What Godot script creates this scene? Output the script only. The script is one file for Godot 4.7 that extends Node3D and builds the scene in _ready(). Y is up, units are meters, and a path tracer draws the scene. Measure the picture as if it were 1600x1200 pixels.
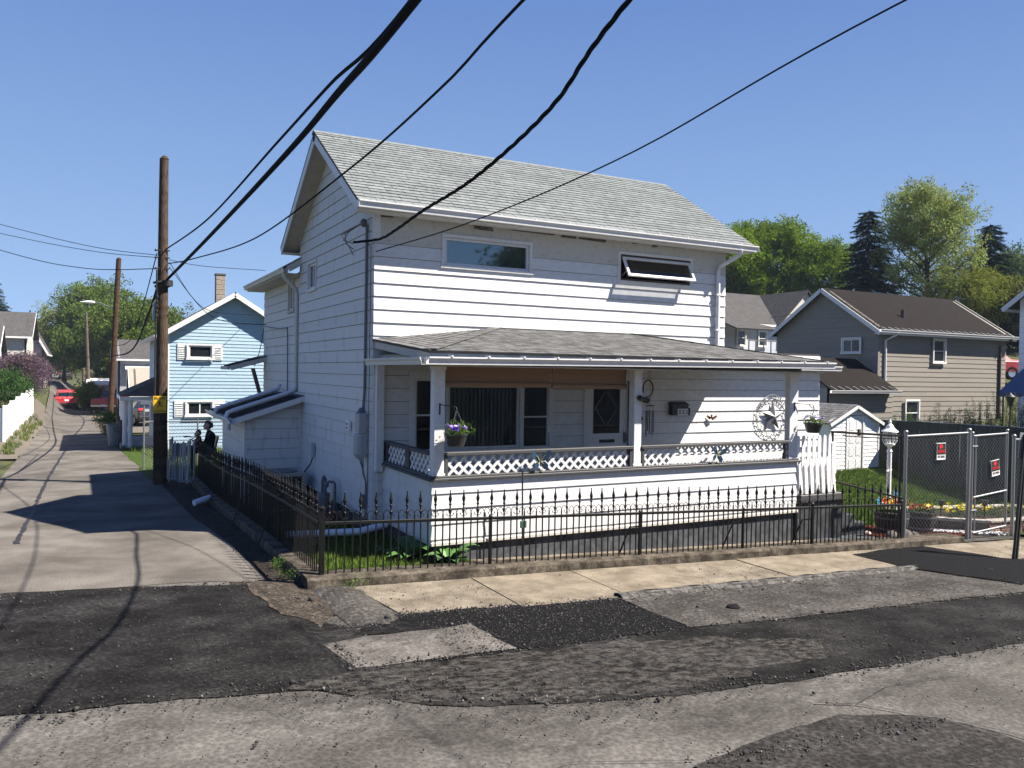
extends Node3D
# A corner house with a porch, seen across a patched street; an alley runs away on its left, a fenced yard lies on its right.

class MB:
	# mesh builder: corners are given counter-clockwise as seen from outside
	var v := PackedVector3Array()
	var n := PackedVector3Array()
	var c := PackedColorArray()
	var k := Color.WHITE

	func tri(a: Vector3, b: Vector3, d: Vector3) -> void:
		var m := (b - a).cross(d - a).normalized()
		v.append(a); v.append(d); v.append(b)
		for i in 3:
			n.append(m); c.append(k)

	func quad(a: Vector3, b: Vector3, d: Vector3, e: Vector3) -> void:
		tri(a, b, d)
		tri(a, d, e)

	func stri(a: Vector3, b: Vector3, d: Vector3, na: Vector3, nb: Vector3, nd: Vector3) -> void:
		v.append(a); v.append(d); v.append(b)
		n.append(na); n.append(nd); n.append(nb)
		for i in 3:
			c.append(k)

	func squad(a: Vector3, b: Vector3, d: Vector3, e: Vector3, na: Vector3, nb: Vector3, nd: Vector3, ne: Vector3) -> void:
		stri(a, b, d, na, nb, nd)
		stri(a, d, e, na, nd, ne)

	# box with chamfered edges
	func box(ctr: Vector3, size: Vector3, b := Basis(), ch := 0.0) -> void:
		var h := size * 0.5
		var q := minf(ch, minf(h.x, minf(h.y, h.z)) * 0.9)
		var ax := [Vector3.RIGHT, Vector3.UP, Vector3.BACK]
		for i in 3:
			var j := (i + 1) % 3
			var l := (i + 2) % 3
			for s in [-1.0, 1.0]:
				var o: Vector3 = ax[i] * h[i] * s
				var a: Vector3 = ax[j] * (h[j] - q)
				var d: Vector3 = ax[l] * (h[l] - q)
				if s > 0:
					quad(ctr + b * (o - a - d), ctr + b * (o + a - d), ctr + b * (o + a + d), ctr + b * (o - a + d))
				else:
					quad(ctr + b * (o - a - d), ctr + b * (o - a + d), ctr + b * (o + a + d), ctr + b * (o + a - d))
		if q <= 0.0:
			return
		for i in 3:
			var j := (i + 1) % 3
			var l := (i + 2) % 3
			for sj in [-1.0, 1.0]:
				for sl in [-1.0, 1.0]:
					var e: Vector3 = ax[i] * (h[i] - q)
					var p1: Vector3 = ax[j] * h[j] * sj + ax[l] * (h[l] - q) * sl
					var p2: Vector3 = ax[j] * (h[j] - q) * sj + ax[l] * h[l] * sl
					if sj * sl > 0:
						quad(ctr + b * (p1 + e), ctr + b * (p1 - e), ctr + b * (p2 - e), ctr + b * (p2 + e))
					else:
						quad(ctr + b * (p1 - e), ctr + b * (p1 + e), ctr + b * (p2 + e), ctr + b * (p2 - e))
		for sx in [-1.0, 1.0]:
			for sy in [-1.0, 1.0]:
				for sz in [-1.0, 1.0]:
					var g := Vector3(sx, sy, sz)
					var pa := ctr + b * (Vector3(h.x, h.y - q, h.z - q) * g)
					var pb := ctr + b * (Vector3(h.x - q, h.y, h.z - q) * g)
					var pd := ctr + b * (Vector3(h.x - q, h.y - q, h.z) * g)
					if sx * sy * sz > 0:
						tri(pa, pb, pd)
					else:
						tri(pa, pd, pb)

	func bb(a: Vector3, b: Vector3, ch := 0.0) -> void:   # box between two corners
		box((a + b) * 0.5, (b - a).abs(), Basis(), ch)

	# bar of width w (sideways) and height h between two points
	func bar(a: Vector3, b: Vector3, w: float, h: float, up := Vector3.UP, ch := 0.0) -> void:
		var z := (b - a).normalized()
		if absf(z.dot(up)) > 0.98:
			up = Vector3.BACK if absf(z.z) < 0.9 else Vector3.RIGHT
		var x := up.cross(z).normalized()
		var y := z.cross(x)
		box((a + b) * 0.5, Vector3(w, h, a.distance_to(b)), Basis(x, y, z), ch)

	func tube(p: Array, r, sides := 6, caps := true) -> void:
		var m := p.size()
		var rings := []
		var norms := []
		var x := Vector3.ZERO
		for i in m:
			var t: Vector3 = ((p[mini(i + 1, m - 1)] as Vector3) - (p[maxi(i - 1, 0)] as Vector3)).normalized()
			if i == 0:
				x = t.cross(Vector3.UP if absf(t.y) < 0.9 else Vector3.RIGHT).normalized()
			else:
				x = (x - t * x.dot(t)).normalized()
			var y := t.cross(x)
			var rr: float = r[i] if r is Array else r
			var ring := []
			var nn := []
			for s in sides:
				var a := TAU * s / sides
				var d := x * cos(a) + y * sin(a)
				ring.append(p[i] + d * rr)
				nn.append(d)
			rings.append(ring)
			norms.append(nn)
		for i in m - 1:
			for s in sides:
				var s2 := (s + 1) % sides
				squad(rings[i][s], rings[i][s2], rings[i + 1][s2], rings[i + 1][s], norms[i][s], norms[i][s2], norms[i + 1][s2], norms[i + 1][s])
		if caps:
			for s in sides:
				tri(p[0], rings[0][(s + 1) % sides], rings[0][s])
				tri(p[m - 1], rings[m - 1][s], rings[m - 1][(s + 1) % sides])

	# profile of (radius, height) turned about the y axis of b at ctr
	func lathe(prof: Array, ctr: Vector3, sides := 12, b := Basis(), sharp := false) -> void:
		for i in prof.size() - 1:
			var p: Vector2 = prof[i]
			var q: Vector2 = prof[i + 1]
			var d := (q - p).normalized()
			for s in sides:
				var a0 := TAU * s / sides
				var a1 := TAU * (s + 1) / sides
				var e0 := Vector3(cos(a0), 0, -sin(a0))
				var e1 := Vector3(cos(a1), 0, -sin(a1))
				var v0 := ctr + b * (e0 * p.x + Vector3.UP * p.y)
				var v1 := ctr + b * (e1 * p.x + Vector3.UP * p.y)
				var v2 := ctr + b * (e1 * q.x + Vector3.UP * q.y)
				var v3 := ctr + b * (e0 * q.x + Vector3.UP * q.y)
				if sharp:
					quad(v0, v1, v2, v3)
				else:
					var n0 := (b * (e0 * d.y - Vector3.UP * d.x)).normalized()
					var n1 := (b * (e1 * d.y - Vector3.UP * d.x)).normalized()
					squad(v0, v1, v2, v3, n0, n1, n1, n0)

	func ball(ctr: Vector3, rad: Vector3, rings := 8, segs := 12, b := Basis()) -> void:
		for i in rings:
			for s in segs:
				var q := []
				var nn := []
				for o in [[i + 1, s], [i + 1, s + 1], [i, s + 1], [i, s]]:
					var th: float = PI * o[0] / rings
					var ph: float = TAU * o[1] / segs
					var d := Vector3(sin(th) * cos(ph), cos(th), -sin(th) * sin(ph))
					q.append(ctr + b * (d * rad))
					nn.append((b * (d / rad)).normalized())
				squad(q[0], q[1], q[2], q[3], nn[0], nn[1], nn[2], nn[3])

	# flat outline (in u, w) pushed out along nn by depth
	func ext(poly: PackedVector2Array, o: Vector3, u: Vector3, w: Vector3, depth: float) -> void:
		var nn := u.cross(w).normalized()
		if Geometry2D.is_polygon_clockwise(poly):
			poly.reverse()
		var id := Geometry2D.triangulate_polygon(poly)
		for i in range(0, id.size(), 3):
			var t := [poly[id[i]], poly[id[i + 1]], poly[id[i + 2]]]
			if (t[1] - t[0]).cross(t[2] - t[0]) < 0:
				t.reverse()
			var a: Vector3 = o + u * t[0].x + w * t[0].y
			var b: Vector3 = o + u * t[1].x + w * t[1].y
			var d: Vector3 = o + u * t[2].x + w * t[2].y
			tri(a + nn * depth, b + nn * depth, d + nn * depth)
			tri(a, d, b)
		for i in poly.size():
			var a2: Vector3 = o + u * poly[i].x + w * poly[i].y
			var j := (i + 1) % poly.size()
			var b2: Vector3 = o + u * poly[j].x + w * poly[j].y
			quad(a2, b2, b2 + nn * depth, a2 + nn * depth)

	func add(other: MB, t: Transform3D) -> void:
		for i in other.v.size():
			v.append(t * other.v[i])
			n.append((t.basis * other.n[i]).normalized())
			c.append(other.c[i])

	func mesh(off := Vector3.ZERO) -> ArrayMesh:
		var a := []
		a.resize(Mesh.ARRAY_MAX)
		var p := v.duplicate()
		if off != Vector3.ZERO:
			for i in p.size():
				p[i] -= off
		a[Mesh.ARRAY_VERTEX] = p
		a[Mesh.ARRAY_NORMAL] = n
		a[Mesh.ARRAY_COLOR] = c
		var m := ArrayMesh.new()
		if p.size():
			m.add_surface_from_arrays(Mesh.PRIMITIVE_TRIANGLES, a)
		return m

# a body as one smooth surface: tapered capsules joined by a smooth minimum, meshed as surface nets
class Flesh:
	var bones := []
	var smooth := 0.03

	func cap(a: Vector3, b: Vector3, ra: float, rb: float) -> void:
		bones.append([a, b, ra, rb])

	func at(p: Vector3) -> float:
		var d := 1e3
		for o in bones:
			var a: Vector3 = o[0]
			var ab: Vector3 = o[1] - a
			var t := clampf((p - a).dot(ab) / maxf(ab.length_squared(), 1e-9), 0.0, 1.0)
			var e := (p - a - ab * t).length() - lerpf(o[2], o[3], t)
			var h := maxf(smooth - absf(d - e), 0.0) / smooth
			d = minf(d, e) - h * h * smooth * 0.25
		return d

	func net(mb: MB, cell: float) -> void:
		var lo := Vector3.ONE * 1e3
		var hi := -lo
		for o in bones:
			for i in 2:
				lo = lo.min(o[i] - Vector3.ONE * (o[2 + i] + cell * 2))
				hi = hi.max(o[i] + Vector3.ONE * (o[2 + i] + cell * 2))
		var s := Vector3i(((hi - lo) / cell).ceil()) + Vector3i.ONE
		var f := PackedFloat32Array()
		f.resize(s.x * s.y * s.z)
		for z in s.z:
			for y in s.y:
				for x in s.x:
					f[(z * s.y + y) * s.x + x] = at(lo + Vector3(x, y, z) * cell)
		var idx := {}
		var pts := PackedVector3Array()
		var nrm := PackedVector3Array()
		var st := [1, s.x, s.x * s.y]
		for z in s.z - 1:
			for y in s.y - 1:
				for x in s.x - 1:
					var b0 := (z * s.y + y) * s.x + x
					var sum := Vector3.ZERO
					var cnt := 0
					var neg := 0
					for i in 8:
						if f[b0 + (i & 1) + (i >> 1 & 1) * s.x + (i >> 2) * st[2]] < 0.0:
							neg += 1
					if neg == 0 or neg == 8:
						continue
					for i in 8:
						var fi := f[b0 + (i & 1) + (i >> 1 & 1) * s.x + (i >> 2) * st[2]]
						for ax in 3:
							if i >> ax & 1:
								continue
							var j := i | 1 << ax
							var fj := f[b0 + (j & 1) + (j >> 1 & 1) * s.x + (j >> 2) * st[2]]
							if (fi < 0.0) != (fj < 0.0):
								var p := Vector3(i & 1, i >> 1 & 1, i >> 2)
								p[ax] += fi / (fi - fj)
								sum += p
								cnt += 1
					var w := lo + (Vector3(x, y, z) + sum / cnt) * cell
					idx[b0] = pts.size()
					pts.append(w)
					var e := cell * 0.5
					nrm.append(Vector3(at(w + Vector3(e, 0, 0)) - at(w - Vector3(e, 0, 0)), at(w + Vector3(0, e, 0)) - at(w - Vector3(0, e, 0)), at(w + Vector3(0, 0, e)) - at(w - Vector3(0, 0, e))).normalized())
		for b0 in idx:
			var q := [b0 % s.x, b0 / s.x % s.y, b0 / st[2]]
			for ax in 3:
				var u := (ax + 1) % 3
				var w2 := (ax + 2) % 3
				if q[u] == 0 or q[w2] == 0:
					continue
				var fa: float = f[b0]
				var fb: float = f[b0 + st[ax]]
				if (fa < 0.0) == (fb < 0.0):
					continue
				var r := [b0, b0 - st[u], b0 - st[u] - st[w2], b0 - st[w2]]
				if not (idx.has(r[1]) and idx.has(r[2]) and idx.has(r[3])):
					continue
				if fa > 0.0:
					r.reverse()
				var i := [idx[r[0]], idx[r[1]], idx[r[2]], idx[r[3]]]
				mb.squad(pts[i[0]], pts[i[1]], pts[i[2]], pts[i[3]], nrm[i[0]], nrm[i[1]], nrm[i[2]], nrm[i[3]])

var R := RandomNumberGenerator.new()
var org := {}          # where the mesh coordinates of a node begin
var M := {}            # materials
var T := {}            # textures

func rf(a: float, b: float) -> float:
	return R.randf_range(a, b)

func thing(called: String, label: String, category: String, at: Vector3, group := "") -> Node3D:
	var o := Node3D.new()
	o.name = called
	add_child(o, true)
	o.position = at
	org[o] = at
	o.set_meta("label", label)
	o.set_meta("category", category)
	if group:
		o.set_meta("group", group)
	return o

func part(p: Node3D, called: String, mb: MB, m: Material, label := "") -> MeshInstance3D:
	var o := MeshInstance3D.new()
	o.name = called
	o.mesh = mb.mesh(org[p])
	o.material_override = m
	p.add_child(o, true)
	org[o] = org[p]
	if label:
		o.set_meta("label", label)
	return o

func holder(p: Node3D, called: String) -> Node3D:   # a part that is only the sum of its pieces
	var o := Node3D.new()
	o.name = called
	p.add_child(o, true)
	org[o] = org[p]
	return o

func inst(p: Node3D, called: String, m: Mesh, ma: Material, t: Transform3D) -> MeshInstance3D:   # a shared mesh at a place in the world
	var o := MeshInstance3D.new()
	o.name = called
	o.mesh = m
	o.material_override = ma
	p.add_child(o, true)
	t.origin -= org[p]
	o.transform = t
	return o

func solo(called: String, mb: MB, m: Material, label: String, category: String, at: Vector3, group := "") -> MeshInstance3D:
	var o := MeshInstance3D.new()
	o.name = called
	o.mesh = mb.mesh(at)
	o.material_override = m
	o.position = at
	org[o] = at
	add_child(o, true)
	o.set_meta("label", label)
	o.set_meta("category", category)
	if group:
		o.set_meta("group", group)
	return o

func struct(called: String, mb: MB, m: Material) -> MeshInstance3D:
	var o := MeshInstance3D.new()
	o.name = called
	o.mesh = mb.mesh()
	o.material_override = m
	add_child(o, true)
	org[o] = Vector3.ZERO
	o.set_meta("kind", "structure")
	return o

func copies(p: Node, called: String, m: Mesh, ma: Material, ts: Array, cols := [], kind := "stuff") -> MultiMeshInstance3D:
	var mm := MultiMesh.new()
	mm.transform_format = MultiMesh.TRANSFORM_3D
	mm.use_colors = cols.size() > 0
	mm.mesh = m
	mm.instance_count = ts.size()
	for i in ts.size():
		mm.set_instance_transform(i, ts[i])
		if cols.size():
			mm.set_instance_color(i, cols[i])
	var o := MultiMeshInstance3D.new()
	o.name = called
	o.multimesh = mm
	o.material_override = ma
	p.add_child(o, true)
	if kind:
		o.set_meta("kind", kind)
	return o

# ---------------------------------------------------------------- textures and materials
func noise(key: String, freq: float, octaves: int, lo: Color, hi: Color, seed_: int, cell := false, a := 0.25, b := 0.75, size := 512, gain := 0.55) -> void:
	var f := FastNoiseLite.new()
	f.noise_type = FastNoiseLite.TYPE_CELLULAR if cell else FastNoiseLite.TYPE_SIMPLEX_SMOOTH
	f.frequency = freq
	f.fractal_octaves = octaves
	f.fractal_gain = gain
	f.seed = seed_
	var g := Gradient.new()
	g.set_color(0, lo)
	g.set_color(1, hi)
	g.set_offset(0, a)
	g.set_offset(1, b)
	var t := NoiseTexture2D.new()
	t.width = size
	t.height = size
	t.seamless = true
	t.noise = f
	t.color_ramp = g
	T[key] = t

func mat(key: String, col: Color, rough := 0.9, tex := "", sc := Vector3.ONE, tex2 := "", sc2 := Vector3.ONE, bump := "", cm := 0.0) -> StandardMaterial3D:
	var m := StandardMaterial3D.new()
	m.resource_name = key
	m.albedo_color = col.linear_to_srgb()
	m.roughness = rough
	if rough >= 0.85:
		m.metallic_specular = 0.22
	m.uv1_triplanar = true
	m.uv1_world_triplanar = true
	m.uv1_scale = sc
	if tex:
		m.albedo_texture = T[tex]
	if tex2:
		m.detail_enabled = true
		m.detail_albedo = T[tex2]
		m.detail_blend_mode = BaseMaterial3D.BLEND_MODE_MUL
		m.detail_uv_layer = BaseMaterial3D.DETAIL_UV_2
		m.uv2_triplanar = true
		m.uv2_world_triplanar = true
		m.uv2_scale = sc2
	if bump:
		m.heightmap_enabled = true
		m.heightmap_texture = T[bump]
		m.heightmap_scale = cm
	M[key] = m
	return m

func C(r: float, g: float, b: float) -> Color:
	return Color(r, g, b)

func S(x: float, y := 0.0, z := 0.0) -> Vector3:
	return Vector3(x, y if y else x, z if z else x)

# ---------------------------------------------------------------- the lie of the land
const AZ := [-400.0, -200.0, -100.0, -65.0, -32.0, -20.0, -9.4, -6.0, -4.1, -2.5, -1.35, 0.0, 2.3, 4.2, 60.0]
const AY := [3.0, 1.0, -0.9, -1.95, -1.4, -1.2, -1.03, -0.99, -0.92, -0.83, -0.79, -0.74, -0.69, -0.68, 0.16]

func ramp(x: float, xs: Array, ys: Array) -> float:
	if x <= xs[0]:
		return ys[0]
	for i in xs.size() - 1:
		if x <= xs[i + 1]:
			return lerpf(ys[i], ys[i + 1], (x - xs[i]) / (xs[i + 1] - xs[i]))
	return ys[-1]

func gy(x: float, z: float) -> float:
	var w := ramp(z, [-25.0, -6.0, 2.0], [0.0, 0.2, 1.0])
	var y := ramp(z, AZ, AY) - 0.042 * w * (clampf(x, -14.0, 24.0) + 1.5)
	var t := 0.466 * (x + 4.0) - 0.884 * (z - 12.3)
	var l := 0.884 * (x + 4.0) + 0.466 * (z - 12.3)
	y += smoothstep(9.0, 14.0, l) * ramp(t, [25.0, 31.0, 36.0, 40.0, 52.0, 80.0], [0.0, 0.55, 1.3, 3.0, 5.2, 7.5])
	y += smoothstep(-5.6, -7.2, x) * clampf((-z - 18.0) / 22.0, 0.0, 1.0) * 1.5 * smoothstep(-130.0, -80.0, z)
	return y

func gp(x: float, z: float, off := 0.0) -> Vector3:
	return Vector3(x, gy(x, z) + off, z)

# a sheet laid over the land inside an outline, cut into cells
func drape(mb: MB, poly: PackedVector2Array, off: float, cell := 0.5, cellz := 0.0) -> void:
	if cellz == 0.0:
		cellz = cell
	var lo := poly[0]
	var hi := poly[0]
	for p in poly:
		lo = lo.min(p)
		hi = hi.max(p)
	for i in range(floori(lo.x / cell), ceili(hi.x / cell)):
		for j in range(floori(lo.y / cellz), ceili(hi.y / cellz)):
			var sq := PackedVector2Array([Vector2(i * cell, j * cellz), Vector2((i + 1) * cell, j * cellz), Vector2((i + 1) * cell, (j + 1) * cellz), Vector2(i * cell, (j + 1) * cellz)])
			for q in Geometry2D.intersect_polygons(poly, sq):
				var id := Geometry2D.triangulate_polygon(q)
				for k in range(0, id.size(), 3):
					var t := [q[id[k]], q[id[k + 1]], q[id[k + 2]]]
					if (t[1] - t[0]).cross(t[2] - t[0]) > 0:
						t.reverse()
					mb.stri(gp(t[0].x, t[0].y, off), gp(t[1].x, t[1].y, off), gp(t[2].x, t[2].y, off), Vector3.UP, Vector3.UP, Vector3.UP)

# an outline with its edges worn ragged
func ragged(pts: Array, step: float, amp: float) -> PackedVector2Array:
	var out := PackedVector2Array()
	for i in pts.size():
		var a: Vector2 = pts[i]
		var b: Vector2 = pts[(i + 1) % pts.size()]
		var m := maxi(1, int(a.distance_to(b) / step))
		var side := (b - a).normalized().orthogonal()
		var sway := 0.0
		for j in m:
			sway = sway * 0.7 + rf(-amp, amp)
			out.append(a.lerp(b, (j + rf(-0.25, 0.25) * (1.0 if j else 0.0)) / m) + side * (sway if j else 0.0))
	return out

func make_materials() -> void:
	var w := Color.WHITE
	noise("mottle", 0.010, 5, Color(0.87, 0.865, 0.855), w, 11)
	noise("patchy", 0.008, 4, Color(0.78, 0.77, 0.76), w, 12, false, 0.25, 0.7)
	noise("smear", 0.012, 7, Color(0.50, 0.495, 0.49), w, 19, false, 0.22, 0.86, 1024, 0.66)
	noise("chips", 0.085, 2, Color(0.42, 0.42, 0.42), w, 24, true, 0.0, 0.95)
	noise("wide", 0.010, 7, Color(0.74, 0.735, 0.73), w, 20, false, 0.2, 0.8, 1024, 0.64)
	noise("grain", 0.16, 3, Color(0.80, 0.80, 0.80), w, 13, false, 0.3, 0.7)
	noise("stones", 0.09, 2, Color(0.70, 0.70, 0.70), w, 14, true, 0.0, 0.8)
	noise("weather", 0.012, 5, Color(0.90, 0.885, 0.85), w, 15, false, 0.08, 0.36)
	noise("soft", 0.02, 4, Color(0.955, 0.955, 0.95), w, 16)
	noise("wood", 0.02, 5, Color(0.52, 0.50, 0.48), w, 17)
	noise("lawn", 0.03, 4, Color(0.62, 0.66, 0.55), w, 18)
	# ground
	mat("road", C(0.150, 0.141, 0.128), 0.95, "wide", S(0.06, 0.06, 0.10), "stones", S(0.52), "grain", 0.8)
	mat("alley", C(0.178, 0.163, 0.143), 0.95, "wide", S(0.05), "grain", S(0.5), "grain", 0.3)
	mat("dark_asphalt", C(0.060, 0.058, 0.056), 0.94, "smear", S(0.07, 0.07, 0.10), "chips", S(0.55), "stones", 1.2)
	mat("worn_asphalt", C(0.088, 0.083, 0.077), 0.94, "wide", S(0.13), "chips", S(0.5), "stones", 0.8)
	mat("fresh_asphalt", C(0.021, 0.021, 0.022), 0.85, "chips", S(0.7), "chips", S(0.43), "stones", 1.6)
	mat("old_gutter", C(0.155, 0.145, 0.133), 0.95, "wide", S(0.14), "chips", S(0.5), "stones", 0.8)
	mat("pale_patch", C(0.180, 0.167, 0.152), 0.95, "wide", S(0.17), "stones", S(0.6), "grain", 0.5)
	mat("dust", C(0.185, 0.162, 0.132), 0.97, "mottle", S(1.2), "grain", S(2.0), "grain", 0.4)
	mat("sandy", C(0.165, 0.136, 0.104), 0.97, "patchy", S(0.9), "chips", S(0.5), "stones", 1.2)
	mat("dirt", C(0.088, 0.074, 0.058), 0.98, "patchy", S(0.7), "chips", S(0.5), "stones", 1.2)
	mat("tar", C(0.016, 0.016, 0.017), 0.7, "mottle", S(0.7), "grain", S(2.0))
	mat("concrete", C(0.268, 0.229, 0.174), 0.93, "wide", S(0.16), "grain", S(0.6), "grain", 0.25)
	mat("concrete_b", C(0.254, 0.220, 0.170), 0.93, "wide", S(0.19), "grain", S(0.6), "grain", 0.25)
	mat("curb", C(0.195, 0.168, 0.132), 0.95, "smear", S(0.25), "stones", S(0.6), "stones", 0.5)
	mat("curb_pale", C(0.330, 0.318, 0.300), 0.95, "smear", S(0.5), "chips", S(0.7), "stones", 1.4)
	mat("ground", C(0.085, 0.095, 0.040), 0.98, "patchy", S(0.12), "grain", S(1.0))
	mat("lawn", C(0.075, 0.118, 0.022), 0.95, "lawn", S(0.5), "grain", S(2.0), "grain", 1.2)
	mat("mulch", C(0.130, 0.030, 0.020), 0.97, "patchy", S(2.0), "stones", S(3.0), "stones", 1.5)
	mat("walk", C(0.220, 0.188, 0.145), 0.95, "patchy", S(0.6), "grain", S(2.0), "grain", 0.2)
	# dust and tar worn thin: the noise says where they still lie
	noise("film", 0.016, 7, Color(1, 1, 1, 0), Color(1, 1, 1, 0.42), 33, false, 0.34, 0.80, 1024, 0.78)
	for f in [["dust_film", C(0.150, 0.138, 0.122), S(0.30, 0.30, 0.50)], ["dust_film_thin", C(0.110, 0.102, 0.092), S(0.33, 0.33, 0.40)], ["tar_film", C(0.045, 0.043, 0.041), S(0.27, 0.27, 0.42)]]:
		var fm := mat(f[0], f[1], 0.96, "film", f[2])
		fm.transparency = BaseMaterial3D.TRANSPARENCY_ALPHA
	# house
	for i in 4:
		var f: float = [1.0, 0.975, 0.955, 0.985][i]
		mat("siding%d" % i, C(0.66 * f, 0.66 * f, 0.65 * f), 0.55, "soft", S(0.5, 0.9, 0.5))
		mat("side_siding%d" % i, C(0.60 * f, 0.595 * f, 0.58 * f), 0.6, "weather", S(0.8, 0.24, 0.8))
		mat("shingle%d" % i, C(0.235, 0.258, 0.258) * [1.0, 0.9, 1.08, 0.96][i], 0.95, "mottle", S(1.3), "grain", S(2.6), "grain", 0.25)
		mat("porch_shingle%d" % i, C(0.190, 0.192, 0.190) * [1.0, 0.86, 1.1, 0.95][i], 0.95, "patchy", S(0.9), "grain", S(2.6), "grain", 0.25)
		mat("dark_shingle%d" % i, C(0.018, 0.018, 0.020) * [1.0, 1.3, 0.85, 1.1][i], 0.9, "mottle", S(1.3), "grain", S(2.0))
		mat("tan_siding%d" % i, C(0.222, 0.202, 0.172) * [1.0, 0.97, 1.02, 0.95][i], 0.65, "soft", S(0.3, 2.0, 0.3))
		mat("blue_siding%d" % i, C(0.32, 0.445, 0.54) * [1.0, 0.97, 1.02, 0.95][i], 0.6, "soft", S(0.4, 1.0, 0.4))
		mat("gate_vinyl%d" % i, C(0.80, 0.80, 0.79) * [1.0, 0.98, 0.96, 0.99][i], 0.5)
	mat("trim", C(0.66, 0.66, 0.65), 0.5, "soft", S(0.8))
	mat("trim_old", C(0.50, 0.48, 0.43), 0.75, "weather", S(1.4))
	mat("trim_blue", C(0.30, 0.36, 0.42), 0.6, "soft", S(1.0))
	mat("gutter", C(0.66, 0.66, 0.66), 0.35, "soft", S(0.7))
	mat("gutter_old", C(0.60, 0.59, 0.54), 0.6, "weather", S(1.2))
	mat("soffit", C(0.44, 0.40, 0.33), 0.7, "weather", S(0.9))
	mat("bare_wood", C(0.22, 0.20, 0.17), 0.9, "wood", S(0.6, 4.0, 0.6))
	mat("plaster", C(0.35, 0.33, 0.30), 0.9)
	mat("shade_backing", C(0.075, 0.073, 0.070), 0.95)  # shade put into the colour: darkens the lap grooves and the rooms behind
	mat("deck", C(0.10, 0.10, 0.10), 0.9)
	mat("porch_dark", C(0.050, 0.050, 0.052), 0.6, "weather", S(1.6))
	mat("foundation", C(0.120, 0.128, 0.140), 0.85, "patchy", S(0.8), "grain", S(1.6))
	mat("step_grey", C(0.085, 0.090, 0.096), 0.85, "patchy", S(0.9), "grain", S(1.6))
	mat("shade_cloth", C(0.27, 0.175, 0.115), 0.85, "soft", S(0.3, 6.0, 0.3))
	mat("blinds", C(0.14, 0.16, 0.14), 0.8)
	mat("black_gap", C(0.012, 0.012, 0.012), 0.9)
	mat("brown_frame", C(0.10, 0.06, 0.045), 0.6)
	mat("door_white", C(0.66, 0.66, 0.66), 0.5)
	mat("tan_roof", C(0.017, 0.014, 0.012), 0.95, "mottle", S(0.5), "grain", S(1.2), "grain", 0.8)
	mat("grey_roof", C(0.095, 0.092, 0.090), 0.95, "mottle", S(0.4), "grain", S(1.2), "grain", 0.5)
	mat("pale_wall", C(0.48, 0.46, 0.42), 0.8, "soft", S(0.3))
	mat("blue_wall", C(0.46, 0.50, 0.56), 0.8, "soft", S(0.3))
	mat("grey_wall", C(0.30, 0.32, 0.34), 0.8, "soft", S(0.3))
	mat("brick", C(0.42, 0.33, 0.27), 0.9, "patchy", S(1.5), "grain", S(2.0))
	mat("chimney_tan", C(0.40, 0.345, 0.29), 0.9, "mottle", S(1.5), "grain", S(2.0))
	mat("awning_blue", C(0.06, 0.09, 0.16), 0.7, "soft", S(0.4))
	# metal, plastic, wood
	mat("iron", C(0.008, 0.008, 0.0085), 0.42).metallic_specular = 0.3
	mat("galvanised", C(0.30, 0.31, 0.32), 0.42, "soft", S(3.0)).metallic = 0.7
	mat("wire_mesh", C(0.20, 0.205, 0.21), 0.5).metallic = 0.5
	mat("rusty_pipe", C(0.060, 0.048, 0.040), 0.7, "patchy", S(4.0))
	mat("meter_grey", C(0.36, 0.37, 0.38), 0.5)
	mat("meter_dark", C(0.12, 0.12, 0.13), 0.5)
	mat("rust", C(0.12, 0.06, 0.035), 0.85)
	mat("black_plastic", C(0.014, 0.014, 0.015), 0.45)
	mat("basket", C(0.020, 0.020, 0.022), 0.4)
	mat("cable", C(0.008, 0.008, 0.010), 0.8).metallic_specular = 0.2
	mat("white_plastic", C(0.78, 0.78, 0.77), 0.4)
	mat("pole_wood", C(0.140, 0.100, 0.074), 0.95, "wood", S(5.0, 0.35, 5.0), "grain", S(3.0, 0.6, 3.0), "wood", 0.6)
	mat("pole_brown", C(0.135, 0.080, 0.050), 0.95, "wood", S(5.0, 0.35, 5.0), "grain", S(3.0, 0.6, 3.0))
	mat("pole_grey", C(0.17, 0.14, 0.12), 0.95, "wood", S(5.0, 0.35, 5.0))
	mat("sign_yellow", C(0.80, 0.46, 0.012), 0.5)
	mat("ink_black", C(0.012, 0.011, 0.010), 0.6)
	mat("sign_red", C(0.55, 0.018, 0.016), 0.5)
	mat("sign_white", C(0.78, 0.77, 0.75), 0.5)
	mat("sign_back", C(0.26, 0.28, 0.30), 0.45).metallic = 0.4
	mat("channel", C(0.018, 0.022, 0.020), 0.5)
	mat("star_metal", C(0.17, 0.175, 0.185), 0.5).metallic = 0.25
	mat("privacy", C(0.010, 0.018, 0.016), 0.75, "weather", S(0.7))
	mat("car_red", C(0.40, 0.012, 0.018), 0.3).clearcoat_enabled = true
	mat("car_dark", C(0.02, 0.024, 0.03), 0.3).clearcoat_enabled = true
	mat("car_red_b", C(0.42, 0.020, 0.022), 0.35).clearcoat_enabled = true
	mat("tyre", C(0.015, 0.015, 0.015), 0.85)
	mat("lamp_red", C(0.55, 0.05, 0.04), 0.25)
	mat("chrome", C(0.55, 0.55, 0.56), 0.2).metallic = 0.9
	mat("bin_grey", C(0.13, 0.16, 0.18), 0.5, "soft", S(2.0))
	mat("ac_grey", C(0.32, 0.30, 0.25), 0.6, "weather", S(2.0))
	mat("stone_white", C(0.55, 0.52, 0.46), 0.9, "patchy", S(4.0))
	mat("stone_dark", C(0.13, 0.12, 0.11), 0.9, "patchy", S(4.0))
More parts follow.
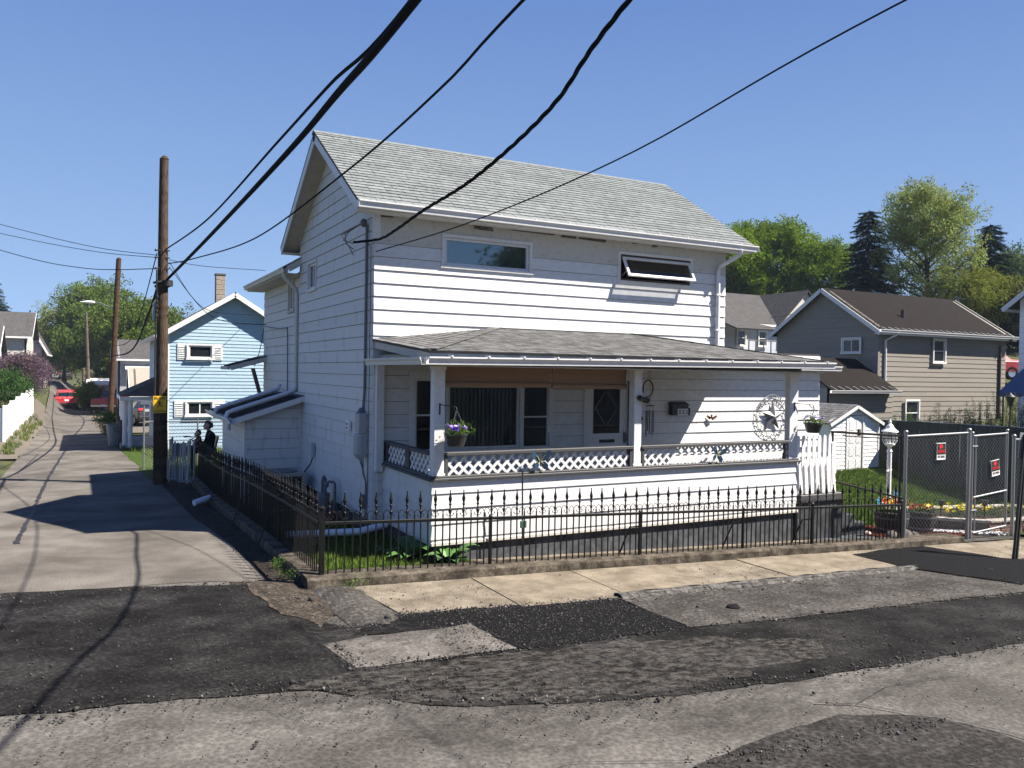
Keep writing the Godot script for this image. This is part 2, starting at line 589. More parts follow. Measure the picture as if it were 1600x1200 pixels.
	mat("block_wall", C(0.15, 0.125, 0.105), 0.95, "patchy", S(2.0), "stones", S(3.0), "stones", 1.0)
	mat("block_red", C(0.26, 0.17, 0.14), 0.95, "patchy", S(2.0), "stones", S(3.0))
	mat("block_cap", C(0.40, 0.37, 0.32), 0.95, "patchy", S(2.0))
	mat("tub", C(0.040, 0.033, 0.028), 0.7, "wood", S(6.0, 0.6, 6.0))
	mat("wall_blue_white", C(0.60, 0.62, 0.64), 0.6, "soft", S(0.5))
	mat("bark", C(0.10, 0.080, 0.060), 0.97, "wood", S(3.0, 0.4, 3.0))
	# people
	mat("skin", C(0.52, 0.30, 0.22), 0.55)
	mat("hair", C(0.045, 0.026, 0.018), 0.6)
	mat("jacket", C(0.014, 0.014, 0.016), 0.85)
	mat("red_top", C(0.30, 0.025, 0.020), 0.85)
	mat("navy", C(0.022, 0.024, 0.11), 0.7)
	# glass
	var gm := mat("glass_mirror", C(0.17, 0.21, 0.22), 0.03)
	gm.metallic = 0.85
	for g in [["glass", Color(0.10, 0.16, 0.18, 0.16)], ["glass_dark", Color(0.02, 0.025, 0.03, 0.55)], ["lantern_glass", Color(0.8, 0.85, 0.85, 0.12)]]:
		var m := StandardMaterial3D.new()
		m.resource_name = g[0]
		m.albedo_color = g[1]
		m.transparency = BaseMaterial3D.TRANSPARENCY_ALPHA
		m.roughness = 0.02
		M[g[0]] = m
	var pg := mat("glass_far", C(0.012, 0.015, 0.018), 0.08)
	pg.metallic_specular = 0.6
	# leaves: the tint is on each copy
	for l in [["leaf", 0.75], ["needle", 0.15], ["blade", 0.5], ["petal", 0.5]]:
		var m := StandardMaterial3D.new()
		m.resource_name = l[0]
		m.albedo_color = Color.WHITE
		m.vertex_color_use_as_albedo = true
		m.roughness = 0.85
		m.metallic_specular = 0.25
		m.backlight_enabled = true
		m.backlight = Color(1, 1, 1) * l[1]
		m.backlight.a = 1.0
		M[l[0]] = m
	var pb := StandardMaterial3D.new()
	pb.resource_name = "pebble"
	pb.vertex_color_use_as_albedo = true
	pb.roughness = 0.95
	M["pebble"] = pb

# ---------------------------------------------------------------- pieces of buildings
# spans of [u0, u1] at a height, less the openings there
func spans(u0: float, u1: float, y: float, openings: Array) -> Array:
	var out := [[u0, u1]]
	for o in openings:
		if y <= o.position.y or y >= o.end.y:
			continue
		var nx := []
		for s in out:
			if o.end.x <= s[0] or o.position.x >= s[1]:
				nx.append(s)
				continue
			if o.position.x > s[0]:
				nx.append([s[0], o.position.x])
			if o.end.x < s[1]:
				nx.append([o.end.x, s[1]])
		out = nx
	return out

# lap siding: each board a part with its bottom edge proud; lim(y) gives the ends of the wall at that height
func siding(p: Node3D, called: String, o: Vector3, u: Vector3, n: Vector3, e: float, phase: float, y0: float, y1: float, lim: Callable, openings: Array, key: String, thick := 0.017, longest := 3.66, joint := 0.003) -> void:
	var up := Vector3.UP
	var k := floori((y0 - phase) / e)
	while phase + k * e < y1 - 0.01:
		var line := phase + k * e
		var c0 := maxf(line, y0)
		var c1 := minf(line + e, y1)
		k += 1
		if c1 - c0 < 0.012:
			continue
		var br := [c0, c1]
		for op in openings:
			for yy in [op.position.y, op.end.y]:
				if yy > c0 + 0.001 and yy < c1 - 0.001:
					br.append(yy)
		br.sort()
		var whole: Array = lim.call(c0)
		var cuts := [whole[0] - 1.0]
		var cu: float = whole[0] + longest * [0.35, 0.8, 0.55, 0.95, 0.2][posmod(k * 2, 5)]
		while cu < whole[1] - 0.4:
			cuts.append(cu)
			cu += longest
		cuts.append(whole[1] + 1.0)
		for op in openings:
			if op.position.y <= c0 + 0.001 and op.end.y >= c1 - 0.001 and op.position.x > whole[0]:
				cuts.append(op.get_center().x)
		cuts.sort()
		for ci in cuts.size() - 1:
			var mb := MB.new()
			var slack := rf(-0.0012, 0.0012)
			var groove := minf(0.036 * e, 0.0075) if c0 == line else 0.0
			for bi in br.size() - 1:
				var b0: float = br[bi]
				var b1: float = br[bi + 1]
				if bi == 0 and b1 - b0 > groove * 2.0:
					b0 += groove
				var l0: Array = lim.call(b0)
				var l1: Array = lim.call(b1)
				var z0 := thick * (1.0 - (b0 - line) / e) + 0.003 + slack
				var z1 := thick * (1.0 - (b1 - line) / e) + 0.003 + slack
				for s in spans(minf(l0[0], l1[0]), maxf(l0[1], l1[1]), (b0 + b1) * 0.5, openings):
					var a0 := maxf(maxf(s[0], l0[0]), cuts[ci] + joint * 0.5)
					var a1 := minf(minf(s[1], l0[1]), cuts[ci + 1] - joint * 0.5)
					var d0 := maxf(maxf(s[0], l1[0]), cuts[ci] + joint * 0.5)
					var d1 := minf(minf(s[1], l1[1]), cuts[ci + 1] - joint * 0.5)
					if a1 - a0 < 0.004:
						continue
					d1 = maxf(d1, d0 + 0.001)
					var q0 := o + u * a0 + up * b0
					var q1 := o + u * a1 + up * b0
					var q2 := o + u * d1 + up * b1
					var q3 := o + u * d0 + up * b1
					mb.quad(q0 + n * z0, q1 + n * z0, q2 + n * z1, q3 + n * z1)
					mb.quad(q0, q1, q1 + n * z0, q0 + n * z0)
					mb.quad(q0, q0 + n * z0, q3 + n * z1, q3)
					mb.quad(q1 + n * z0, q1, q2, q2 + n * z1)
			if mb.v.size():
				part(p, called, mb, M[key + str(posmod(k * 7 + ci * 3, 4))])

# a wall with thickness and openings, its outer face at o
func slab(p: Node3D, called: String, o: Vector3, u: Vector3, n: Vector3, y0: float, y1: float, lim: Callable, openings: Array, t: float, m: Material, also := []) -> void:
	var mb := MB.new()
	var br := [y0, y1] + also
	for op in openings:
		br.append(clampf(op.position.y, y0, y1))
		br.append(clampf(op.end.y, y0, y1))
	br.sort()
	for i in br.size() - 1:
		var b0: float = br[i]
		var b1: float = br[i + 1]
		if b1 - b0 < 0.002:
			continue
		var l0: Array = lim.call(b0)
		var l1: Array = lim.call(b1)
		for s in spans(minf(l0[0], l1[0]), maxf(l0[1], l1[1]), (b0 + b1) * 0.5, openings):
			var f := [o + u * maxf(s[0], l0[0]) + Vector3.UP * b0, o + u * minf(s[1], l0[1]) + Vector3.UP * b0, o + u * minf(s[1], l1[1]) + Vector3.UP * b1, o + u * maxf(s[0], l1[0]) + Vector3.UP * b1]
			var g := f.map(func(x): return x - n * t)
			mb.quad(f[0], f[1], f[2], f[3])
			mb.quad(g[1], g[0], g[3], g[2])
			for j in 4:
				mb.quad(g[j], g[(j + 1) % 4], f[(j + 1) % 4], f[j])
	part(p, called, mb, m)

# shingles in strips of three tabs, laid in courses up a slope
func shingles(p: Node3D, o: Vector3, u: Vector3, v: Vector3, len_: float, expo: float, lim: Callable, key: String, called := "shingle", strip := 0.914, lift := 0.009) -> void:
	var n := u.cross(v).normalized()
	var rows := int(len_ / expo)
	for r in rows:
		var v0 := r * expo - (0.02 if r == 0 else 0.0)
		var v1 := minf((r + 1) * expo + 0.015, len_)
		var a: Array = lim.call(v0)
		var b: Array = lim.call(v1)
		var lo := minf(a[0], b[0])
		var hi := maxf(a[1], b[1])
		var s0: float = lo - strip * [0.0, 0.5, 0.17, 0.67, 0.34, 0.84][r % 6]
		while s0 < hi:
			var mb := MB.new()
			var wob := rf(-0.004, 0.004)
			for t in 3:
				var t0 := s0 + strip * t / 3.0 + 0.004
				var t1 := s0 + strip * (t + 1) / 3.0 - 0.004
				var p0 := maxf(t0, a[0])
				var p1 := minf(t1, a[1])
				var q0 := maxf(t0, b[0])
				var q1 := minf(t1, b[1])
				if p1 - p0 < 0.01 and q1 - q0 < 0.01:
					continue
				p1 = maxf(p1, p0)
				q1 = maxf(q1, q0)
				var h := lift + rf(-0.002, 0.003)
				var e0 := o + u * p0 + v * (v0 + wob)
				var e1 := o + u * p1 + v * (v0 + wob)
				var f1 := o + u * q1 + v * v1 + n * 0.002
				var f0 := o + u * q0 + v * v1 + n * 0.002
				mb.quad(e0 + n * h, e1 + n * h, f1, f0)
				mb.quad(e0, e1, e1 + n * h, e0 + n * h)
				mb.quad(e0, e0 + n * h, f0, f0 - n * 0.002)
				mb.quad(e1 + n * h, e1, f1 - n * 0.002, f1)
			if mb.v.size():
				part(p, called, mb, M[key + str(R.randi() % 4)])
			s0 += strip

# a window set in an opening: casing, frame, pane; style: fixed, hung (two sashes), slider
func window(p: Node3D, o: Vector3, u: Vector3, n: Vector3, op: Rect2, cw: float, fw: float, style: String, trim: Material, frame_m: Material, glass: Material, called := "window") -> Node3D:
	var up := Vector3.UP
	var P := func(a: float, b: float, d: float) -> Vector3: return o + u * a + up * b + n * d
	var bas := Basis(u, up, n)
	var x0 := op.position.x
	var x1 := op.end.x
	var y0 := op.position.y
	var y1 := op.end.y
	var mb := MB.new()
	if cw > 0.0:
		mb.box(P.call((x0 + x1) / 2, y1 + cw / 2, 0.018), Vector3(x1 - x0 + cw * 2, cw, 0.036), bas, 0.004)
		mb.box(P.call((x0 + x1) / 2, y0 - cw / 2, 0.022), Vector3(x1 - x0 + cw * 2 + 0.04, cw, 0.046), bas, 0.004)
		mb.box(P.call(x0 - cw / 2, (y0 + y1) / 2, 0.0165), Vector3(cw, y1 - y0, 0.033), bas, 0.003)
		mb.box(P.call(x1 + cw / 2, (y0 + y1) / 2, 0.0165), Vector3(cw, y1 - y0, 0.033), bas, 0.003)
	var w := part(p, called, mb, trim) if cw > 0.0 else holder(p, called)
	var fr := MB.new()
	var d := -0.03
	fr.box(P.call((x0 + x1) / 2, y1 - fw / 2, d), Vector3(x1 - x0, fw, 0.06), bas, 0.004)
	fr.box(P.call((x0 + x1) / 2, y0 + fw / 2, d), Vector3(x1 - x0, fw, 0.06), bas, 0.004)
	fr.box(P.call(x0 + fw / 2, (y0 + y1) / 2, d), Vector3(fw, y1 - y0 - fw * 2, 0.06), bas, 0.004)
	fr.box(P.call(x1 - fw / 2, (y0 + y1) / 2, d), Vector3(fw, y1 - y0 - fw * 2, 0.06), bas, 0.004)
	if style == "hung":
		fr.box(P.call((x0 + x1) / 2, (y0 + y1) / 2, d), Vector3(x1 - x0 - fw * 2, fw * 0.8, 0.05), bas, 0.003)
	if style == "slider":
		fr.box(P.call((x0 + x1) / 2, (y0 + y1) / 2, d), Vector3(fw * 0.8, y1 - y0 - fw * 2, 0.05), bas, 0.003)
	part(w, "frame", fr, frame_m)
	var gl := MB.new()
	var ga := [x0 + fw * 0.7, x1 - fw * 0.7, y0 + fw * 0.7, y1 - fw * 0.7]
	gl.quad(P.call(ga[0], ga[2], -0.035), P.call(ga[1], ga[2], -0.035), P.call(ga[1], ga[3], -0.035), P.call(ga[0], ga[3], -0.035))
	part(w, "pane", gl, glass)
	return w

# a sloping slab of roof from its eave line to its ridge line
func roof_slab(p: Node3D, called: String, c: Array, t: float, m: Material) -> MeshInstance3D:
	var mb := MB.new()
	var n: Vector3 = (c[1] - c[0]).cross(c[2] - c[0]).normalized()
	if n.y < 0:
		c.reverse()
		n = -n
	var d := c.map(func(x): return x - n * t)
	var k := c.size()
	for i in range(1, k - 1):
		mb.tri(c[0], c[i], c[i + 1])
		mb.tri(d[0], d[i + 1], d[i])
	for i in k:
		mb.quad(d[i], d[(i + 1) % k], c[(i + 1) % k], c[i])
	return part(p, called, mb, m)

# an open K-shaped gutter along u from a, its back against the fascia and its lip towards n
func gutter(p: Node3D, called: String, a: Vector3, b: Vector3, n: Vector3, m: Material, h := 0.11, w := 0.12) -> MeshInstance3D:
	var mb := MB.new()
	var prof := [Vector2(0, 0), Vector2(0, -h), Vector2(w * 0.72, -h), Vector2(w * 0.78, -h * 0.55), Vector2(w, -h * 0.2), Vector2(w, 0), Vector2(w - 0.012, 0), Vector2(w - 0.012, -h * 0.15), Vector2(w * 0.74, -h * 0.5), Vector2(w * 0.68, -h + 0.006), Vector2(0.006, -h + 0.006), Vector2(0.006, 0)]
	var pv := PackedVector2Array()
	for q in prof:
		pv.append(q)
	var along := (b - a).normalized()
	var up := n.cross(along).normalized()
	if up.y < 0:
		mb.ext(pv, a, n, -up, a.distance_to(b))
	else:
		mb.ext(pv, b, n, up, a.distance_to(b))
	return part(p, called, mb, m)

func text(p: Node3D, called: String, s: String, size: float, m: Material, t: Transform3D, font := "Droid Sans", depth := 0.004, bold := true) -> MeshInstance3D:
	var f := SystemFont.new()
	f.font_names = PackedStringArray([font])
	f.font_weight = 700 if bold else 400
	var tm := TextMesh.new()
	tm.text = s
	tm.font = f
	tm.font_size = 32
	tm.pixel_size = size / 32.0
	tm.depth = depth
	tm.curve_step = 2.0
	return inst(p, called, tm, m, t)

# ---------------------------------------------------------------- the white house
const E := 0.21        # siding exposure
const PH := 3.294      # height of one siding line
const RY := 6.306      # ridge
const SL := 0.623      # roof slope

func white_house() -> void:
	var h := thing("white_house", "white clapboard house with grey shingled roof and roofed front porch on the street corner", "house", Vector3(3.65, -0.8, -2.5))
	var X := Vector3.RIGHT
	var Y := Vector3.UP
	var Z := Vector3.BACK
	var O := Vector3.ZERO
	var flat := func(a: float, b: float) -> Callable: return func(_y): return [a, b]
	# openings of the front wall
	var up_l := Rect2(1.20, 3.67, 1.60, 0.46)
	var up_r := Rect2(4.74, 3.66, 1.66, 0.48)
	var big := Rect2(1.30, 0.60, 1.36, 1.08)
	var hung := Rect2(2.72, 0.58, 0.54, 1.10)
	var hung_l := Rect2(0.72, 0.58, 0.54, 1.20)
	var door := Rect2(4.06, -0.30, 0.94, 2.08)
	var fo := [up_l, up_r, big, hung, hung_l, door]
	var grow := func(r: Rect2, a: float) -> Rect2: return r.grow(a)
	var cas := [grow.call(up_l, 0.055), grow.call(up_r, 0.055), Rect2(0.66, 0.50, 2.66, 1.27), Rect2(0.62, 0.5, 0.1, 1.40), Rect2(3.98, -0.3, 1.10, 2.16)]
	# walls
	slab(h, "wall", O, X, Z, 2.4, 4.56, flat.call(0.0, 7.3), fo, 0.14, M.shade_backing)
	slab(h, "wall", O, X, Z, -0.95, 2.4, flat.call(0.0, 10.05), fo, 0.14, M.shade_backing)
	var gable := func(y: float): 
		var half := clampf((RY - 0.16 - y) / SL, 0.01, 2.55)
		return [2.55 - half, 2.55 + half]
	var side_win := Rect2(0.80, 3.53, 0.62, 0.52)
	slab(h, "wall", Vector3(0, 0, -5.1), Z, -X, -1.0, RY - 0.17, gable, [side_win], 0.14, M.shade_backing, [4.557])
	slab(h, "wall", Vector3(7.3, 0, 0), -Z, X, 2.3, RY - 0.17, gable, [], 0.14, M.shade_backing, [4.557])
	slab(h, "wall", Vector3(10.05, 0, 0), -Z, X, -1.1, 2.2, flat.call(0.0, 4.0), [], 0.14, M.shade_backing)
	slab(h, "wall", Vector3(10.05, 0, -4.0), -X, -Z, -1.1, 2.2, flat.call(0.0, 2.9), [], 0.14, M.shade_backing)
	slab(h, "wall", Vector3(7.3, 0, -5.1), -X, -Z, -1.0, 4.56, flat.call(0.0, 7.3), [], 0.14, M.shade_backing)
	var fl := MB.new()
	fl.bb(Vector3(0.15, -0.5, -4.95), Vector3(9.9, -0.32, -0.15))
	fl.bb(Vector3(0.15, 2.25, -4.95), Vector3(7.15, 2.42, -0.15))
	part(h, "floor", fl, M.plaster)
	# siding: front, upper and lower
	siding(h, "siding_board", O, X, Z, E, PH, 2.36, 3.93, flat.call(-0.004, 7.318), cas, "siding", 0.019, 9.0, 0.0015)
	siding(h, "siding_board", O, X, Z, E, PH, -0.55, 2.36, flat.call(-0.004, 10.066), cas, "siding", 0.019, 7.0, 0.0015)
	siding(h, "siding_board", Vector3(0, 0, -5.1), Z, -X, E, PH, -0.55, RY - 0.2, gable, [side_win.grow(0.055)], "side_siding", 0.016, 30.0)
	siding(h, "siding_board", Vector3(10.05, 0, 0), -Z, X, E, PH, -0.8, 2.15, flat.call(0.0, 4.0), [], "siding")
	# plain frieze under the eaves and the boards left bare there
	var fz := MB.new()
	fz.bb(Vector3(0, 3.925, 0.001), Vector3(7.3, 4.50, 0.012), 0.003)
	slab(h, "frieze", Vector3(0, 0, 0.013), X, Z, 3.93, 4.47, flat.call(-0.006, 7.31), [grow.call(up_l, 0.055), grow.call(up_r, 0.055)], 0.012, M.trim_old)
	for b in [[0.06, 0.30, 4.33], [1.72, 2.10, 4.30], [2.45, 3.30, 4.34], [3.44, 3.76, 4.33], [3.80, 4.40, 4.32], [5.0, 5.12, 4.35], [5.45, 5.6, 4.32], [5.7, 6.25, 4.36]]:
		var bare := MB.new()
		var pv := PackedVector2Array([Vector2(b[0], b[2] + rf(-.01, .02)), Vector2(b[1], b[2] + rf(-.01, .03)), Vector2(b[1] - rf(0, .05), b[2] + 0.09), Vector2(b[0] + rf(0, 0.04), b[2] + 0.085)])
		bare.ext(pv, Vector3(0, 0, 0.013), X, Y, 0.006)
		part(h, "bare_board", bare, M.bare_wood, "weathered bare board where the paint has peeled under the eaves")
	for q in [[Vector3(-0.022, 4.00, -0.06), Vector3(0.09, 4.5, 0.030)], [Vector3(0.0, -0.45, 0.001), Vector3(0.10, 2.0, 0.028)]]:
		var cb := MB.new()
		cb.bb(q[0], q[1], 0.004)
		part(h, "corner_board", cb, M.trim)
	# foundation seen under the side wall
	var fd := MB.new()
	fd.bb(Vector3(-0.012, -1.3, -5.1), Vector3(0.1, -0.5, 0.0))
	part(h, "foundation", fd, M.foundation)

	# ---- main roof
	var ex0 := -0.36
	var ex1 := 7.764
	var ez := 0.315
	var ey := 4.52
	var V := Vector3(0, RY - ey, -2.865).normalized()
	var VB := Vector3(0, RY - ey, 2.865).normalized()
	var L := Vector3(0, RY - ey, 2.865).length()
	var roof := roof_slab(h, "roof", [Vector3(ex0, ey, ez), Vector3(ex1, ey, ez), Vector3(ex1, RY, -2.55), Vector3(ex0, RY, -2.55)], 0.05, M.deck)
	roof_slab(h, "roof", [Vector3(ex1, ey, -5.415), Vector3(ex0, ey, -5.415), Vector3(ex0, RY, -2.55), Vector3(ex1, RY, -2.55)], 0.05, M.shingle1)
	shingles(roof, Vector3(ex0 - 0.015, ey, ez), X, V, L, 0.136, flat.call(0.0, ex1 - ex0 + 0.03), "shingle", "shingle", 0.914, 0.015)
	var cap := MB.new()
	for i in 27:
		var cx := ex0 - 0.015 + i * 0.302
		for s in [V, VB]:
			var a := Vector3(cx, RY + 0.016, -2.55)
			var w: Vector3 = -s * 0.14
			if s == V:
				cap.quad(a + w, a + w + X * 0.298, a + X * 0.298 - Y * 0.006, a - Y * 0.006)
			else:
				cap.quad(a - Y * 0.006, a + X * 0.298 - Y * 0.006, a + w + X * 0.298, a + w)
		cap.quad(Vector3(cx, RY - 0.085, -2.41), Vector3(cx + .3, RY - 0.085, -2.41), Vector3(cx + .3, RY - 0.07, -2.412), Vector3(cx, RY - 0.07, -2.412))
	part(roof, "ridge_cap", cap, M.shingle0)
	# rakes, soffits, fascia
	var rk := MB.new()
	for s in [[V, ez], [VB, -5.415]]:
		var e0 := Vector3(ex0, ey, s[1])
		var e1 := Vector3(ex0, RY, -2.55)
		var n: Vector3 = Vector3(0, 1, 0) - (s[0] as Vector3) * (s[0] as Vector3).y
		n = n.normalized()
		rk = MB.new()
		rk.bar(e0 - n * 0.115 + X * 0.012, e1 - n * 0.115 + X * 0.012, 0.024, 0.15, n, 0.003)
		part(h, "rake_board", rk, M.trim)
		rk = MB.new()
		rk.bar(e0 - n * 0.115 + X * (ex1 - ex0 - 0.012), e1 - n * 0.115 + X * (ex1 - ex0 - 0.012), 0.024, 0.15, n, 0.003)
		part(h, "rake_board", rk, M.trim)
	for s in [[V, ez, 1.0], [VB, -5.415, -1.0]]:
		var sv: Vector3 = s[0]
		var n2 := (Y - sv * sv.y).normalized()
		for i in 12:
			var sb := MB.new()
			var a0 := Vector3(ex0 + 0.03, ey, s[1]) + sv * (i * L / 12.0 + 0.003) - n2 * 0.125
			var a1 := Vector3(ex0 + 0.03, ey, s[1]) + sv * ((i + 1) * L / 12.0 - 0.003) - n2 * 0.125
			sb.bar((a0 + a1) / 2 , (a0 + a1) / 2 + X * 0.33, L / 12.0 - 0.006, 0.012, n2)
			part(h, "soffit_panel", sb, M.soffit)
	var fa := MB.new()
	fa.bb(Vector3(ex0 + 0.02, 4.385, ez - 0.03), Vector3(ex1 - 0.02, 4.49, ez - 0.008), 0.003)
	fa.bb(Vector3(ex0 + 0.02, 4.375, 0.02), Vector3(ex1 - 0.02, 4.387, ez - 0.008))
	fa.bb(Vector3(ex0 + 0.02, 4.385, -5.415), Vector3(ex1 - 0.02, 4.49, -5.39), 0.003)
	fa.bb(Vector3(ex0 + 0.02, 4.375, -5.40), Vector3(ex1 - 0.02, 4.387, -5.1))
	part(h, "fascia", fa, M.trim)
	var gt := gutter(h, "gutter", Vector3(ex0 - 0.02, 4.505, ez - 0.006), Vector3(7.80, 4.495, ez - 0.006), Z, M.gutter)
	var ge := MB.new()
	for q in [[ex0 - 0.024, 4.505], [7.803, 4.495]]:
		ge.bb(Vector3(q[0] - 0.003, q[1] - 0.11, ez - 0.006), Vector3(q[0] + 0.003, q[1], ez + 0.105))
	for i in 12:
		ge.bb(Vector3(0.05 + i * 0.66, 4.49, ez), Vector3(0.065 + i * 0.66, 4.52, ez + 0.112))
	part(gt, "hanger", ge, M.gutter)
	var ds := MB.new()
	ds.tube([Vector3(7.36, 4.40, 0.38), Vector3(7.36, 4.30, 0.36), Vector3(7.12, 4.08, 0.07), Vector3(7.08, 3.98, 0.062), Vector3(7.08, 2.50, 0.062)], 0.043, 8)
	ds.bb(Vector3(7.02, 3.5, 0.02), Vector3(7.14, 3.53, 0.108))
	ds.bb(Vector3(7.02, 2.8, 0.02), Vector3(7.14, 2.83, 0.108))
	part(h, "downspout", ds, M.gutter)
	# louvred vent in the peak
	var vt := MB.new()
	vt.ext(PackedVector2Array([Vector2(-0.30, 0), Vector2(0.30, 0), Vector2(0, 0.20)]), Vector3(-0.022, 5.84, -2.55), Z, Y, 0.01)
	var vent := part(h, "gable_vent", vt, M.trim)
	for i in 4:
		var lv := MB.new()
		var hw := 0.26 - i * 0.065
		lv.box(Vector3(-0.045, 5.865 + i * 0.042, -2.55), Vector3(0.05, 0.008, hw * 2), Basis(Z, 0.6))
		part(vent, "louvre", lv, M.trim_old)

	# ---- windows
	window(h, O, X, Z, up_l, 0.055, 0.045, "fixed", M.trim, M.gutter, M.glass_mirror)
	# the awning window, its sash swung out at the bottom
	var aw := MB.new()
	var x0 := 4.74
	var x1 := 6.40
	aw.bb(Vector3(x0 - .055, 4.14, 0), Vector3(x1 + .055, 4.195, 0.03), 0.004)
	aw.bb(Vector3(x0 - .055, 3.605, 0), Vector3(x1 + .055, 3.66, 0.032), 0.004)
	aw.bb(Vector3(x0 - .055, 3.66, 0), Vector3(x0, 4.14, 0.028), 0.004)
	aw.bb(Vector3(x1, 3.66, 0), Vector3(x1 + .055, 4.14, 0.028), 0.004)
	var awin := part(h, "window", aw, M.trim, "upper right window with its sash swung open at the bottom")
	var bf := MB.new()
	for q in [[x0, 4.10, x1, 4.14], [x0, 3.66, x1, 3.70], [x0, 3.70, x0 + 0.04, 4.10], [x1 - 0.04, 3.70, x1, 4.10]]:
		bf.bb(Vector3(q[0], q[1], -0.09), Vector3(q[2], q[3], -0.005), 0.002)
	part(awin, "inner_frame", bf, M.brown_frame)
	var sb2 := Basis(X, -0.50)
	var hinge := Vector3((x0 + x1) / 2, 4.09, 0.02)
	var sw := x1 - x0 - 0.07
	var sh := 0.42
	var fr := MB.new()
	for q in [[Vector3(0, -0.025, 0), Vector3(sw, 0.05, 0.04)], [Vector3(0, -sh + 0.025, 0), Vector3(sw, 0.05, 0.04)], [Vector3(-sw / 2 + 0.025, -sh / 2, 0), Vector3(0.05, sh - 0.1, 0.04)], [Vector3(sw / 2 - 0.025, -sh / 2, 0), Vector3(0.05, sh - 0.1, 0.04)]]:
		fr.box(hinge + sb2 * q[0], q[1], sb2, 0.004)
	part(awin, "sash", fr, M.trim)
	var gl := MB.new()
	gl.quad(hinge + sb2 * Vector3(-sw / 2 + .05, -sh + .05, 0), hinge + sb2 * Vector3(sw / 2 - .05, -sh + .05, 0), hinge + sb2 * Vector3(sw / 2 - .05, -.05, 0), hinge + sb2 * Vector3(-sw / 2 + .05, -.05, 0))
	part(awin, "pane", gl, M.glass_dark)
	var st := MB.new()
	for xx in [x0 + 0.05, x1 - 0.05]:
		st.tube([Vector3(xx, 3.72, -0.02), Vector3(xx, 3.83, 0.14)], 0.006, 5)
	part(awin, "stay", st, M.galvanised)
	# ground floor windows in one casing
	var cs := MB.new()
	for q in [[0.62, 1.78, 1.30, 1.90], [1.26, 1.68, 3.34, 1.77], [1.26, 0.50, 3.34, 0.60], [0.62, 0.50, 1.26, 0.58], [0.62, 0.58, 0.72, 1.78], [1.26, 0.60, 1.30, 1.68], [2.66, 0.60, 2.72, 1.68], [3.26, 0.60, 3.34, 1.68]]:
		cs.bb(Vector3(q[0], q[1], 0.001), Vector3(q[2], q[3], 0.034), 0.004)
	part(h, "window_casing", cs, M.trim)
	window(h, O, X, Z, big, 0.0, 0.04, "fixed", M.trim, M.trim, M.glass)
	window(h, O, X, Z, hung, 0.0, 0.035, "hung", M.trim, M.gutter, M.glass_dark)
	window(h, O, X, Z, hung_l, 0.0, 0.035, "hung", M.trim, M.gutter, M.glass_dark)
	var bl := MB.new()
	var bx := 1.36
	while bx < 2.62:
		bl.box(Vector3(bx, 1.13, -0.16), Vector3(0.085, 0.98, 0.002), Basis(Y, rf(0.35, 0.7)))
		bx += 0.076
	part(h, "vertical_blinds", bl, M.blinds)
	# the rooms behind: a partition and a back wall
	var pw := MB.new()
	pw.bb(Vector3(0.15, -0.32, -3.3), Vector3(7.15, 2.25, -3.2))
	pw.bb(Vector3(3.60, -0.32, -3.2), Vector3(3.70, 2.25, -0.15))
	part(h, "partition", pw, M.plaster)
	window(h, Vector3(0, 0, -5.1), Z, -X, side_win, 0.05, 0.05, "slider", M.trim, M.trim, M.glass_far)
	# ---- front door
	var dm := MB.new()
	for q in [[4.07, -0.29, 5.0, 0.80], [4.07, 1.66, 5.0, 1.77], [4.07, 0.80, 4.22, 1.66], [4.82, 0.80, 5.0, 1.66]]:
		dm.bb(Vector3(q[0], q[1], -0.07), Vector3(q[2], q[3], -0.03), 0.002)
	var dr := part(h, "door", dm, M.door_white)
	var dg := MB.new()
	dg.quad(Vector3(4.21, 0.79, -0.05), Vector3(4.83, 0.79, -0.05), Vector3(4.83, 1.67, -0.05), Vector3(4.21, 1.67, -0.05))
	part(dr, "pane", dg, M.glass_dark)
	var di := MB.new()
	var dp := [Vector3(4.52, 1.60, -0.045), Vector3(4.77, 1.27, -0.045), Vector3(4.52, 0.94, -0.045), Vector3(4.27, 1.27, -0.045)]
	for i in 4:
		di.bar(dp[i], dp[(i + 1) % 4], 0.022, 0.01, Z)
	part(dr, "diamond_muntin", di, M.meter_dark)
	var dh := MB.new()
	dh.bb(Vector3(4.90, 0.62, -0.03), Vector3(4.955, 0.84, -0.012), 0.004)
	dh.tube([Vector3(4.93, 0.64, -0.012), Vector3(4.93, 0.66, 0.04), Vector3(4.93, 0.76, 0.04), Vector3(4.93, 0.78, -0.012)], 0.009, 6)
	part(dr, "handle", dh, M.meter_dark)
	var ml := MB.new()
	ml.bb(Vector3(4.36, 0.63, -0.03), Vector3(4.70, 0.69, -0.018), 0.003)
	part(dr, "mail_slot", ml, M.black_plastic)
	var pn := MB.new()
	for q in [[4.16, 0.0, 4.45, 0.52], [4.62, 0.0, 4.90, 0.52]]:
		pn.bb(Vector3(q[0], q[1], -0.03), Vector3(q[2], q[3], -0.024), 0.003)
	part(dr, "panel", pn, M.door_white)
	var dc := MB.new()
	dc.bb(Vector3(3.98, -0.3, 0.001), Vector3(4.06, 1.78, 0.034), 0.004)
	dc.bb(Vector3(5.00, -0.3, 0.001), Vector3(5.08, 1.78, 0.034), 0.004)
	dc.bb(Vector3(3.98, 1.78, 0.001), Vector3(5.08, 1.86, 0.034), 0.004)
	part(h, "door_casing", dc, M.trim)

	porch(h)
	extension_roof(h)
	rear_wing(h)
	lean_to(h)

